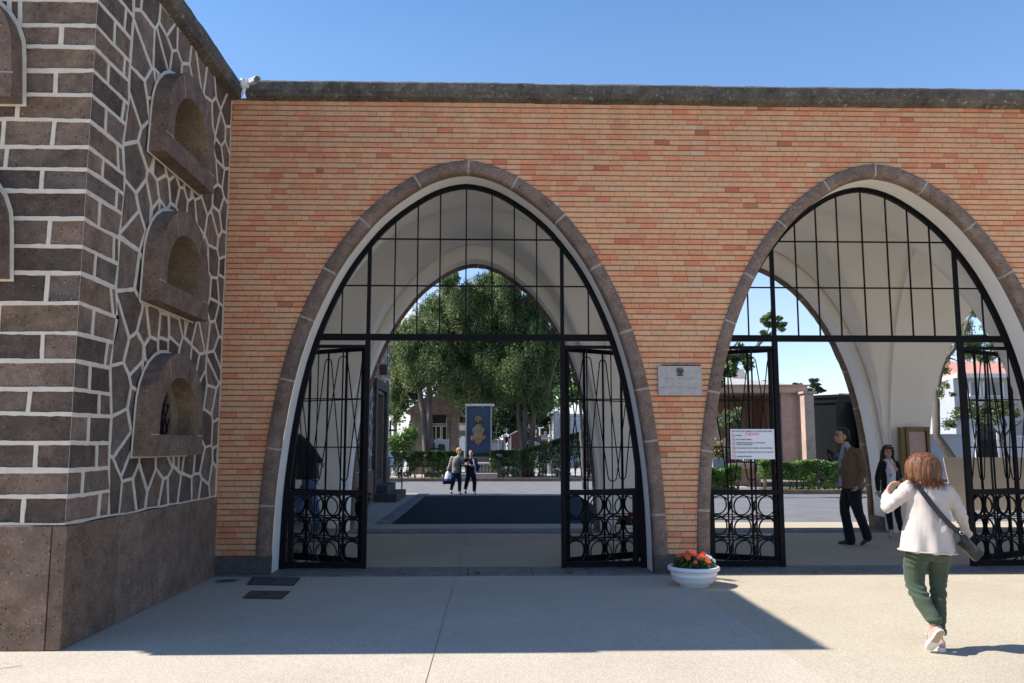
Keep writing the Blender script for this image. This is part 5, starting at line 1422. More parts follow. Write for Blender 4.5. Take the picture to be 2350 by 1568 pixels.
limb(b, [s1+V3(.02, 0, 0), e1, w1_+V3(0, 0, .01)], [.066, .056, .042]); limb(b, [s2_+V3(-.02, 0, 0), e2, w2_+V3(0, 0, .01)], [.066, .056, .042]); fuse('blazer', b, bz, w2, .0085, 4, folds(.006, (7, 7, 7), 9))
wb = cloth('white_blouse', (.62, .62, .70), .8, 300); b = MB()
b.loft([((cx2-.01, -.035, hp+.01), .095, .105), ((cx2-.01, -.035, hp+.16), .088, .098), ((cx2-.012, -.035, hp+.32), .095, .100), (Q2(2038.5, 1072, -.02), .075, .085), (Q2(2038, 1062, -.005), .052, .06)], 20); fuse('blouse', b, wb, w2, .007, 3, folds(.004, (9, 9, 7), 4))
b = MB()
for q in (-1, 1):
    c = Q2(2038.5, 1060, -.05); b.add([c+V3(q*.012, -.012, .03), c+V3(q*.062, .01, .022), c+V3(q*.072, -.008, -.02), c+V3(q*.020, -.045, -.055)], [(0, 1, 2, 3)])
b.build('collar', wb, w2, world=False)
b = MB(); c = Q2(2038, 1094, -.140); b.cbox(c, (.085, .004, .050), rz=0); bd = b.build('badge', pm('badge', (.60, .60, .60), .4), w2, world=False)
b = MB(); b.cbox(c+V3(-.022, -.004, .0), (.026, .004, .034)); b.cbox(c+V3(.0, -.002, .034), (.012, .006, .02)); b.build('badge_photo', M['dark'], bd, world=False)
b = MB(); b.loft([((cx2+.02, .0, hp-.10), .155, .105), ((cx2+.015, 0, hp+.05), .145, .10)]); limb(b, [lh+V3(0, 0, -.06), lk, la+V3(0, 0, .02)], [.094, .066, .045]); limb(b, [rh_+V3(0, 0, -.06), rk, ra+V3(0, 0, .02)], [.094, .066, .045]); fuse('trousers', b, bt, w2, .0085, 3, folds(.004))
rs = pm('red_patent', (.50, .02, .03), .25)
for A_, tx in ((la, -.095), (ra, -.03)):
    b = MB(); shoe(b, A_+V3(.0, .035, -.082), V3(A_.x+tx, A_.y-.16, .006), V3(0, -.35, 1), .034, .062, True); b.tube([A_+V3(.005, .03, -.07), V3(A_.x+.005, A_.y+.035, .0)], [.012, .005], 8); fuse('heeled_shoe', b, rs, w2, .006, 2)

# ---- man climbing the steps, dark jacket and jeans
YM = 15.35; g = at(715, 1209, YM); s3 = YM/1945; zf = .165
def Q3(x, y, dy=0): return V3((x-712)*s3, dy, (1209-y)*s3+zf)
m2 = thing('person', 'man in dark jacket and jeans climbing the steps behind the left gate', 'person', (at(712, 1209, YM).x, YM, 0))
b = MB(); hj1, hj2 = Q3(712, 1098, -.09), Q3(710, 1098, .09); k1, k2 = Q3(724, 1148, -.09), Q3(684, 1138, .09); a1, a2 = Q3(732, 1192, -.08), Q3(690, 1172, .08)
b.loft([((hj1.x, 0, hj1.z), .13, .16), (Q3(706, 1060), .15, .17), (Q3(694, 1020), .14, .19), (Q3(686, 1000), .10, .14), (Q3(680, 988), .06, .06), (Q3(672, 980), .055, .055)])
limb(b, [hj1, k1, a1], [.09, .06, .042]); limb(b, [hj2, k2, a2], [.09, .06, .042]); sa, ea, wa = Q3(700, 1008, -.18), Q3(726, 1034, -.22), Q3(739, 1052, -.18); limb(b, [sa, ea, wa], [.05, .04, .028]); sb_, eb, wb_ = Q3(690, 1008, .18), Q3(676, 1045, .22), Q3(664, 1066, .16); limb(b, [sb_, eb, wb_], [.05, .04, .028])
hand(b, wa, (.55, -.1, -.6), (-.3, .5, -.3), .8, 1.0, -1); hand(b, wb_, (-.7, 0, -.4), (.2, -.4, 0), .6, 1.0, 1)
at_, M_ = head(b, Q3(662, 966), (-1, .15, -.3), 1.05); fuse('body', b, SK2, m2, .0075, 3); face_bits(m2, at_, M_, 1.05)
b = MB(); b.ball(at_(0, -.03, .03), (.09, .10, .095), 16, M_); fuse('hair', b, hair_mat('grey_hair', [(.3, (.05, .045, .04)), (.7, (.16, .15, .14))]), m2, .008, 2)
b = MB(); b.loft([((Q3(707, 1090).x, 0, Q3(0, 1092).z), .205, .21), (Q3(706, 1060), .200, .21), (Q3(702, 1035), .185, .22), (Q3(694, 1012), .165, .22), (Q3(689, 1000), .115, .16), (Q3(683, 990), .07, .08)], 22); limb(b, [sa, ea, wa], [.085, .075, .055]); limb(b, [sb_, eb, wb_], [.085, .075, .055])
fuse('jacket', b, cloth('navy_jacket', (.018, .020, .028), .8), m2, .011, 5, folds(.010, (6, 6, 7), 11))
jn = cloth('jeans', (.065, .135, .26), .85, 200, .2); b = MB(); b.loft([((hj1.x, 0, hj1.z-.06), .14, .165), ((hj1.x-.01, 0, hj1.z+.08), .135, .16)]); limb(b, [hj1, k1, a1+V3(0, 0, -.02)], [.115, .085, .072]); limb(b, [hj2, k2, a2+V3(0, 0, -.02)], [.115, .088, .074]); fuse('jeans', b, jn, m2, .010, 4, folds(.007, (7, 7, 12), 5))
gs = pm('grey_shoe', (.16, .17, .18), .7)
b = MB(); shoe(b, V3(a1.x+.05, -.08, zf+.03), V3(a1.x-.22, -.085, zf+.0), (0, 0, 1), .05, .095); fuse('shoe', b, gs, m2, .009, 3)
b = MB(); shoe(b, V3(a2.x+.06, .08, .332), V3(a2.x-.20, .085, .332), (0, 0, 1), .05, .09); fuse('shoe', b, gs, m2, .009, 3)

# ---- two elderly women walking arm in arm on the road
YC = 29.9; s4 = .0768*YC/1945
def couple(name_lab, z0x, parts):
    pass
def Z4(x, y, dy=0): return V3((x-560)*s4, dy, (1450-y)*s4)
gc = at(1021.2+560*.0768, 1021.2+1450*.0768, YC)
cA = thing('person', 'red-haired woman in light grey jacket walking on the road and carrying bags', 'person', (gc.x, YC, 0))
b = MB(); hdA = Z4(420, 215)
b.loft([(Z4(330, 860), .15, .10), (Z4(330, 700), .14, .11), (Z4(340, 480), .17, .11), (Z4(370, 380), .13, .08), (Z4(400, 350), .05, .05), (Z4(410, 310), .045, .045)])
HA = [Z4(270, 870), Z4(400, 870)]; KA = [Z4(250, 1110, -.02), Z4(440, 1120)]; AA = [Z4(180, 1345, .05), Z4(440, 1375, -.05)]
for h_, k_, a_ in zip(HA, KA, AA): limb(b, [h_, k_, a_], [.08, .055, .035]); limb(b, [a_, a_+V3(0, -.08, -.06)], [.035, .03])
S1, E1a, W1a = Z4(210, 420), Z4(150, 620), Z4(95, 760, -.03); S2, E2a, W2a = Z4(520, 420), Z4(590, 590, .02), Z4(630, 585, -.12)
limb(b, [S1, E1a, W1a], [.05, .038, .026]); limb(b, [S2, E2a, W2a], [.05, .038, .026]); hand(b, W1a, (0, -.1, -1), (.5, .5, 0), .8, 1, -1); hand(b, W2a, (.6, -.5, 0), (0, .3, -.6), .6, 1, 1)
at_, M_ = head(b, hdA, (.45, -1, -.1), 1.0); fuse('body', b, SK1, cA, .008, 3); face_bits(cA, at_, M_, 1.0, glasses=True)
b = MB(); b.ball(at_(0, -.03, .045), (.098, .105, .092), 16, M_); b.ball(at_(0, -.08, -.02), (.08, .05, .07), 12, M_); fuse('hair', b, hair_mat('ginger_hair', [(.3, (.34, .13, .04)), (.7, (.62, .32, .13))]), cA, .009, 2, lambda co: .008*noise.noise(co*40))
b = MB(); b.loft([(Z4(330, 845), .175, .13), (Z4(330, 700), .165, .13), (Z4(345, 500), .185, .13), (Z4(365, 400), .16, .10), (Z4(395, 350), .08, .07)], 20); limb(b, [S1, E1a, W1a+V3(0, 0, .02)], [.072, .06, .045]); limb(b, [S2, E2a, W2a], [.07, .06, .045])
fuse('jacket', b, cloth('grey_jacket', (.27, .255, .23), .85), cA, .011, 4, folds(.010, (7, 7, 8), 2, lambda co: .006*math.sin(co.z*70) if co.x < Z4(200, 0).x else 0))
b = MB(); b.loft([(Z4(450, 830, -.05), .055, .09), (Z4(445, 640, -.06), .055, .09), (Z4(430, 480, -.05), .045, .08), (Z4(420, 400, -.02), .03, .06)]); fuse('blouse', b, cloth('black_blouse', (.02, .02, .018), .8), cA, .010, 3)
nv = cloth('navy_trousers', (.016, .022, .050), .85); b = MB(); b.loft([(Z4(335, 930), .155, .105), (Z4(335, 820), .145, .10)])
for h_, k_, a_ in zip(HA, KA, AA): limb(b, [h_, k_, a_], [.098, .075, .055])
fuse('trousers', b, nv, cA, .011, 3, folds(.007))
b = MB()
for a_ in AA: shoe(b, V3(a_.x, a_.y+.05, .005), V3(a_.x+.03, a_.y-.18, .005), (0, 0, 1), .042, .075)
b.build('shoe', blk, cA, world=False)
bgw = thing('carrier_bag', 'white and blue plastic carrier bag in the hand of the red-haired woman', 'bag', cA.location[:])
b = MB(); b.loft([(Z4(105, 1070, -.03), .115, .07), (Z4(100, 1000, -.03), .130, .085), (Z4(110, 900, -.03), .115, .075), (Z4(100, 820, -.03), .07, .04), (Z4(95, 785, -.03), .02, .02)], 16)
fuse('bag_body', b, pm('bag_white', (.78, .79, .84), .5), bgw, .010, 2, folds(.012, (9, 9, 9), 3))
b = MB(); b.loft([(Z4(100, 1082, -.032), .10, .065), (Z4(100, 1070, -.032), .130, .088), (Z4(105, 1020, -.032), .137, .093)], 16); b.build('blue_band', pm('bag_blue', (.03, .08, .42), .5), bgw, world=False)
bk2 = thing('shopping_bag', 'dark shopping bag behind the white carrier bag of the red-haired woman', 'bag', cA.location[:])
b = MB(); b.bbox(Matrix.Translation(Z4(60, 1080, .10)), (.30, .14, .24), .03); fuse('bag_body', b, pm('bag_navy', (.012, .015, .03), .6), bk2, .012, 3, folds(.01))
b = MB(); b.tube([Z4(10, 990, .10), Z4(30, 830, .04), Z4(90, 790, -.01), Z4(110, 990, .10)], .007, 6); b.build('bag_handle', pm('bag_navy2', (.012, .015, .03), .6), bk2, world=False)
cB = thing('person', 'short dark-haired woman in navy coat walking arm in arm on the road', 'person', (gc.x, YC, 0))
b = MB(); hdB = Z4(768, 275); b.loft([(Z4(770, 900), .15, .10), (Z4(765, 720), .14, .11), (Z4(765, 520), .17, .11), (Z4(768, 430), .13, .08), (Z4(770, 400), .05, .05), (Z4(770, 360), .045, .045)])
HB = [Z4(700, 900), Z4(840, 900)]; KB = [Z4(650, 1120, .05), Z4(880, 1130, -.04)]; AB = [Z4(600, 1330, .16), Z4(870, 1370, -.05)]
for h_, k_, a_ in zip(HB, KB, AB): limb(b, [h_, k_, a_], [.08, .055, .035]); limb(b, [a_, a_+V3(0, -.08, -.06)], [.035, .03])
S1, E1b, W1b = Z4(620, 480), Z4(590, 640, .02), Z4(640, 610, -.16); S2, E2b, W2b = Z4(900, 480), Z4(930, 660, .02), Z4(830, 640, -.15)
limb(b, [S1, E1b, W1b], [.05, .038, .026]); limb(b, [S2, E2b, W2b], [.05, .038, .026]); hand(b, W1b, (.4, -.6, .4), (-.3, 0, .6), .6, 1, -1); hand(b, W2b, (-.7, -.4, .1), (0, .4, .4), .6, 1, 1)
at_, M_ = head(b, hdB, (-.15, -1, -.08), 1.0); fuse('body', b, SK1, cB, .008, 3); face_bits(cB, at_, M_, 1.0)
b = MB(); b.ball(at_(0, -.035, .042), (.094, .098, .088), 16, M_); fuse('hair', b, hair_mat('black_brown_hair', [(.3, (.010, .008, .007)), (.7, (.05, .04, .035))]), cB, .009, 2, lambda co: .006*noise.noise(co*40))
b = MB(); b.loft([(Z4(770, 950), .175, .13), (Z4(768, 700), .165, .13), (Z4(768, 520), .185, .125), (Z4(768, 440), .155, .10), (Z4(770, 400), .07, .07)], 20); limb(b, [S1, E1b, W1b+V3(0, .03, 0)], [.074, .064, .048]); limb(b, [S2, E2b, W2b+V3(0, .03, 0)], [.074, .064, .048])
fuse('coat', b, cloth('navy_coat', (.010, .014, .026), .8), cB, .011, 4, folds(.009, (7, 7, 7), 8))
b = MB(); b.loft([(Z4(885, 850, -.07), .035, .07), (Z4(880, 650, -.08), .035, .07), (Z4(845, 480, -.07), .035, .06), (Z4(815, 430, -.05), .03, .04)]); fuse('blouse', b, cloth('lilac_blouse', (.42, .42, .48), .8), cB, .010, 3)
b = MB(); b.loft([(Z4(770, 980), .155, .105), (Z4(770, 860), .145, .10)])
for h_, k_, a_ in zip(HB, KB, AB): limb(b, [h_, k_, a_], [.098, .078, .062])
fuse('trousers', b, bt, cB, .011, 3, folds(.007))
b = MB()
for a_ in AB: shoe(b, V3(a_.x, a_.y+.05, .005), V3(a_.x+.03, a_.y-.18, .005), (0, 0, 1), .042, .075)
b.build('shoe', blk, cB, world=False)
hb = thing('handbag', 'black handbag under the arm of the dark-haired woman', 'bag', cB.location[:])
b = MB(); b.bbox(Matrix.Translation(Z4(965, 700, .0)) @ Matrix.Rotation(.35, 4, 'Y'), (.16, .14, .26), .04); fuse('bag_body', b, bagm, hb, .011, 4)
b = MB(); b.tube([Z4(900, 430, -.11), Z4(925, 560, -.12), Z4(965, 620, -.04)], .009, 6); b.tube([Z4(900, 430, -.11), Z4(890, 420, .0), Z4(930, 560, .1)], .009, 6); b.build('bag_strap', bagm, hb, world=False)

# the walkers lean a little into their step
for o_, a_ in ((w1, 3.6), (sb, 3.6), (m1, 2.7), (w2, 3.0), (m2, -1.7)): o_.rotation_euler.y = R(a_)
# ------------------------------------------------------------------ vegetation
def crown(name, parent, clumps, n, size, mat, seed, aspect=1.8, droop=0.0, shell=.55, strands=False, rbias=0.0):
    """leaf faces gathered into uneven clumps (cx, cy, cz, rx, ry, rz)"""
    r = np.random.default_rng(seed); C = np.array(clumps, float); vol = (C[:, 3]*C[:, 4]*C[:, 5])**(2/3); k = r.choice(len(C), n, p=vol/vol.sum())
    d = r.normal(size=(n, 3)); d /= np.linalg.norm(d, axis=1)[:, None]
    rad = r.uniform(0, 1, n)**shell
    # sub-clumps: pull leaves towards twig directions
    tw = r.normal(size=(len(C)*26, 3)); tw /= np.linalg.norm(tw, axis=1)[:, None]; ti = r.integers(0, 26, n)+k*26
    d = d*.42+tw[ti]*.9; d /= np.linalg.norm(d, axis=1)[:, None]; tl = r.uniform(.62, 1.30, len(C)*26)
    p = C[k, :3]+d*C[k, 3:]*(rad*tl[ti])[:, None]
    if strands: p[:, 2] -= r.uniform(0, 1, n)**2*C[k, 5]*.35
    V, F = leaves(n, p, size, r, aspect=aspect, droop=droop)
    tone = r.uniform(0, 1, len(C)*26)
    rnd = np.clip(tone[ti]*.55+r.uniform(0, .5, n)+rbias, 0, 1)
    return fast_mesh(name, V, F, mat, parent, rnd)
def trunk(parent, lines, name='trunk'):
    b = MB(); b.smooth = True
    for P, Rr in lines:
        Q = []; RR = []
        for i in range(len(P)-1):
            for t in (0, .25, .5, .75):
                q = Vector(P[i]).lerp(Vector(P[i+1]), t); q += Vector((noise.noise(q*1.7)*.06, noise.noise(q*1.7+Vector((5, 0, 0)))*.06, 0)); Q.append(q); RR.append((Rr[i]+(Rr[i+1]-Rr[i])*t)*(1+.18*noise.noise(q*3)))
        Q.append(Vector(P[-1])); RR.append(Rr[-1]); b.tube(Q, RR, 10)
    return b.build(name, M['bark'], parent)
def blob_clumps(r, c, R3, n, k=.42):
    out = []
    for _ in range(n):
        d = Vector((r.gauss(0, 1), r.gauss(0, 1), r.gauss(0, 1))).normalized()*r.uniform(.45, .95)
        s = r.uniform(.6, 1.25)*k; out.append((c[0]+d.x*R3[0], c[1]+d.y*R3[1], c[2]+d.z*R3[2], R3[0]*s, R3[1]*s, R3[2]*s*.9))
    return out
def twigs(parent, base, tips, rad=.05, mat=None, name='limb'):
    b = MB(); b.smooth = True
    for t in tips:
        m = Vector(base).lerp(Vector(t), .5)+Vector((0, 0, .3*(Vector(t)-Vector(base)).length*.2)); b.tube([base, m, t], [rad, rad*.6, rad*.2], 6)
    return b.build(name, mat or M['bark'], parent)
u43 = upm(43)
# left conifer with twin stems
YT = 43.0; r = random.Random(1)
T1 = thing('conifer_tree', 'tall twin-stemmed conifer behind the hedge left of the blue shrine', 'tree', (at(990, 1090, YT).x, YT, .06))
A = lambda x, y, Y=YT: at(x, y, Y)
trunk(T1, [([A(984, 1094), A(978, 1040), A(972, 960), A(964, 900), A(958, 862), A(940, 825), A(918, 800)], [.22, .17, .145, .135, .12, .09, .05]),
           ([A(992, 1094), A(989, 1040), A(985, 960), A(984, 900), A(983, 850), A(985, 800), A(992, 740), A(1030, 690)], [.26, .20, .17, .16, .12, .09, .07, .03]),
           ([A(986, 910), A(1003, 888), A(1020, 862), A(1034, 830), A(1046, 780)], [.10, .09, .075, .055, .03])])
cl_ = []
for (x, y, w, h) in ((1078, 668, 20, 26), (1092, 700, 26, 34), (1035, 668, 26, 36), (1060, 700, 34, 44), (1000, 715, 34, 36), (960, 735, 32, 34), (925, 765, 26, 30), (905, 800, 24, 34), (940, 800, 36, 40), (985, 770, 36, 44), (1030, 760, 40, 48), (1075, 760, 36, 46), (1050, 820, 44, 44), (1000, 830, 40, 38), (950, 850, 34, 34), (915, 860, 22, 40), (1040, 880, 46, 36), (1085, 850, 36, 44), (1072, 900, 32, 28), (1040, 640, 13, 18), (1020, 655, 16, 20), (905, 905, 14, 30), (925, 920, 14, 22)):
    c = A(x, y, YT+r.uniform(-1.6, 1.6)); cl_.append((c.x, c.y, c.z, w*u43, w*u43*1.1, h*u43))
cl_ = [(a[0], a[1], a[2], a[3]*1.12, a[4], a[5]*1.12) for a in cl_]
crown('crown', T1, cl_, 150000, .125, M['conifer'], 1, 3.0, 1.0, .42, True, .06)
# right conifer, several stems
T2 = thing('conifer_tree', 'tall dark conifer with several grey stems right of the blue shrine', 'tree', (at(1210, 1090, YT).x, YT, .06))
trunk(T2, [([A(1204, 1094), A(1200, 1030), A(1194, 990), A(1189, 950), A(1186, 900), A(1180, 820)], [.17, .14, .12, .10, .09, .05]),
           ([A(1208, 1094), A(1206, 1030), A(1205, 980), A(1207, 930), A(1206, 880), A(1210, 800), A(1200, 700)], [.17, .13, .125, .12, .10, .08, .03]),
           ([A(1216, 1094), A(1218, 1030), A(1222, 980), A(1226, 940), A(1230, 880), A(1240, 780)], [.20, .17, .15, .14, .12, .05]),
           ([A(1256, 930), A(1262, 880), A(1275, 830), A(1290, 790)], [.05, .06, .05, .03])])
cl_ = []
for (x, y, w, h) in ((1108, 655, 20, 28), (1148, 622, 16, 18), (1140, 655, 30, 44), (1165, 650, 30, 40), (1120, 690, 26, 44), (1190, 690, 40, 50), (1225, 720, 40, 44), (1150, 740, 44, 56), (1110, 770, 30, 50), (1200, 780, 48, 54), (1250, 765, 36, 44), (1135, 830, 40, 50), (1180, 860, 46, 50), (1230, 850, 40, 50), (1140, 890, 34, 32), (1190, 905, 38, 34), (1235, 905, 32, 36), (1265, 820, 26, 40), (1255, 900, 20, 40), (1278, 770, 18, 30), (1134, 632, 12, 22), (1152, 640, 16, 18)):
    c = A(x, y, YT+r.uniform(-1.6, 1.6)); cl_.append((c.x, c.y, c.z, w*u43, w*u43*1.1, h*u43))
cl_ = [(a[0], a[1], a[2], a[3]*1.12, a[4], a[5]*1.12) for a in cl_]
crown('crown', T2, cl_, 160000, .13, M['conifer'], 2, 3.4, 1.3, .42, True, -.10)
# smaller trees and the mass behind
def round_tree(label, name, x, y, w, h, Y, n, size, mat, seed, base_y=None, group=None, droop=.3, nb=14, stem=.16, asp=2.0):
    c = at(x, y, Y); u = upm(Y); foot = Vector((c.x, Y, .05)); t = thing(name, label, 'tree', foot, 0, group)
    trunk(t, [([foot, foot.lerp(c, .5)+Vector((.1, 0, 0)), c], [stem, stem*.8, stem*.4])]); rr = random.Random(seed)
    tips = [Vector((c.x+rr.uniform(-.7, .7)*w*u, Y+rr.uniform(-.7, .7)*w*u, c.z+rr.uniform(-.4, .8)*h*u)) for _ in range(7)]; twigs(t, foot.lerp(c, .75), tips, stem*.45)
    crown('crown', t, blob_clumps(rr, c, (w*u, w*u, h*u), nb), n, size, mat, seed, asp, droop); return t
round_tree('dense dark tree in the background between the two conifers', 'background_tree', 1095, 860, 110, 90, 62, 24000, .26, M['conifer_dark'], 5, nb=22)
round_tree('dark evergreen far behind, left end of the cemetery hedge', 'background_tree', 905, 900, 40, 70, 58, 12000, .22, M['conifer'], 6)
round_tree('dark thin-leaved tree behind the right conifer, sky showing through', 'background_tree', 1300, 850, 62, 92, 56, 13000, .18, M['conifer_dark'], 7)
round_tree('dark tree standing behind the white grave chapel', 'background_tree', 1160, 950, 50, 40, 60, 7000, .2, M['conifer_dark'], 8)
round_tree('broad dark tree far behind the horse statue and headstones', 'background_tree', 1232, 945, 40, 45, 64, 8000, .22, M['conifer_dark'], 9)
round_tree('tall dark tree far behind the brown mausoleum', 'background_tree', 1010, 880, 95, 110, 66, 20000, .28, M['conifer_dark'], 71, nb=22)
round_tree('dark bushy tree behind the shrine, lowest of the background trees', 'background_tree', 1108, 965, 60, 60, 68, 12000, .28, M['conifer_dark'], 72, nb=14)
round_tree('dark bushy tree behind the lamp post and the headstones', 'background_tree', 1215, 985, 60, 40, 70, 12000, .26, M['conifer_dark'], 73, nb=14)
round_tree('dense dark tree far behind the right conifer crown', 'background_tree', 1215, 840, 80, 120, 68, 22000, .28, M['conifer_dark'], 74, nb=24)
# bright bush and magnolia
t = thing('leafy_bush', 'bright green leafy bush behind the hedge at the end of the stone building', 'bush', (at(920, 1040, 41.6).x, 41.6, .06)); u = upm(41.6); c = at(922, 1012, 41.6)
crown('foliage', t, [(c.x-.35, 41.6, c.z-.1, .42, .4, .5), (c.x+.2, 41.6, c.z+.1, .42, .4, .55), (c.x+.5, 41.6, c.z+.35, .35, .35, .6), (c.x, 41.6, c.z-.5, .7, .4, .5)], 4200, .11, M['hedge_light'], 10, 1.6)
trunk(t, [([Vector((c.x, 41.6, 0)), Vector((c.x, 41.6, c.z))], [.04, .02])])
YMg = 33.0
t = thing('magnolia_tree', 'glossy broad-leaved magnolia seen past the right conifer', 'tree', (at(1325, 1090, YMg).x, YMg, 0)); c = at(1310, 880, YMg)
trunk(t, [([Vector((c.x+.5, YMg, 0)), Vector((c.x+.4, YMg, 2)), at(1330, 870, YMg), at(1320, 820, YMg)], [.09, .07, .05, .03])])
crown('crown', t, [(at(x, y, YMg+dy).x, YMg+dy, at(x, y, YMg+dy).z, w*upm(YMg), w*upm(YMg), h*upm(YMg)) for x, y, w, h, dy in ((1288, 905, 18, 20, 0), (1300, 850, 16, 30, .3), (1320, 890, 24, 22, .2), (1335, 850, 20, 30, .5), (1310, 915, 22, 12, 0), (1340, 900, 18, 24, 0))], 1500, .20, M['magnolia'], 12, 2.1, .2)
# hedges --------------------------------------------------
def hedge(label, P0, P1, depth, z0, ztop, n, size, mat, seed, gaps=.25, group=None, name='hedge', stems=16):
    """P0,P1: (x,y) ends of the front; ztop(f) height along it"""
    r = np.random.default_rng(seed); t = thing(name, label, 'hedge', ((P0[0]+P1[0])/2, (P0[1]+P1[1])/2, z0), 0, group)
    f = r.uniform(0, 1, n); q = r.uniform(0, 1, n)*depth; H_ = np.array([ztop(a) for a in f])
    h = 1-r.uniform(0, 1, n)**1.6*.92
    # leaves gather at the surface; bare gaps low down
    face = r.uniform(0, 1, n) < .55; q = np.where(face, r.uniform(0, .12, n), q); top = r.uniform(0, 1, n) < .28; h = np.where(top, r.uniform(.93, 1.04, n), h)
    x = P0[0]+(P1[0]-P0[0])*f; y = P0[1]+(P1[1]-P0[1])*f
    nv = np.array([noise.noise(Vector((a*2.6, b_*2.2, seed))) for a, b_ in zip(x, h*H_)])
    keep = (nv > -gaps+(.0-h)*.0-.35*h) & ~((h < .45) & (nv < .05))
    dx, dy = (P1[0]-P0[0]), (P1[1]-P0[1]); L = math.hypot(dx, dy); nx_, ny_ = -dy/L, dx/L
    bumpy = np.array([noise.noise(Vector((a*3.1, b_*3.1, seed+9)))*.10 for a, b_ in zip(x, h*H_)])
    p = np.stack([x+nx_*(q+bumpy), y+ny_*(q+bumpy), z0+h*H_+bumpy*.35], 1)[keep]
    V, F = leaves(len(p), p, size, r, aspect=1.7); tone = np.clip(.35+nv[keep]*.9+r.uniform(-.2, .45, len(p)), 0, 1)
    fast_mesh('foliage', V, F, mat, t, tone)
    b = MB(); b.smooth = True; rr = random.Random(seed)
    for k in range(stems):
        a = (k+rr.random())/stems; bx, by = P0[0]+dx*a+nx_*depth*.45, P0[1]+dy*a+ny_*depth*.45; H0 = ztop(a)
        for _ in range(3): b.tube([(bx, by, z0-.02), (bx+rr.uniform(-.12, .12), by+rr.uniform(-.1, .1), z0+H0*.35), (bx+rr.uniform(-.35, .35), by+rr.uniform(-.2, .2), z0+H0*.8)], [.022, .016, .006], 5)
    b.build('stems', M['bark'], t)
    return t
YH = 40.9; X_ = lambda x, Y=YH: at(x, 1090, Y).x
hedge('clipped dark hedge behind the kerb, left of the blue shrine', (X_(878), YH), (X_(1063), YH), .75, .06, lambda f: 1.27, 17000, .085, M['hedge'], 21)
hedge('dark hedge behind the kerb growing taller towards the right', (X_(1124), YH), (X_(1420), YH), .95, .06, lambda f: 1.30+max(0, f-.25)*1.9, 26000, .09, M['hedge'], 22, .30, stems=30)
YR = 29.95
hedge('sunlit bushy green hedge in front of the black tomb', (at(1748, 1120, YR).x, YR), (at(2080, 1120, YR).x, YR), .85, .05, lambda f: 1.02+.06*math.sin(f*21), 21000, .085, M['hedge_light'], 23, .30, stems=22)
hedge('small sunlit green hedge at the left of the garden path', (at(1600, 1120, YR).x, YR), (at(1704, 1120, YR).x, YR), .8, .05, lambda f: .80+.08*math.sin(f*9), 7000, .085, M['hedge_light'], 24, .30, stems=9)
hedge('low green hedge beside the path in front of the pink tomb platform', (at(1610, 1100, 31.6).x, 31.6), (at(1690, 1100, 31.6).x, 31.6), .6, .05, lambda f: .72, 3500, .085, M['hedge_light'], 25)
# ------------------------------------------------------------------ blue shrine
YS_ = 42.0; u = upm(YS_)
sh = thing('shrine_panel', 'tall blue shrine panel with a gilded relief of a robed mother and child', 'monument', (at(1098, 1090, YS_).x, YS_, .06))
x0, x1, zt, zb_ = at(1069, 931, YS_).x, at(1128, 931, YS_).x, at(1098, 932, YS_).z, at(1098, 1040, YS_).z
def tile_mat(name, a, b_, sc):
    m, N, L, P = newmat(name); P.inputs['Roughness'].default_value = .45
    o = N.new('ShaderNodeTexCoord').outputs['Object']; mp = N.new('ShaderNodeMapping'); mp.inputs['Rotation'].default_value = (math.pi/2, 0, 0); L.new(o, mp.inputs[0])
    k = N.new('ShaderNodeTexBrick'); k.offset = 0; k.inputs['Scale'].default_value = sc; k.inputs['Color1'].default_value = (*a, 1); k.inputs['Color2'].default_value = (*b_, 1); k.inputs['Mortar'].default_value = (*[x*.6 for x in a], 1); k.inputs['Mortar Size'].default_value = .012
    k.inputs['Brick Width'].default_value = .5; k.inputs['Row Height'].default_value = .25
    L.new(mp.outputs[0], k.inputs[0]); L.new(k.outputs[0], P.inputs['Base Color']); return m
b = MB(); b.box(x0+.05, x1-.05, YS_+.06, YS_+.25, zb_, zt-.05); b.build('blue_field', tile_mat('blue_mosaic', (.030, .060, .115), (.042, .080, .150), 6), sh)
b = MB(); b.box(x0-.02, x0+.05, YS_-.08, YS_+.3, .06, zt); b.box(x1-.05, x1+.02, YS_-.08, YS_+.3, .06, zt); b.build('side_fin', M['concrete'], sh)
b = MB(); b.box(x0-.04, x1+.14, YS_-.16, YS_+.34, zt+.002, zt+.10); b.build('top_slab', M['wall_white'], sh)
b = MB(); b.box(x0+.052, x1-.052, YS_-.02, YS_+.28, zb_-.18, zb_-.002); b.build('dark_ledge', M['dark'], sh)
b = MB(); b.box(x0+.052, x1+.35, YS_-.06, YS_+.3, .06, zb_-.185); bs = b.build('inscribed_base', pm('travertine', (.36, .30, .22), .8, var=.1), sh)
b = MB(); rr = random.Random(4)
for k, v in enumerate((zb_-.24, zb_-.36)):
    xx = x0+.10
    while xx < x1-.08: w = rr.uniform(.03, .05); b.box(xx, xx+w, YS_-.072, YS_-.0605, v-.085, v); xx += w+rr.uniform(.014, .03)
b.build('letters', pm('ochre_letters', (.45, .17, .05), .7), bs)
gold = pm('gilded_clay', (.36, .215, .10), .6, c2=(.22, .17, .10), vscale=3, bump=.3, bscale=14)
b = MB(); q = lambda x, y, d=0: at(x, y, YS_)+Vector((0, -d, 0)); S_ = lambda w: w*u
b.ball(q(1098, 962, .05), (S_(5.3), .05, S_(5.3)), 14)
b.ball(q(1097.3, 966, .14), (S_(3.2), .09, S_(4.2)), 12)
b.tube([q(1091, 967, .08), q(1092, 958, .1), q(1098, 955.5, .12), q(1104, 958, .1), q(1105, 967, .08)], S_(1.8), 8)
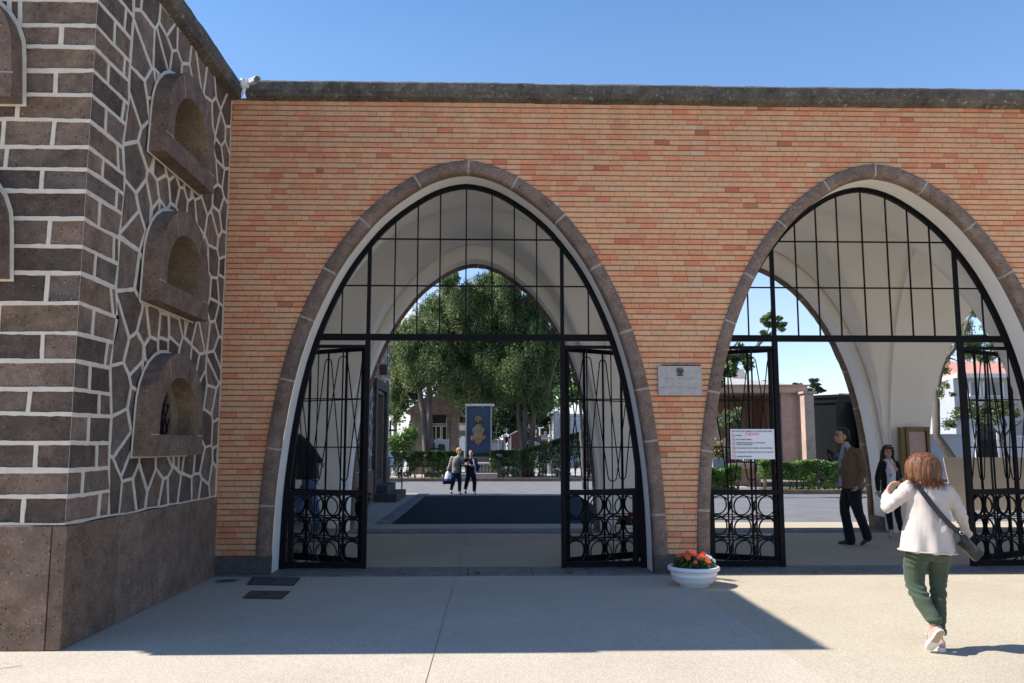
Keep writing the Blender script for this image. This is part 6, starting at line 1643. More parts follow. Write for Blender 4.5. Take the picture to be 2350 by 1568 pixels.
b.loft([(q(1098, 974, .06), S_(5.5), .10), (q(1098, 982, .08), S_(11.5), .15), (q(1097, 990, .08), S_(13.5), .19), (q(1098, 998, .08), S_(11), .22), (q(1098, 1006, .08), S_(13), .21), (q(1098, 1009, .06), S_(15), .14)], 16)
b.ball(q(1101.5, 974, .22), (S_(2.2), .07, S_(2.6)), 10); b.tube([q(1101, 978, .22), q(1100, 986, .24), q(1095, 990, .22)], S_(2.9), 8)
b.tube([q(1086, 984, .1), q(1089, 991, .18), q(1098, 989, .26)], S_(3.2), 8); b.tube([q(1110, 984, .1), q(1108, 992, .18), q(1100, 991, .26)], S_(3.2), 8)
for (x, y, xe, ye, w) in ((1086, 1002, 1081, 1012, 5), (1110, 1002, 1116, 1003, 4.5), (1112, 1003, 1115, 1001, 3), (1090, 1005, 1082, 1012, 4), (1094, 1006, 1092, 1020, 5), (1098, 1006, 1098, 1024, 5), (1103, 1006, 1102, 1018, 5), (1107, 1005, 1108, 1010, 5), (1111, 1004, 1113, 1003, 4)):
    b.tube([q(x, y, .1), q((x+xe)/2, (y+ye)/2, .14), q(xe, ye, .05)], [S_(w), S_(w*.75), S_(.9)], 8)
for k in range(9):
    a = -1.1+2.2*k/8; b.tube([q(1098+math.sin(a)*10, 998, .22), q(1098+math.sin(a)*13, 1007, .24), q(1098+math.sin(a)*11, 1014-abs(a)*4, .12)], S_(1.1), 6)
me_ = fuse('relief_figure', type('o', (), {'v': [tuple(Vector(v)-Vector(sh.location)) for v in b.v], 'f': b.f})(), gold, sh, .014, 1)
b = MB()
for k in range(10):
    a = math.pi*(1.12-1.24*k/9); c = q(1098+17*math.cos(a), 967-20*math.sin(a)); b.prism([(c.x+S_(1.3 if j % 2 == 0 else .55)*math.cos(math.pi/2+j*math.pi/5), c.z+S_(1.3 if j % 2 == 0 else .55)*math.sin(math.pi/2+j*math.pi/5)) for j in range(10)], YS_+.03, YS_+.058, MX)
b.build('star_circle', gold, sh)
# balustrade in front of the shrine
bl = thing('balustrade', 'low stone balustrade at the foot of the blue shrine', 'balustrade', (at(1100, 1090, 41.3).x, 41.3, .06)); xa, xb = at(1066, 1090, 41.3).x, at(1136, 1090, 41.3).x
b = MB(); b.cbox(((xa+xb)/2, 41.3, .80), (xb-xa, .26, .09), bev=.015); b.build('handrail', M['marble'], bl)
b = MB(); b.cbox(((xa+xb)/2, 41.3, .22), (xb-xa, .28, .12), bev=.015); b.build('base_rail', M['concrete'], bl)
k = xa+.1
while k < xb:
    b = MB(); b.smooth = True; b.lathe([(.03, .28), (.055, .31), (.035, .36), (.075, .48), (.045, .62), (.03, .68), (.055, .73), (.05, .755)], (k, 41.3, 0), 10); b.build('baluster', M['concrete'], bl); k += .165
b = MB(); b.cbox((at(1095, 1090, 40.3).x, 40.35, .20), (1.9, .45, .30), bev=.01); tag(b.build('stone_bench', M['concrete']), 'plain low stone bench between the kerb and the balustrade', 'bench')
# ------------------------------------------------------------------ mausoleum with pediment
YMz = 47.0; u = upm(YMz); mz = thing('mausoleum', 'brown stone family mausoleum with low pediment behind the twin-stemmed conifer', 'tomb', (at(1000, 1080, YMz).x, YMz, 0))
xl, xr = at(941, 1000, YMz).x, at(1048, 1000, YMz).x; zt = at(1000, 950, YMz).z; zl = at(1000, 941, YMz).z; dl, dr = at(985, 1000, YMz).x, at(1026, 1000, YMz).x; dz = at(1000, 952, YMz).z
def block_mat():
    m, N, L, P = newmat('ashlar_brown'); P.inputs['Roughness'].default_value = .85
    o = N.new('ShaderNodeTexCoord').outputs['Object']; mp = N.new('ShaderNodeMapping'); mp.inputs['Rotation'].default_value = (math.pi/2, 0, 0); L.new(o, mp.inputs[0])
    k = N.new('ShaderNodeTexBrick'); k.inputs['Scale'].default_value = 1; k.inputs['Brick Width'].default_value = .75; k.inputs['Row Height'].default_value = .42; k.inputs['Mortar Size'].default_value = .008
    k.inputs['Color1'].default_value = (.16, .115, .09, 1); k.inputs['Color2'].default_value = (.21, .155, .125, 1); k.inputs['Mortar'].default_value = (.09, .07, .06, 1); L.new(mp.outputs[0], k.inputs[0])
    L.new(mixc(N, L, .5, k.outputs[0], mixc(N, L, 1.0, k.outputs[0], noisen(N, L, o, 6, 6, .7), 'OVERLAY')), P.inputs['Base Color']); return m
ash = block_mat()
b = MB(); b.box(xl, dl, YMz, YMz+4.5, 0, zt); b.box(dr, xr, YMz, YMz+4.5, 0, zt); b.box(dl, dr, YMz+.8, YMz+4.5, 0, zt); b.box(dl, dr, YMz, YMz+.8, dz, zt); b.build('wall', ash, mz)
b = MB(); b.box(xr-.28, xr+.06, YMz-.10, YMz-.002, 0, zt-.001); b.box(dr-.02, dr+.10, YMz-.03, YMz-.001, 0, dz+.1); b.build('pilaster', ash, mz)
xm = (xl+xr)/2; b = MB(); b.prism([(xl-.25, zt+.12), (xl-.25, zt+.0), (xr+.28, zt+.0), (xr+.28, zt+.12), (xm+.4, zt+.95), (xm-.4, zt+.95)], YMz-.22, YMz+4.6, MX); b.build('roof', M['tuff_plain'], mz)
b = MB(); b.box(xl, xr+.04, YMz-.12, YMz-.001, zl-.02+.0, zt-.001); lt = b.build('lintel', ash, mz)
o = text('SIRENNA', 'inscription', .34, Matrix.Identity(4), pm('pale_letters', (.50, .46, .38), .7), mz, bold=.004); W_ = wloc(mz); f = face(at(996, 947, YMz).x, YMz-.135, zl+.08)
for q_ in o.data.vertices: q_.co = f @ Vector((q_.co.x+W_.x, q_.co.y+W_.y, q_.co.z+W_.z))-W_
b = MB(); b.box(dl, dr, YMz+.35, YMz+.40, 0, dz); dd = b.build('door', M['glass_dark'], mz)
b = MB(); zmid = at(1000, 979, YMz).z
for xx in (dl, dl+.33, dl+.66, dr-.40, dr-.06): b.box(xx, xx+.05, YMz+.28, YMz+.345, 0, zmid)
b.box(dl, dr, YMz+.27, YMz+.345, zmid, zmid+.06); b.box(dr-.07, dr-.001, YMz+.275, YMz+.34, zmid+.062, dz-.15); b.box(dl, dr, YMz+.27, YMz+.34, zmid+.12, zmid+.17); b.build('door_frame', pm('cream_paint', (.55, .50, .36), .5), dd)
# graves in front
def grave_cross(label, x, ytop, Y, w, h, th, mat, group=None, base=None, yarm=.3):
    c = at(x, ytop, Y); t = thing('grave_cross', label, 'cross', (c.x, Y, .06), 0, group); b = MB(); z1 = c.z; z0 = .06
    b.cbox((c.x, Y, (z0+z1)/2), (th, th*.8, z1-z0), bev=.006); b.cbox((c.x, Y, z1-h*yarm), (w, th*.76, th), bev=.006); b.build('cross', mat, t)
    if base: b = MB(); b.cbox((c.x, Y, .06+base/2), (base*1.4, base*1.1, base), bev=.02); b.build('pedestal', M['concrete'], t)
    return t
dk = pm('dark_cross', (.02, .026, .026), .6)
grave_cross('large dark cross above the bright bush', 941.5, 966, 44.5, .66, 1.7, .10, dk)
grave_cross('dark cross at the edge of the stone building', 896, 966, 43.5, .62, 1.6, .10, dk)
grave_cross('small dark cross in front of the white marble headstone', 996, 1017, 42.6, .42, .9, .09, dk, base=.3)
grave_cross('thin pale crucifix right of the blue shrine', 1139, 981, 49, .42, 1.0, .06, pm('verdigris', (.10, .20, .19), .6), base=.35)
grave_cross('brown wooden cross on a grave right of the blue shrine', 1133.5, 1000, 46, .40, .9, .08, pm('brown_cross', (.10, .06, .04), .7), base=.35)
grave_cross('pale stone cross on the grave near the lamp post', 1252, 990, 52, .55, 1.1, .17, M['concrete'], base=.5)
t = thing('headstone', 'white marble headstone with dark portrait panel behind the hedge', 'headstone', (at(1011, 1070, 43.4).x, 43.4, .06)); P0 = [at(x, y, 43.4) for x, y in ((996, 1078), (994, 1040), (992.5, 1010), (1000, 1009), (1010, 1004.6), (1020, 1009), (1031, 1008), (1029, 1040), (1027, 1078))]
b = MB(); b.prism([(p.x, max(.06, p.z)) for p in P0], 43.3, 43.5, MX); b.build('slab', M['marble'], t)
P0 = [at(x, y, 43.2) for x, y in ((1003, 1078), (1006.5, 1020), (1020.5, 1020), (1023.5, 1078))]; b = MB(); b.prism([(p.x, max(.06, p.z)) for p in P0], 43.20, 43.298, MX); pn = b.build('dark_panel', pm('bronze_panel', (.03, .035, .042), .5), t)
b = MB(); b.ball(at(1013, 1030, 43.2), (.10, .05, .16), 12); b.ball(at(1013, 1043, 43.2), (.17, .05, .12), 12); b.build('portrait', pm('bronze_relief', (.06, .065, .07), .5), pn)
def headstone(label, x, y, w, h, Y, mat, inner=None, style=0, group=None):
    c = at(x, y, Y); t = thing('headstone', label, 'headstone', (c.x, Y, .06), 0, group); b = MB(); zt_ = c.z; z0 = max(.06, zt_-h)
    if style == 0: b.cbox((c.x, Y, (zt_+.06)/2), (w, .25, zt_-.06), bev=.02)
    elif style == 1: b.prism([(c.x-w/2, .06), (c.x+w/2, .06), (c.x+w/2, zt_-.2), (c.x, zt_), (c.x-w/2, zt_-.2)], Y-.12, Y+.12, MX)
    b.cbox((c.x, Y-.1, .14), (w*1.25, .7, .16), bev=.02); b.build('slab', mat, t)
    if inner: b = MB(); b.cbox((c.x, Y-.135, zt_-h*.38), (w*.7, .02, h*.5)); b.build('panel', inner, t)
    return t
headstone('grey framed headstone with a white marble panel beside the blue shrine', 1137, 1010, .95, 1.2, 45.0, M['concrete'], M['marble'])
headstone('pale pointed headstone left of the white grave chapel', 1156, 1012, .5, .9, 47, M['marble'], None, 1)
headstone('broad pale headstone beside the lamp post', 1226, 1012, .75, .8, 48, M['marble'], M['concrete'], 1)
headstone('low grey headstone right of the lamp post', 1253, 1006, .8, 1.0, 50, M['concrete'], M['tuff_dark'])
headstone('white headstone behind the left hedge', 1045, 1062, .6, .7, 43.2, M['marble'])
headstone('pale headstone among the bushes at the left end of the hedge', 902, 1000, .6, 1.5, 46, M['marble'], None, 1)
def statue(label, x, ytop, h, Y, mat, name='statue'):
    c = at(x, ytop, Y); t = thing(name, label, 'statue', (c.x, Y, .06)); z = c.z; b = MB(); X = c.x
    b.ball((X, Y, z-.07*h), (.055*h, .055*h, .07*h), 12); b.loft([((X, Y, z-h), .17*h, .13*h), ((X, Y, z-.7*h), .14*h, .11*h), ((X, Y, z-.45*h), .12*h, .10*h), ((X, Y, z-.22*h), .15*h, .09*h), ((X, Y, z-.15*h), .06*h, .06*h)]); b.tube([(X-.13*h, Y, z-.22*h), (X-.17*h, Y-.05*h, z-.38*h), (X-.03*h, Y-.14*h, z-.35*h)], .035*h, 8); b.tube([(X+.13*h, Y, z-.22*h), (X+.17*h, Y-.05*h, z-.38*h), (X+.03*h, Y-.14*h, z-.33*h)], .035*h, 8)
    b.v = [tuple(Vector(v)-Vector(t.location)) for v in b.v]; fuse('figure', b, mat, t, .02, 2, folds(.008, (14, 14, 4)))
    b = MB(); b.cbox((X, Y, (z-h+.06)/2), (.34*h, .34*h, z-h-.06), bev=.02); b.build('pedestal', M['concrete'], t)
statue('white robed statue on a grave right of the blue shrine', 1147, 1005, .72, 44.2, M['marble'])
statue('small white statue in front of the white grave chapel', 1165, 1014, .5, 45.2, M['marble'])
statue('pale stone figure on a grave left of the white building', 1262, 992, .75, 47.5, M['concrete'])
# white grave chapel, red gabled tomb
t = thing('grave_chapel', 'small white grave chapel with a cross on its roof and dark opening', 'tomb', (at(1161, 1040, 50).x, 50, 0)); xa, xb, zt = at(1154.5, 1010, 50).x, at(1170, 1010, 50).x, at(1160, 1003, 50).z
b = MB(); b.box(xa, xa+.12, 50, 51.5, 0, zt); b.box(xb-.12, xb, 50, 51.5, 0, zt); b.box(xa+.12, xb-.12, 51, 51.5, 0, zt-.001); b.box(xa-.05, xb+.05, 49.9, 51.6, zt+.001, zt+.12); b.prism([(xa+.02, zt+.121), (xb-.02, zt+.121), ((xa+xb)/2, zt+.22)], 49.95, 51.5, MX); b.build('wall', M['wall_white'], t)
b = MB(); xm = (xa+xb)/2; b.box(xm-.02, xm+.02, 50, 50.04, zt+.22, zt+.55); b.box(xm-.10, xm+.10, 50, 50.038, zt+.40, zt+.44); b.build('roof_cross', M['wall_grey'], t)
b = MB(); b.box(xa+.12, xb-.12, 50.4, 50.45, 0, zt-.1); b.build('door', M['dark'], t)
t = thing('gabled_tomb', 'dark red gabled tomb with white roof edge behind the right hedge', 'tomb', (at(1185, 1040, 48).x, 48, 0)); xa, xb = at(1171, 1010, 48).x, at(1206, 1010, 48).x; z1, z2 = at(1170, 1001, 48).z, at(1190, 990, 48).z; xm = (xa+xb)/2
b = MB(); b.prism([(xa, 0), (xb, 0), (xb, z1), (xm, z2), (xa, z1)], 48, 51, MX); b.build('wall', pm('red_stone', (.16, .065, .05), .7, var=.15), t)
b = MB(); b.prism([(xa-.1, z1-.02), (xm, z2+.001), (xm, z2+.07), (xa-.1, z1+.06)], 47.9, 51.1, MX); b.prism([(xb+.1, z1-.02), (xb+.1, z1+.06), (xm+.001, z2+.07), (xm+.001, z2+.001)], 47.9, 51.1, MX); b.build('roof', M['wall_white'], t)
b = MB(); b.box(xa-.001, xa+.06, 47.95, 48-.001, 0, z1); b.build('edge_strip', M['wall_white'], t)
t = thing('headstone', 'two low white pointed stones in front of the red gabled tomb', 'headstone', (at(1185, 1040, 44).x, 44, .06))
b = MB(); p = [at(x, y, 44) for x, y in ((1174, 1036), (1177, 1029.5), (1187, 1034.5), (1194, 1028.5), (1196, 1036))]; b.prism([(q_.x, q_.z) for q_ in p]+[(p[-1].x, .06), (p[0].x, .06)], 43.9, 44.1, MX); b.build('slab', M['marble'], t)
t = thing('lamp_post', 'dark slim lamp post with a pale two-armed top beyond the right hedge', 'lamp post', (at(1239, 1040, 49).x, 49, .06)); c = at(1239, 982, 49)
b = MB(); b.tube([(c.x, 49, .06), (c.x, 49, at(1239, 1000, 49).z)], .07, 10); b.build('pole', M['dark'], t)
b = MB(); b.tube([(c.x, 49, at(1239, 1000, 49).z), (c.x, 49, c.z)], .05, 8); b.tube([(c.x-.10, 49, c.z-.02), (c.x, 49, c.z), (c.x+.12, 49, c.z-.02), (c.x+.2, 49, c.z+.05)], .03, 6); b.build('lamp_head', M['wall_white'], t)
# white buildings behind
def block_building(label, x0, x1, ytop, Y, D, wallm, name='building', wins=(), roof=None, side=True, loc=None, door=None):
    a, c = at(x0, ytop, Y), at(x1, ytop, Y); t = thing(name, label, 'building', ((a.x+c.x)/2, Y, 0)); b = MB(); b.box(a.x, c.x, Y, Y+D, -.01, a.z); b.build('wall', wallm, t)
    for (wx0, wy0, wx1, wy1, m_) in wins:
        p, q_ = at(wx0, wy0, Y), at(wx1, wy1, Y); b = MB(); b.box(p.x, q_.x, Y-.03, Y+.05, q_.z, p.z); w = b.build('window', m_, t)
        b = MB(); n = 7
        for k in range(n+1): z_ = q_.z+(p.z-q_.z)*k/n; b.box(p.x+.02, q_.x-.02, Y-.05, Y-.031, z_-.01, z_+.012)
        b.box(p.x-.06, p.x, Y-.06, Y-.001, q_.z-.05, p.z+.05); b.box(q_.x, q_.x+.06, Y-.06, Y-.001, q_.z-.05, p.z+.05); b.build('frame', M['wall_white'], w)
    if roof: roof(t, a, c)
    return t, a, c
block_building('white block building behind the right conifer', 1273, 1290, 945, 64, 6, M['wall_white'])
block_building('pale grey panelled building behind the magnolia', 1291, 1420, 950, 63, 8, tile_mat('grey_panels', (.45, .46, .48), (.52, .53, .55), .8), wins=((1325, 993, 1342, 1008, M['tuff_dark']),))
def rf(t, a, c):
    b = MB(); b.box(a.x-.1, c.x+.1, 69.6, 70.0, a.z-.1, a.z+.35); b.build('cornice', pm('ochre_band', (.52, .22, .09), .8), t)
block_building('far pale tiled building with orange band seen beside the mausoleum', 1030, 1056, 932, 72, 8, tile_mat('pale_tiles', (.42, .47, .55), (.50, .55, .62), .9))
bb = block_building('low white portico with arched opening between mausoleum and shrine', 1049, 1072, 976, 55, 5, M['wall_white'])
b = MB(); a, c = at(1049, 973, 55), at(1072, 973, 55); b.box(a.x-.2, c.x+.2, 54.7, 58, a.z-.08, a.z+.05); b.build('roof', M['roof_tile'], bb[0])
b = MB(); a, c = at(1050, 989, 55), at(1072, 1100, 55); P_ = [(c.x, 0), (a.x, 0), (a.x, a.z), (c.x, a.z)]; b.prism(P_, 54.93, 54.995, MX); b.build('shade_panel', pm('brown_shade', (.16, .12, .08), .9), bb[0])  # flat brown panel painting the shadow under the portico roof
b = MB(); cc = at(1064, 1012, 55); rr_a = 10*upm(55); b.prism([(cc.x-rr_a, 0)]+[(cc.x+rr_a*math.cos(math.pi*(1-k/12)), cc.z+rr_a*1.1*math.sin(math.pi*k/12)) for k in range(13)]+[(cc.x+rr_a, 0)], 54.86, 54.925, MX); b.build('arched_panel', M['wall_white'], bb[0])
t = thing('brick_column', 'orange tiled pillar of the far building beside the mausoleum', 'pillar', (at(1050, 1000, 66).x, 66, 0)); a = at(1044, 936, 66); c = at(1053, 936, 66)
b = MB(); b.box(a.x, c.x, 66, 66.8, 0, a.z); b.build('shaft', pm('orange_tiles', (.50, .20, .08), .8, var=.1), t); b = MB(); b.box(a.x-.08, c.x+.08, 65.92, 66.9, a.z+.001, a.z+.25); b.build('capital', M['concrete'], t)
b = MB(); c = at(1376, 1078, 36.5); b.cbox((c.x, 36.5, .55), (.26, .2, 1.1), bev=.02); b.cbox((c.x, 36.5, 1.12), (.32, .26, .05), bev=.01); t = tag(b.build('white_pillar', M['wall_white']), 'short white marker pillar at the road edge beside the right pier', 'pillar')
# white bundle on the handrail
b = MB(); c = at(891, 1048, 29.1); b.loft([(c+Vector((0, 0, -.30)), .16, .12), (c+Vector((.0, 0, -.1)), .20, .14), (c+Vector((-.02, 0, .05)), .13, .1), (c+Vector((0, 0, .14)), .08, .07)]); hold = thing('plastic_bundle', 'white plastic bundle hanging at the handrail of the stone building', 'bag', (c.x, 29.1, c.z-.3)); b.v = [tuple(Vector(v)-Vector(hold.location)) for v in b.v]; fuse('bundle', b, pm('bundle_white', (.7, .72, .75), .6), hold, .02, 1, folds(.03, (9, 9, 9)))
# ------------------------------------------------------------------ garden seen through the right arch: pink tomb
YK = 33.6; pk = thing('pink_tomb', 'open pink granite tomb with flat roof, truncated pyramid top and raised platform', 'tomb', (at(1745, 1070, YK).x, YK, .05))
g_ = lambda x, y, Y=YK: at(x, y, Y)
xl, xr = g_(1640, 900).x, g_(1849, 900).x; zr1, zr0 = g_(1750, 885).z, g_(1750, 902).z; zp = g_(1750, 1064).z
b = MB(); b.box(xl-.3, xr, YK-.2, YK+4.2, zr0, zr1-.03); b.box(xl-.4, xr+.09, YK-.3, YK+4.3, zr1-.029, zr1+.02); b.build('roof_slab', M['pink_granite'], pk)
xa = g_(1792, 900).x
b = MB(); b.box(xa, xr-.35, YK+.0, YK+3.9, zp, zr0-.001); b.box(xr-.35, xr+.02, YK-.75, YK+.5, zp-.1, zr0-.07); b.box(xl+.1, xa-.001, YK+3.4, YK+3.9, zp, zr0-.001); b.box(xl-.2, xl+.10, YK, YK+3.9, zp, zr0-.001); b.build('wall', M['pink_granite'], pk)
b = MB(); b.box(xr-.42, xr+.12, YK-.85, YK-.31, zr0-.068, zr0+.02); b.build('pillar_cap', M['pink_granite'], pk)
b = MB(); b.box(xl-.15, xa+.05, YK-.35, YK+3.9, zp-.20, zp); b.box(xl+.2, xa-.9, YK+.1, YK+3.5, .05, zp-.2); b.build('platform', M['pink_granite'], pk)
xm = g_(1728, 900).x; zt1, zt2 = g_(1728, 871, YK+2).z, g_(1728, 857, YK+2).z
b = MB(); b.add([(xl+.1, YK-.1, zr1+.021), (xr-.4, YK-.1, zr1+.021), (xr-.4, YK+4, zr1+.021), (xl+.1, YK+4, zr1+.021), (xm-.33, YK+1.7, zt1), (xm+.33, YK+1.7, zt1), (xm+.33, YK+2.4, zt1), (xm-.33, YK+2.4, zt1)], [(0, 1, 5, 4), (1, 2, 6, 5), (2, 3, 7, 6), (3, 0, 4, 7)])
b.add([(xm-.31, YK+1.7, zt1-.02), (xm+.31, YK+1.7, zt1-.02), (xm+.31, YK+2.4, zt1-.02), (xm-.31, YK+2.4, zt1-.02), (xm-.20, YK+1.85, zt2+.18), (xm+.20, YK+1.85, zt2+.18), (xm+.20, YK+2.25, zt2+.18), (xm-.20, YK+2.25, zt2+.18)], [(0, 1, 5, 4), (1, 2, 6, 5), (2, 3, 7, 6), (3, 0, 4, 7), (4, 5, 6, 7)]); b.build('roof_pyramid', M['concrete'], pk)
t = thing('flower_arrangement', 'white and green flower arrangement on the platform of the pink tomb', 'flowers', (g_(1728, 1058).x, YK+.2, zp)); r = np.random.default_rng(8)
pos = np.array([g_(1728, 1058).x, YK+.2, zp+.12])+r.normal(size=(420, 3))*[.22, .10, .07]; V, F = leaves(420, pos, .09, r); fast_mesh('foliage', V, F, M['hedge'], t, r.uniform(0, 1, 420))
pos = np.array([g_(1728, 1058).x, YK+.12, zp+.16])+r.normal(size=(160, 3))*[.22, .10, .06]; V, F = leaves(160, pos, .08, r, aspect=1.1); fast_mesh('blossoms', V, F, pm('white_petals', (.75, .73, .68), .6), t)
for k, (x, lab) in enumerate(((1690, 'small orange grave candle at the left of the pink tomb platform'), (1747, 'small orange grave candle right of the white flowers on the pink tomb'))):
    b = MB(); c = g_(x, 1060, YK+.25); b.lathe([(0, 0), (.05, 0), (.05, .18), (.035, .2), (0, .2)], (c.x, YK+.25, zp), 12); tag(b.build('grave_candle', pm('candle_glass', (.55, .22, .05), .4)), lab, 'candle')
# black tomb
YB_ = 37.5; bk = thing('black_tomb', 'polished black granite tomb with pale marble corner pilaster', 'tomb', (at(1910, 1070, YB_).x, YB_, .05)); h_ = lambda x, y, Y=YB_: at(x, y, Y)
xa, xc, xe = h_(1851, 960).x, h_(1919, 960, YB_).x, h_(1972, 960).x; za = h_(1919, 906).z
b = MB(); P_ = [(xa-1.2, YB_+3.2), (xc, YB_), (xe, YB_+.4), (xe+1.5, YB_+3.5), (xa, YB_+6)]
b.prism(P_, .05, za-.35); b.build('wall', M['black_granite'], bk)
b = MB(); cx_, cy_ = (xa+xe)/2, YB_+2.5; b.prism([(cx_+(p[0]-cx_)*1.06, cy_+(p[1]-cy_)*1.06) for p in P_], za-.349, za-.12); b.prism([(cx_+(p[0]-cx_)*1.12, cy_+(p[1]-cy_)*1.12) for p in P_], za-.119, za); b.build('cornice', M['black_granite'], bk)
b = MB(); b.prism([(cx_+(p[0]-cx_)*1.14, cy_+(p[1]-cy_)*1.14) for p in P_], za+.001, za+.05); b.build('roof_edge', M['marble'], bk)
c0, c1 = at(1972, 960, YB_+.1).x, at(1997, 960, YB_+.1).x
b = MB(); z_ = .05; zz = h_(1985, 905).z; k = 0
while z_ < zz: b.cbox(((c0+c1)/2, YB_-.0, z_+.30), (c1-c0, .5, .585), bev=.01); z_ += .61; k += 1
b.build('marble_pilaster', pm('grey_marble', (.40, .38, .35), .5, c2=(.62, .60, .56), vscale=3, stretch=(4, 4, 1)), bk)
b = MB(); b.box(c0+.03, c1-.03, YB_-.22, YB_+.2, .05, zz-.05); b.build('dark_joint', M['dark'], bk)
b = MB(); b.box(c1+.002, c1+1.2, YB_-.1, YB_+3, .05, zz); b.build('side_wing', M['black_granite'], bk)
t = thing('flower_arrangement', 'pale dried flowers at the foot of the black tomb', 'flowers', (h_(1930, 1060).x, YB_-.5, .9)); pos = np.array([h_(1932, 1050).x, YB_-.5, h_(1932, 1050).z])+r.normal(size=(500, 3))*[.38, .12, .10]; V, F = leaves(500, pos, .10, r); fast_mesh('foliage', V, F, leaf_mat('dried', [(0, (.12, .10, .07)), (1, (.34, .28, .2))]), t, r.uniform(0, 1, 500))
b = MB(); b.box(h_(1915, 1058).x, h_(1950, 1058).x, YB_-.65, YB_-.35, .05, h_(1932, 1058).z); b.build('planter', M['black_granite'], t)
# pale small tree, geraniums, magnolia branch, conifers beyond
t = thing('small_tree', 'small pale-leaved tree beside the pink tomb', 'tree', (g_(1668, 1070, 31.2).x, 31.2, .05)); c = g_(1672, 955, 31.2)
trunk(t, [([Vector((c.x-.1, 31.2, 0)), Vector((c.x-.2, 31.2, 1.4)), Vector((c.x, 31.2, c.z))], [.05, .04, .02]), ([Vector((c.x-.2, 31.2, 1.2)), Vector((c.x-.5, 31.2, c.z+.2))], [.03, .015])])
crown('crown', t, blob_clumps(random.Random(3), c, (.52, .5, .52), 9, .5), 3800, .085, M['shrub_pale'], 31, 2.0)
t = thing('potted_geranium', 'geranium with pink flowers on a grey pedestal left of the pink tomb', 'plant', (g_(1645, 1065, 32).x, 32, .05)); c = g_(1645, 1034, 32)
b = MB(); b.cbox((c.x, 32, (c.z-.25)/2), (.45, .4, c.z-.3), bev=.02); b.build('pedestal', M['wall_grey'], t); pos = np.array([c.x, 32, c.z])+r.normal(size=(900, 3))*[.20, .15, .17]; V, F = leaves(900, pos, .08, r, aspect=1.4); fast_mesh('foliage', V, F, M['hedge_light'], t, r.uniform(0, 1, 900))
pos = np.array([c.x, 31.9, c.z+.12])+r.normal(size=(70, 3))*[.20, .12, .12]; V, F = leaves(70, pos, .08, r, aspect=1.1); fast_mesh('blossoms', V, F, pm('pink_petals', (.70, .18, .28), .6), t)
YB2 = 27.5; t = thing('magnolia_tree', 'magnolia branches with large glossy leaves against the sky over the pink tomb', 'tree', (at(1560, 1080, YB2).x, YB2, 0)); m_ = lambda x, y, dy=0: at(x, y, YB2+dy)
trunk(t, [([Vector((m_(1560, 0).x, YB2, 0)), m_(1572, 930), m_(1610, 850), m_(1665, 820), m_(1712, 812), m_(1740, 795), m_(1762, 772), m_(1776, 765)], [.16, .13, .10, .07, .055, .05, .035, .02]), ([m_(1665, 820), m_(1690, 790), m_(1700, 770)], [.04, .03, .015]), ([m_(1610, 850), m_(1650, 862), m_(1680, 866)], [.06, .04, .02]), ([m_(1762, 772), m_(1782, 750), m_(1795, 738)], [.022, .015, .006]), ([m_(1762, 772), m_(1800, 748)], [.02, .008]), ([m_(1740, 795), m_(1748, 768), m_(1752, 760)], [.02, .015, .006]), ([m_(1762, 762), m_(1770, 735), m_(1765, 722)], [.018, .012, .005])])
u = upm(YB2); cl_ = [(m_(x, y).x, YB2+dy, m_(x, y).z, w*u, w*u, h*u) for x, y, w, h, dy in ((1662, 812, 22, 20, 0), (1690, 822, 20, 18, .2), (1655, 850, 20, 24, -.2), (1680, 850, 16, 14, 0), (1712, 822, 14, 14, 0), (1722, 838, 12, 12, .1), (1650, 880, 14, 14, 0), (1700, 800, 12, 10, 0))]
crown('crown', t, cl_, 1500, .17, M['magnolia'], 41, 1.9, .2)
cl_ = [(m_(x, y).x, YB2+dy, m_(x, y).z, w*u, w*u, h*u) for x, y, w, h, dy in ((1754, 733, 10, 11, 0), (1768, 725, 8, 9, 0), (1782, 745, 9, 8, .1), (1796, 748, 9, 11, 0), (1752, 764, 8, 6, 0), (1764, 745, 7, 8, 0), (1788, 730, 7, 7, 0))]
crown('crown', t, cl_, 650, .17, M['magnolia'], 42, 1.7, .2)
def layered_conifer(label, x, y0, y1, w, Y, n, seed, mat='conifer'):
    t = thing('conifer_tree', label, 'tree', (at(x, y1, Y).x, Y, 0)); rr = random.Random(seed); u = upm(Y); cl_ = []
    for k in range(26):
        f = rr.random(); cx = x+rr.uniform(-1, 1)*w*(.25+.75*f); cy = y0+(y1-y0)*f; c = at(cx, cy, Y+rr.uniform(-1, 1)); s = w*u*rr.uniform(.18, .34); cl_.append((c.x, c.y, c.z, s*1.2, s, s*.5))
    crown('crown', t, cl_, n, .16, M[mat], seed, 2.4, .2); trunk(t, [([Vector((at(x, y1, Y).x, Y, 0)), at(x, y0, Y)], [.2, .05])]); return t
layered_conifer('dark conifer top above the black tomb roof, right one of two', 1868, 872, 925, 30, 60, 9000, 51, 'conifer_dark')
layered_conifer('dark conifer top behind the roofs, left of the taller one', 1832, 880, 925, 22, 62, 6000, 52, 'conifer_dark')
layered_conifer('small dark conifer top behind the pyramid of the pink tomb', 1752, 873, 900, 12, 60, 2500, 53, 'conifer_dark')
# ------------------------------------------------------------------ right side: house, trees, board
YHs = 46.0; v_ = lambda x, y, Y=YHs: at(x, y, Y)
hs = thing('white_house', 'two-storey white house with red tiled roof behind the umbrella-shaped tree', 'building', (v_(2260, 1050).x, YHs, 0))
xa, xb, ze = v_(2187, 868).x, v_(2520, 868).x, v_(2187, 868).z
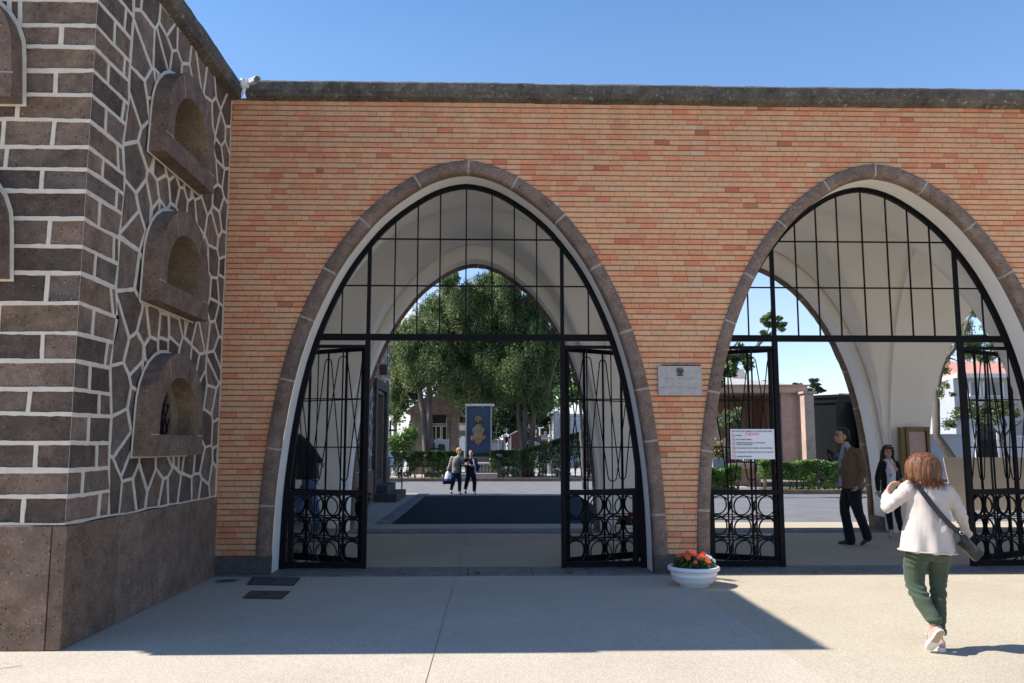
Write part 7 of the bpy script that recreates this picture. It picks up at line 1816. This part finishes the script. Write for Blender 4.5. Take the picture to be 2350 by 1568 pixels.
# corner: left wall runs back and to the left (lit), front wall in shade
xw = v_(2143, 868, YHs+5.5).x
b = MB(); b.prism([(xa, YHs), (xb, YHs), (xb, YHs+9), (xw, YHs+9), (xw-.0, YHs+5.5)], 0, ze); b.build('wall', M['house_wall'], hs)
b = MB(); b.prism([(xa-.05, YHs-.5), (xb+.5, YHs-.5), (xb+.5, YHs+9.5), (xw-.5, YHs+9.5), (xw-.55, YHs+5.2)], ze+.001, ze+.22); b.build('eaves', M['wall_white'], hs)
zz = v_(2230, 842).z; b = MB(); P_ = [(xa-.05, YHs-.5), (xb+.5, YHs-.5), (xb+.5, YHs+9.5), (xw-.5, YHs+9.5), (xw-.55, YHs+5.2)]; rx, ry = (xa+xb)/2-2.5, YHs+4.5
V = [(p[0], p[1], ze+.221) for p in P_]+[(rx, ry, zz+.75), (rx+4, ry, zz+.75)]; b.add(V, [(0, 1, 6, 5), (1, 2, 6), (2, 3, 5, 6), (3, 4, 5), (4, 0, 5)]); b.build('roof', M['roof_tile'], hs)
shut = pm('shutter', (.30, .31, .30), .7)
for (x0_, y0_, x1_, y1_) in ((2257, 879, 2300, 908), (2327, 879, 2360, 908), (2226, 879, 2247, 908), (2325, 968, 2350, 1000)):
    p, q_ = v_(x0_, y0_), v_(x1_, y1_); b = MB(); b.box(p.x, q_.x, YHs-.03, YHs+.03, q_.z, p.z); w = b.build('window', shut, hs); b = MB(); n = 9
    for k in range(n+1): z_ = q_.z+(p.z-q_.z)*k/n; b.box(p.x+.02, q_.x-.02, YHs-.05, YHs-.031, z_-.01, z_+.012)
    b.build('shutter_slats', shut, w); b = MB(); b.box(p.x-.08, p.x-.001, YHs-.07, YHs-.001, q_.z-.06, p.z+.06); b.box(q_.x+.001, q_.x+.08, YHs-.07, YHs-.001, q_.z-.06, p.z+.06); b.box(p.x, q_.x, YHs-.07, YHs-.001, q_.z-.06, q_.z-.002); b.build('frame', M['wall_white'], w)
p, q_ = v_(2238, 988), v_(2290, 1060); b = MB(); b.box(p.x, q_.x, YHs-.03, YHs+.03, 0, p.z); w = b.build('door', M['dark'], hs); b = MB()
for k in range(12): xx = p.x+(q_.x-p.x)*(k+.5)/12; b.bar((xx, YHs-.06, 0), (xx, YHs-.06, p.z-.5), .02)
b.build('grille', M['iron'], w); b = MB(); b.box(p.x-.10, p.x-.001, YHs-.07, YHs-.001, 0, p.z+.05); b.box(q_.x+.001, q_.x+.10, YHs-.07, YHs-.001, 0, p.z+.05); b.build('frame', M['wall_white'], w)
# low grey wall in front of the house
b = MB(); YW3 = 41; a, c = at(2140, 1000, YW3), at(2200, 1000, YW3); b.box(a.x-.6, c.x+.4, YW3, YW3+.3, 0, a.z+.0); b.box(a.x-.65, c.x+.45, YW3-.05, YW3+.35, a.z+.001, a.z+.08); tag(b.build('garden_wall', M['wall_grey']), 'grey garden wall in front of the white house', 'wall')
# sea-pine-like open conifer and the clipped umbrella tree
YQ = 36.0; t = thing('conifer_tree', 'tall open conifer with drooping sprays beside the rear pier, before the white house', 'tree', (at(2152, 1060, YQ).x, YQ, .05)); n_ = lambda x, y, dy=0: at(x, y, YQ+dy)
trunk(t, [([Vector((n_(2153, 0).x, YQ, 0)), n_(2150, 1000), n_(2147, 900), n_(2165, 830), n_(2210, 770), n_(2235, 700)], [.20, .17, .15, .12, .08, .03]), ([n_(2150, 860), n_(2180, 822), n_(2196, 828)], [.06, .04, .02]), ([n_(2165, 830), n_(2130, 770), n_(2120, 730)], [.07, .05, .02]), ([n_(2210, 770), n_(2260, 770), n_(2310, 790)], [.05, .04, .015])])
u = upm(YQ); cl_ = [(n_(x, y).x, YQ+dy, n_(x, y).z, w*u, w*u, h*u) for x, y, w, h, dy in ((2234, 715, 16, 16, 0), (2222, 745, 26, 22, .5), (2262, 755, 26, 24, -.4), (2200, 775, 26, 20, 0), (2245, 785, 30, 22, .4), (2290, 790, 28, 22, 0), (2180, 800, 22, 16, .4), (2215, 812, 26, 16, -.3), (2275, 815, 28, 14, .3), (2160, 830, 16, 14, 0), (2320, 820, 24, 24, 0), (2170, 850, 12, 10, 0), (2150, 900, 8, 16, -.3), (2162, 885, 10, 8, -.3), (2178, 905, 9, 5, -.3))]
crown('crown', t, cl_, 15000, .11, M['conifer'], 61, 2.8, .8, .6, True, .1)
YU = 33.0; t = thing('umbrella_tree', 'low umbrella-shaped tree with dense pale green crown and crooked stem', 'tree', (at(2303, 1055, YU).x, YU, .05)); o_ = lambda x, y, dy=0: at(x, y, YU+dy)
trunk(t, [([Vector((o_(2305, 0).x, YU, 0)), o_(2304, 1040), o_(2296, 1010), o_(2308, 975), o_(2300, 955)], [.09, .08, .07, .06, .04]), ([o_(2296, 1012), o_(2320, 985), o_(2345, 965)], [.05, .04, .02]), ([o_(2300, 1000), o_(2270, 975), o_(2235, 968)], [.05, .035, .015])])
u = upm(YU); rr = random.Random(2); cl_ = []
for k in range(34): f = rr.uniform(-1, 1); x = 2285+f*112; y = 962-38*math.sqrt(max(0, 1-f*f))*rr.uniform(.1, 1.0)+rr.uniform(-6, 22)*(1 if rr.random() < .6 else .2); c = o_(x, y, rr.uniform(-1.3, 1.3)); s = rr.uniform(16, 26)*u; cl_.append((c.x, c.y, c.z, s, s, s*.62))
crown('crown', t, cl_, 16000, .10, M['shrub_pale'], 62, 1.8, .2, .5, False, -.1)
# blank board on wooden legs
YBd = 18.4; a, c = at(2164, 1050, YBd), at(2420, 1171, YBd); t = thing('blank_board', 'large blank beige board standing on wooden legs behind the arcade', 'board', ((a.x+c.x)/2, YBd, 0))
b = MB(); M_ = Matrix(((1, 0, 0, 0), (0, 0, 1, 0), (0, 1, 0, 0), (0, 0, 0, 1))); zb2 = c.z
b.prism([(a.x, a.z), (c.x, a.z), (c.x, zb2), (a.x+.18, zb2)], YBd-.012, YBd+.012, MX); b.build('panel', pm('board_beige', (.46, .39, .31), .8, var=.03), t)
for x in (2198, 2266, 2400):
    b = MB(); p = at(x, 1171, YBd); b.cbox((p.x, YBd+.04, (a.z-.1)/2), (.06, .04, a.z-.1)); b.build('leg', pm('pine_wood', (.45, .31, .20), .7), t)
# distant ground cover of the cemetery
sheet('far_lawn', 10.5, 60, 30.9, 33.0, .062, M['grass'])
sheet('grave_ground', -40, 30, 43.5, 90, .07, M['concrete'])
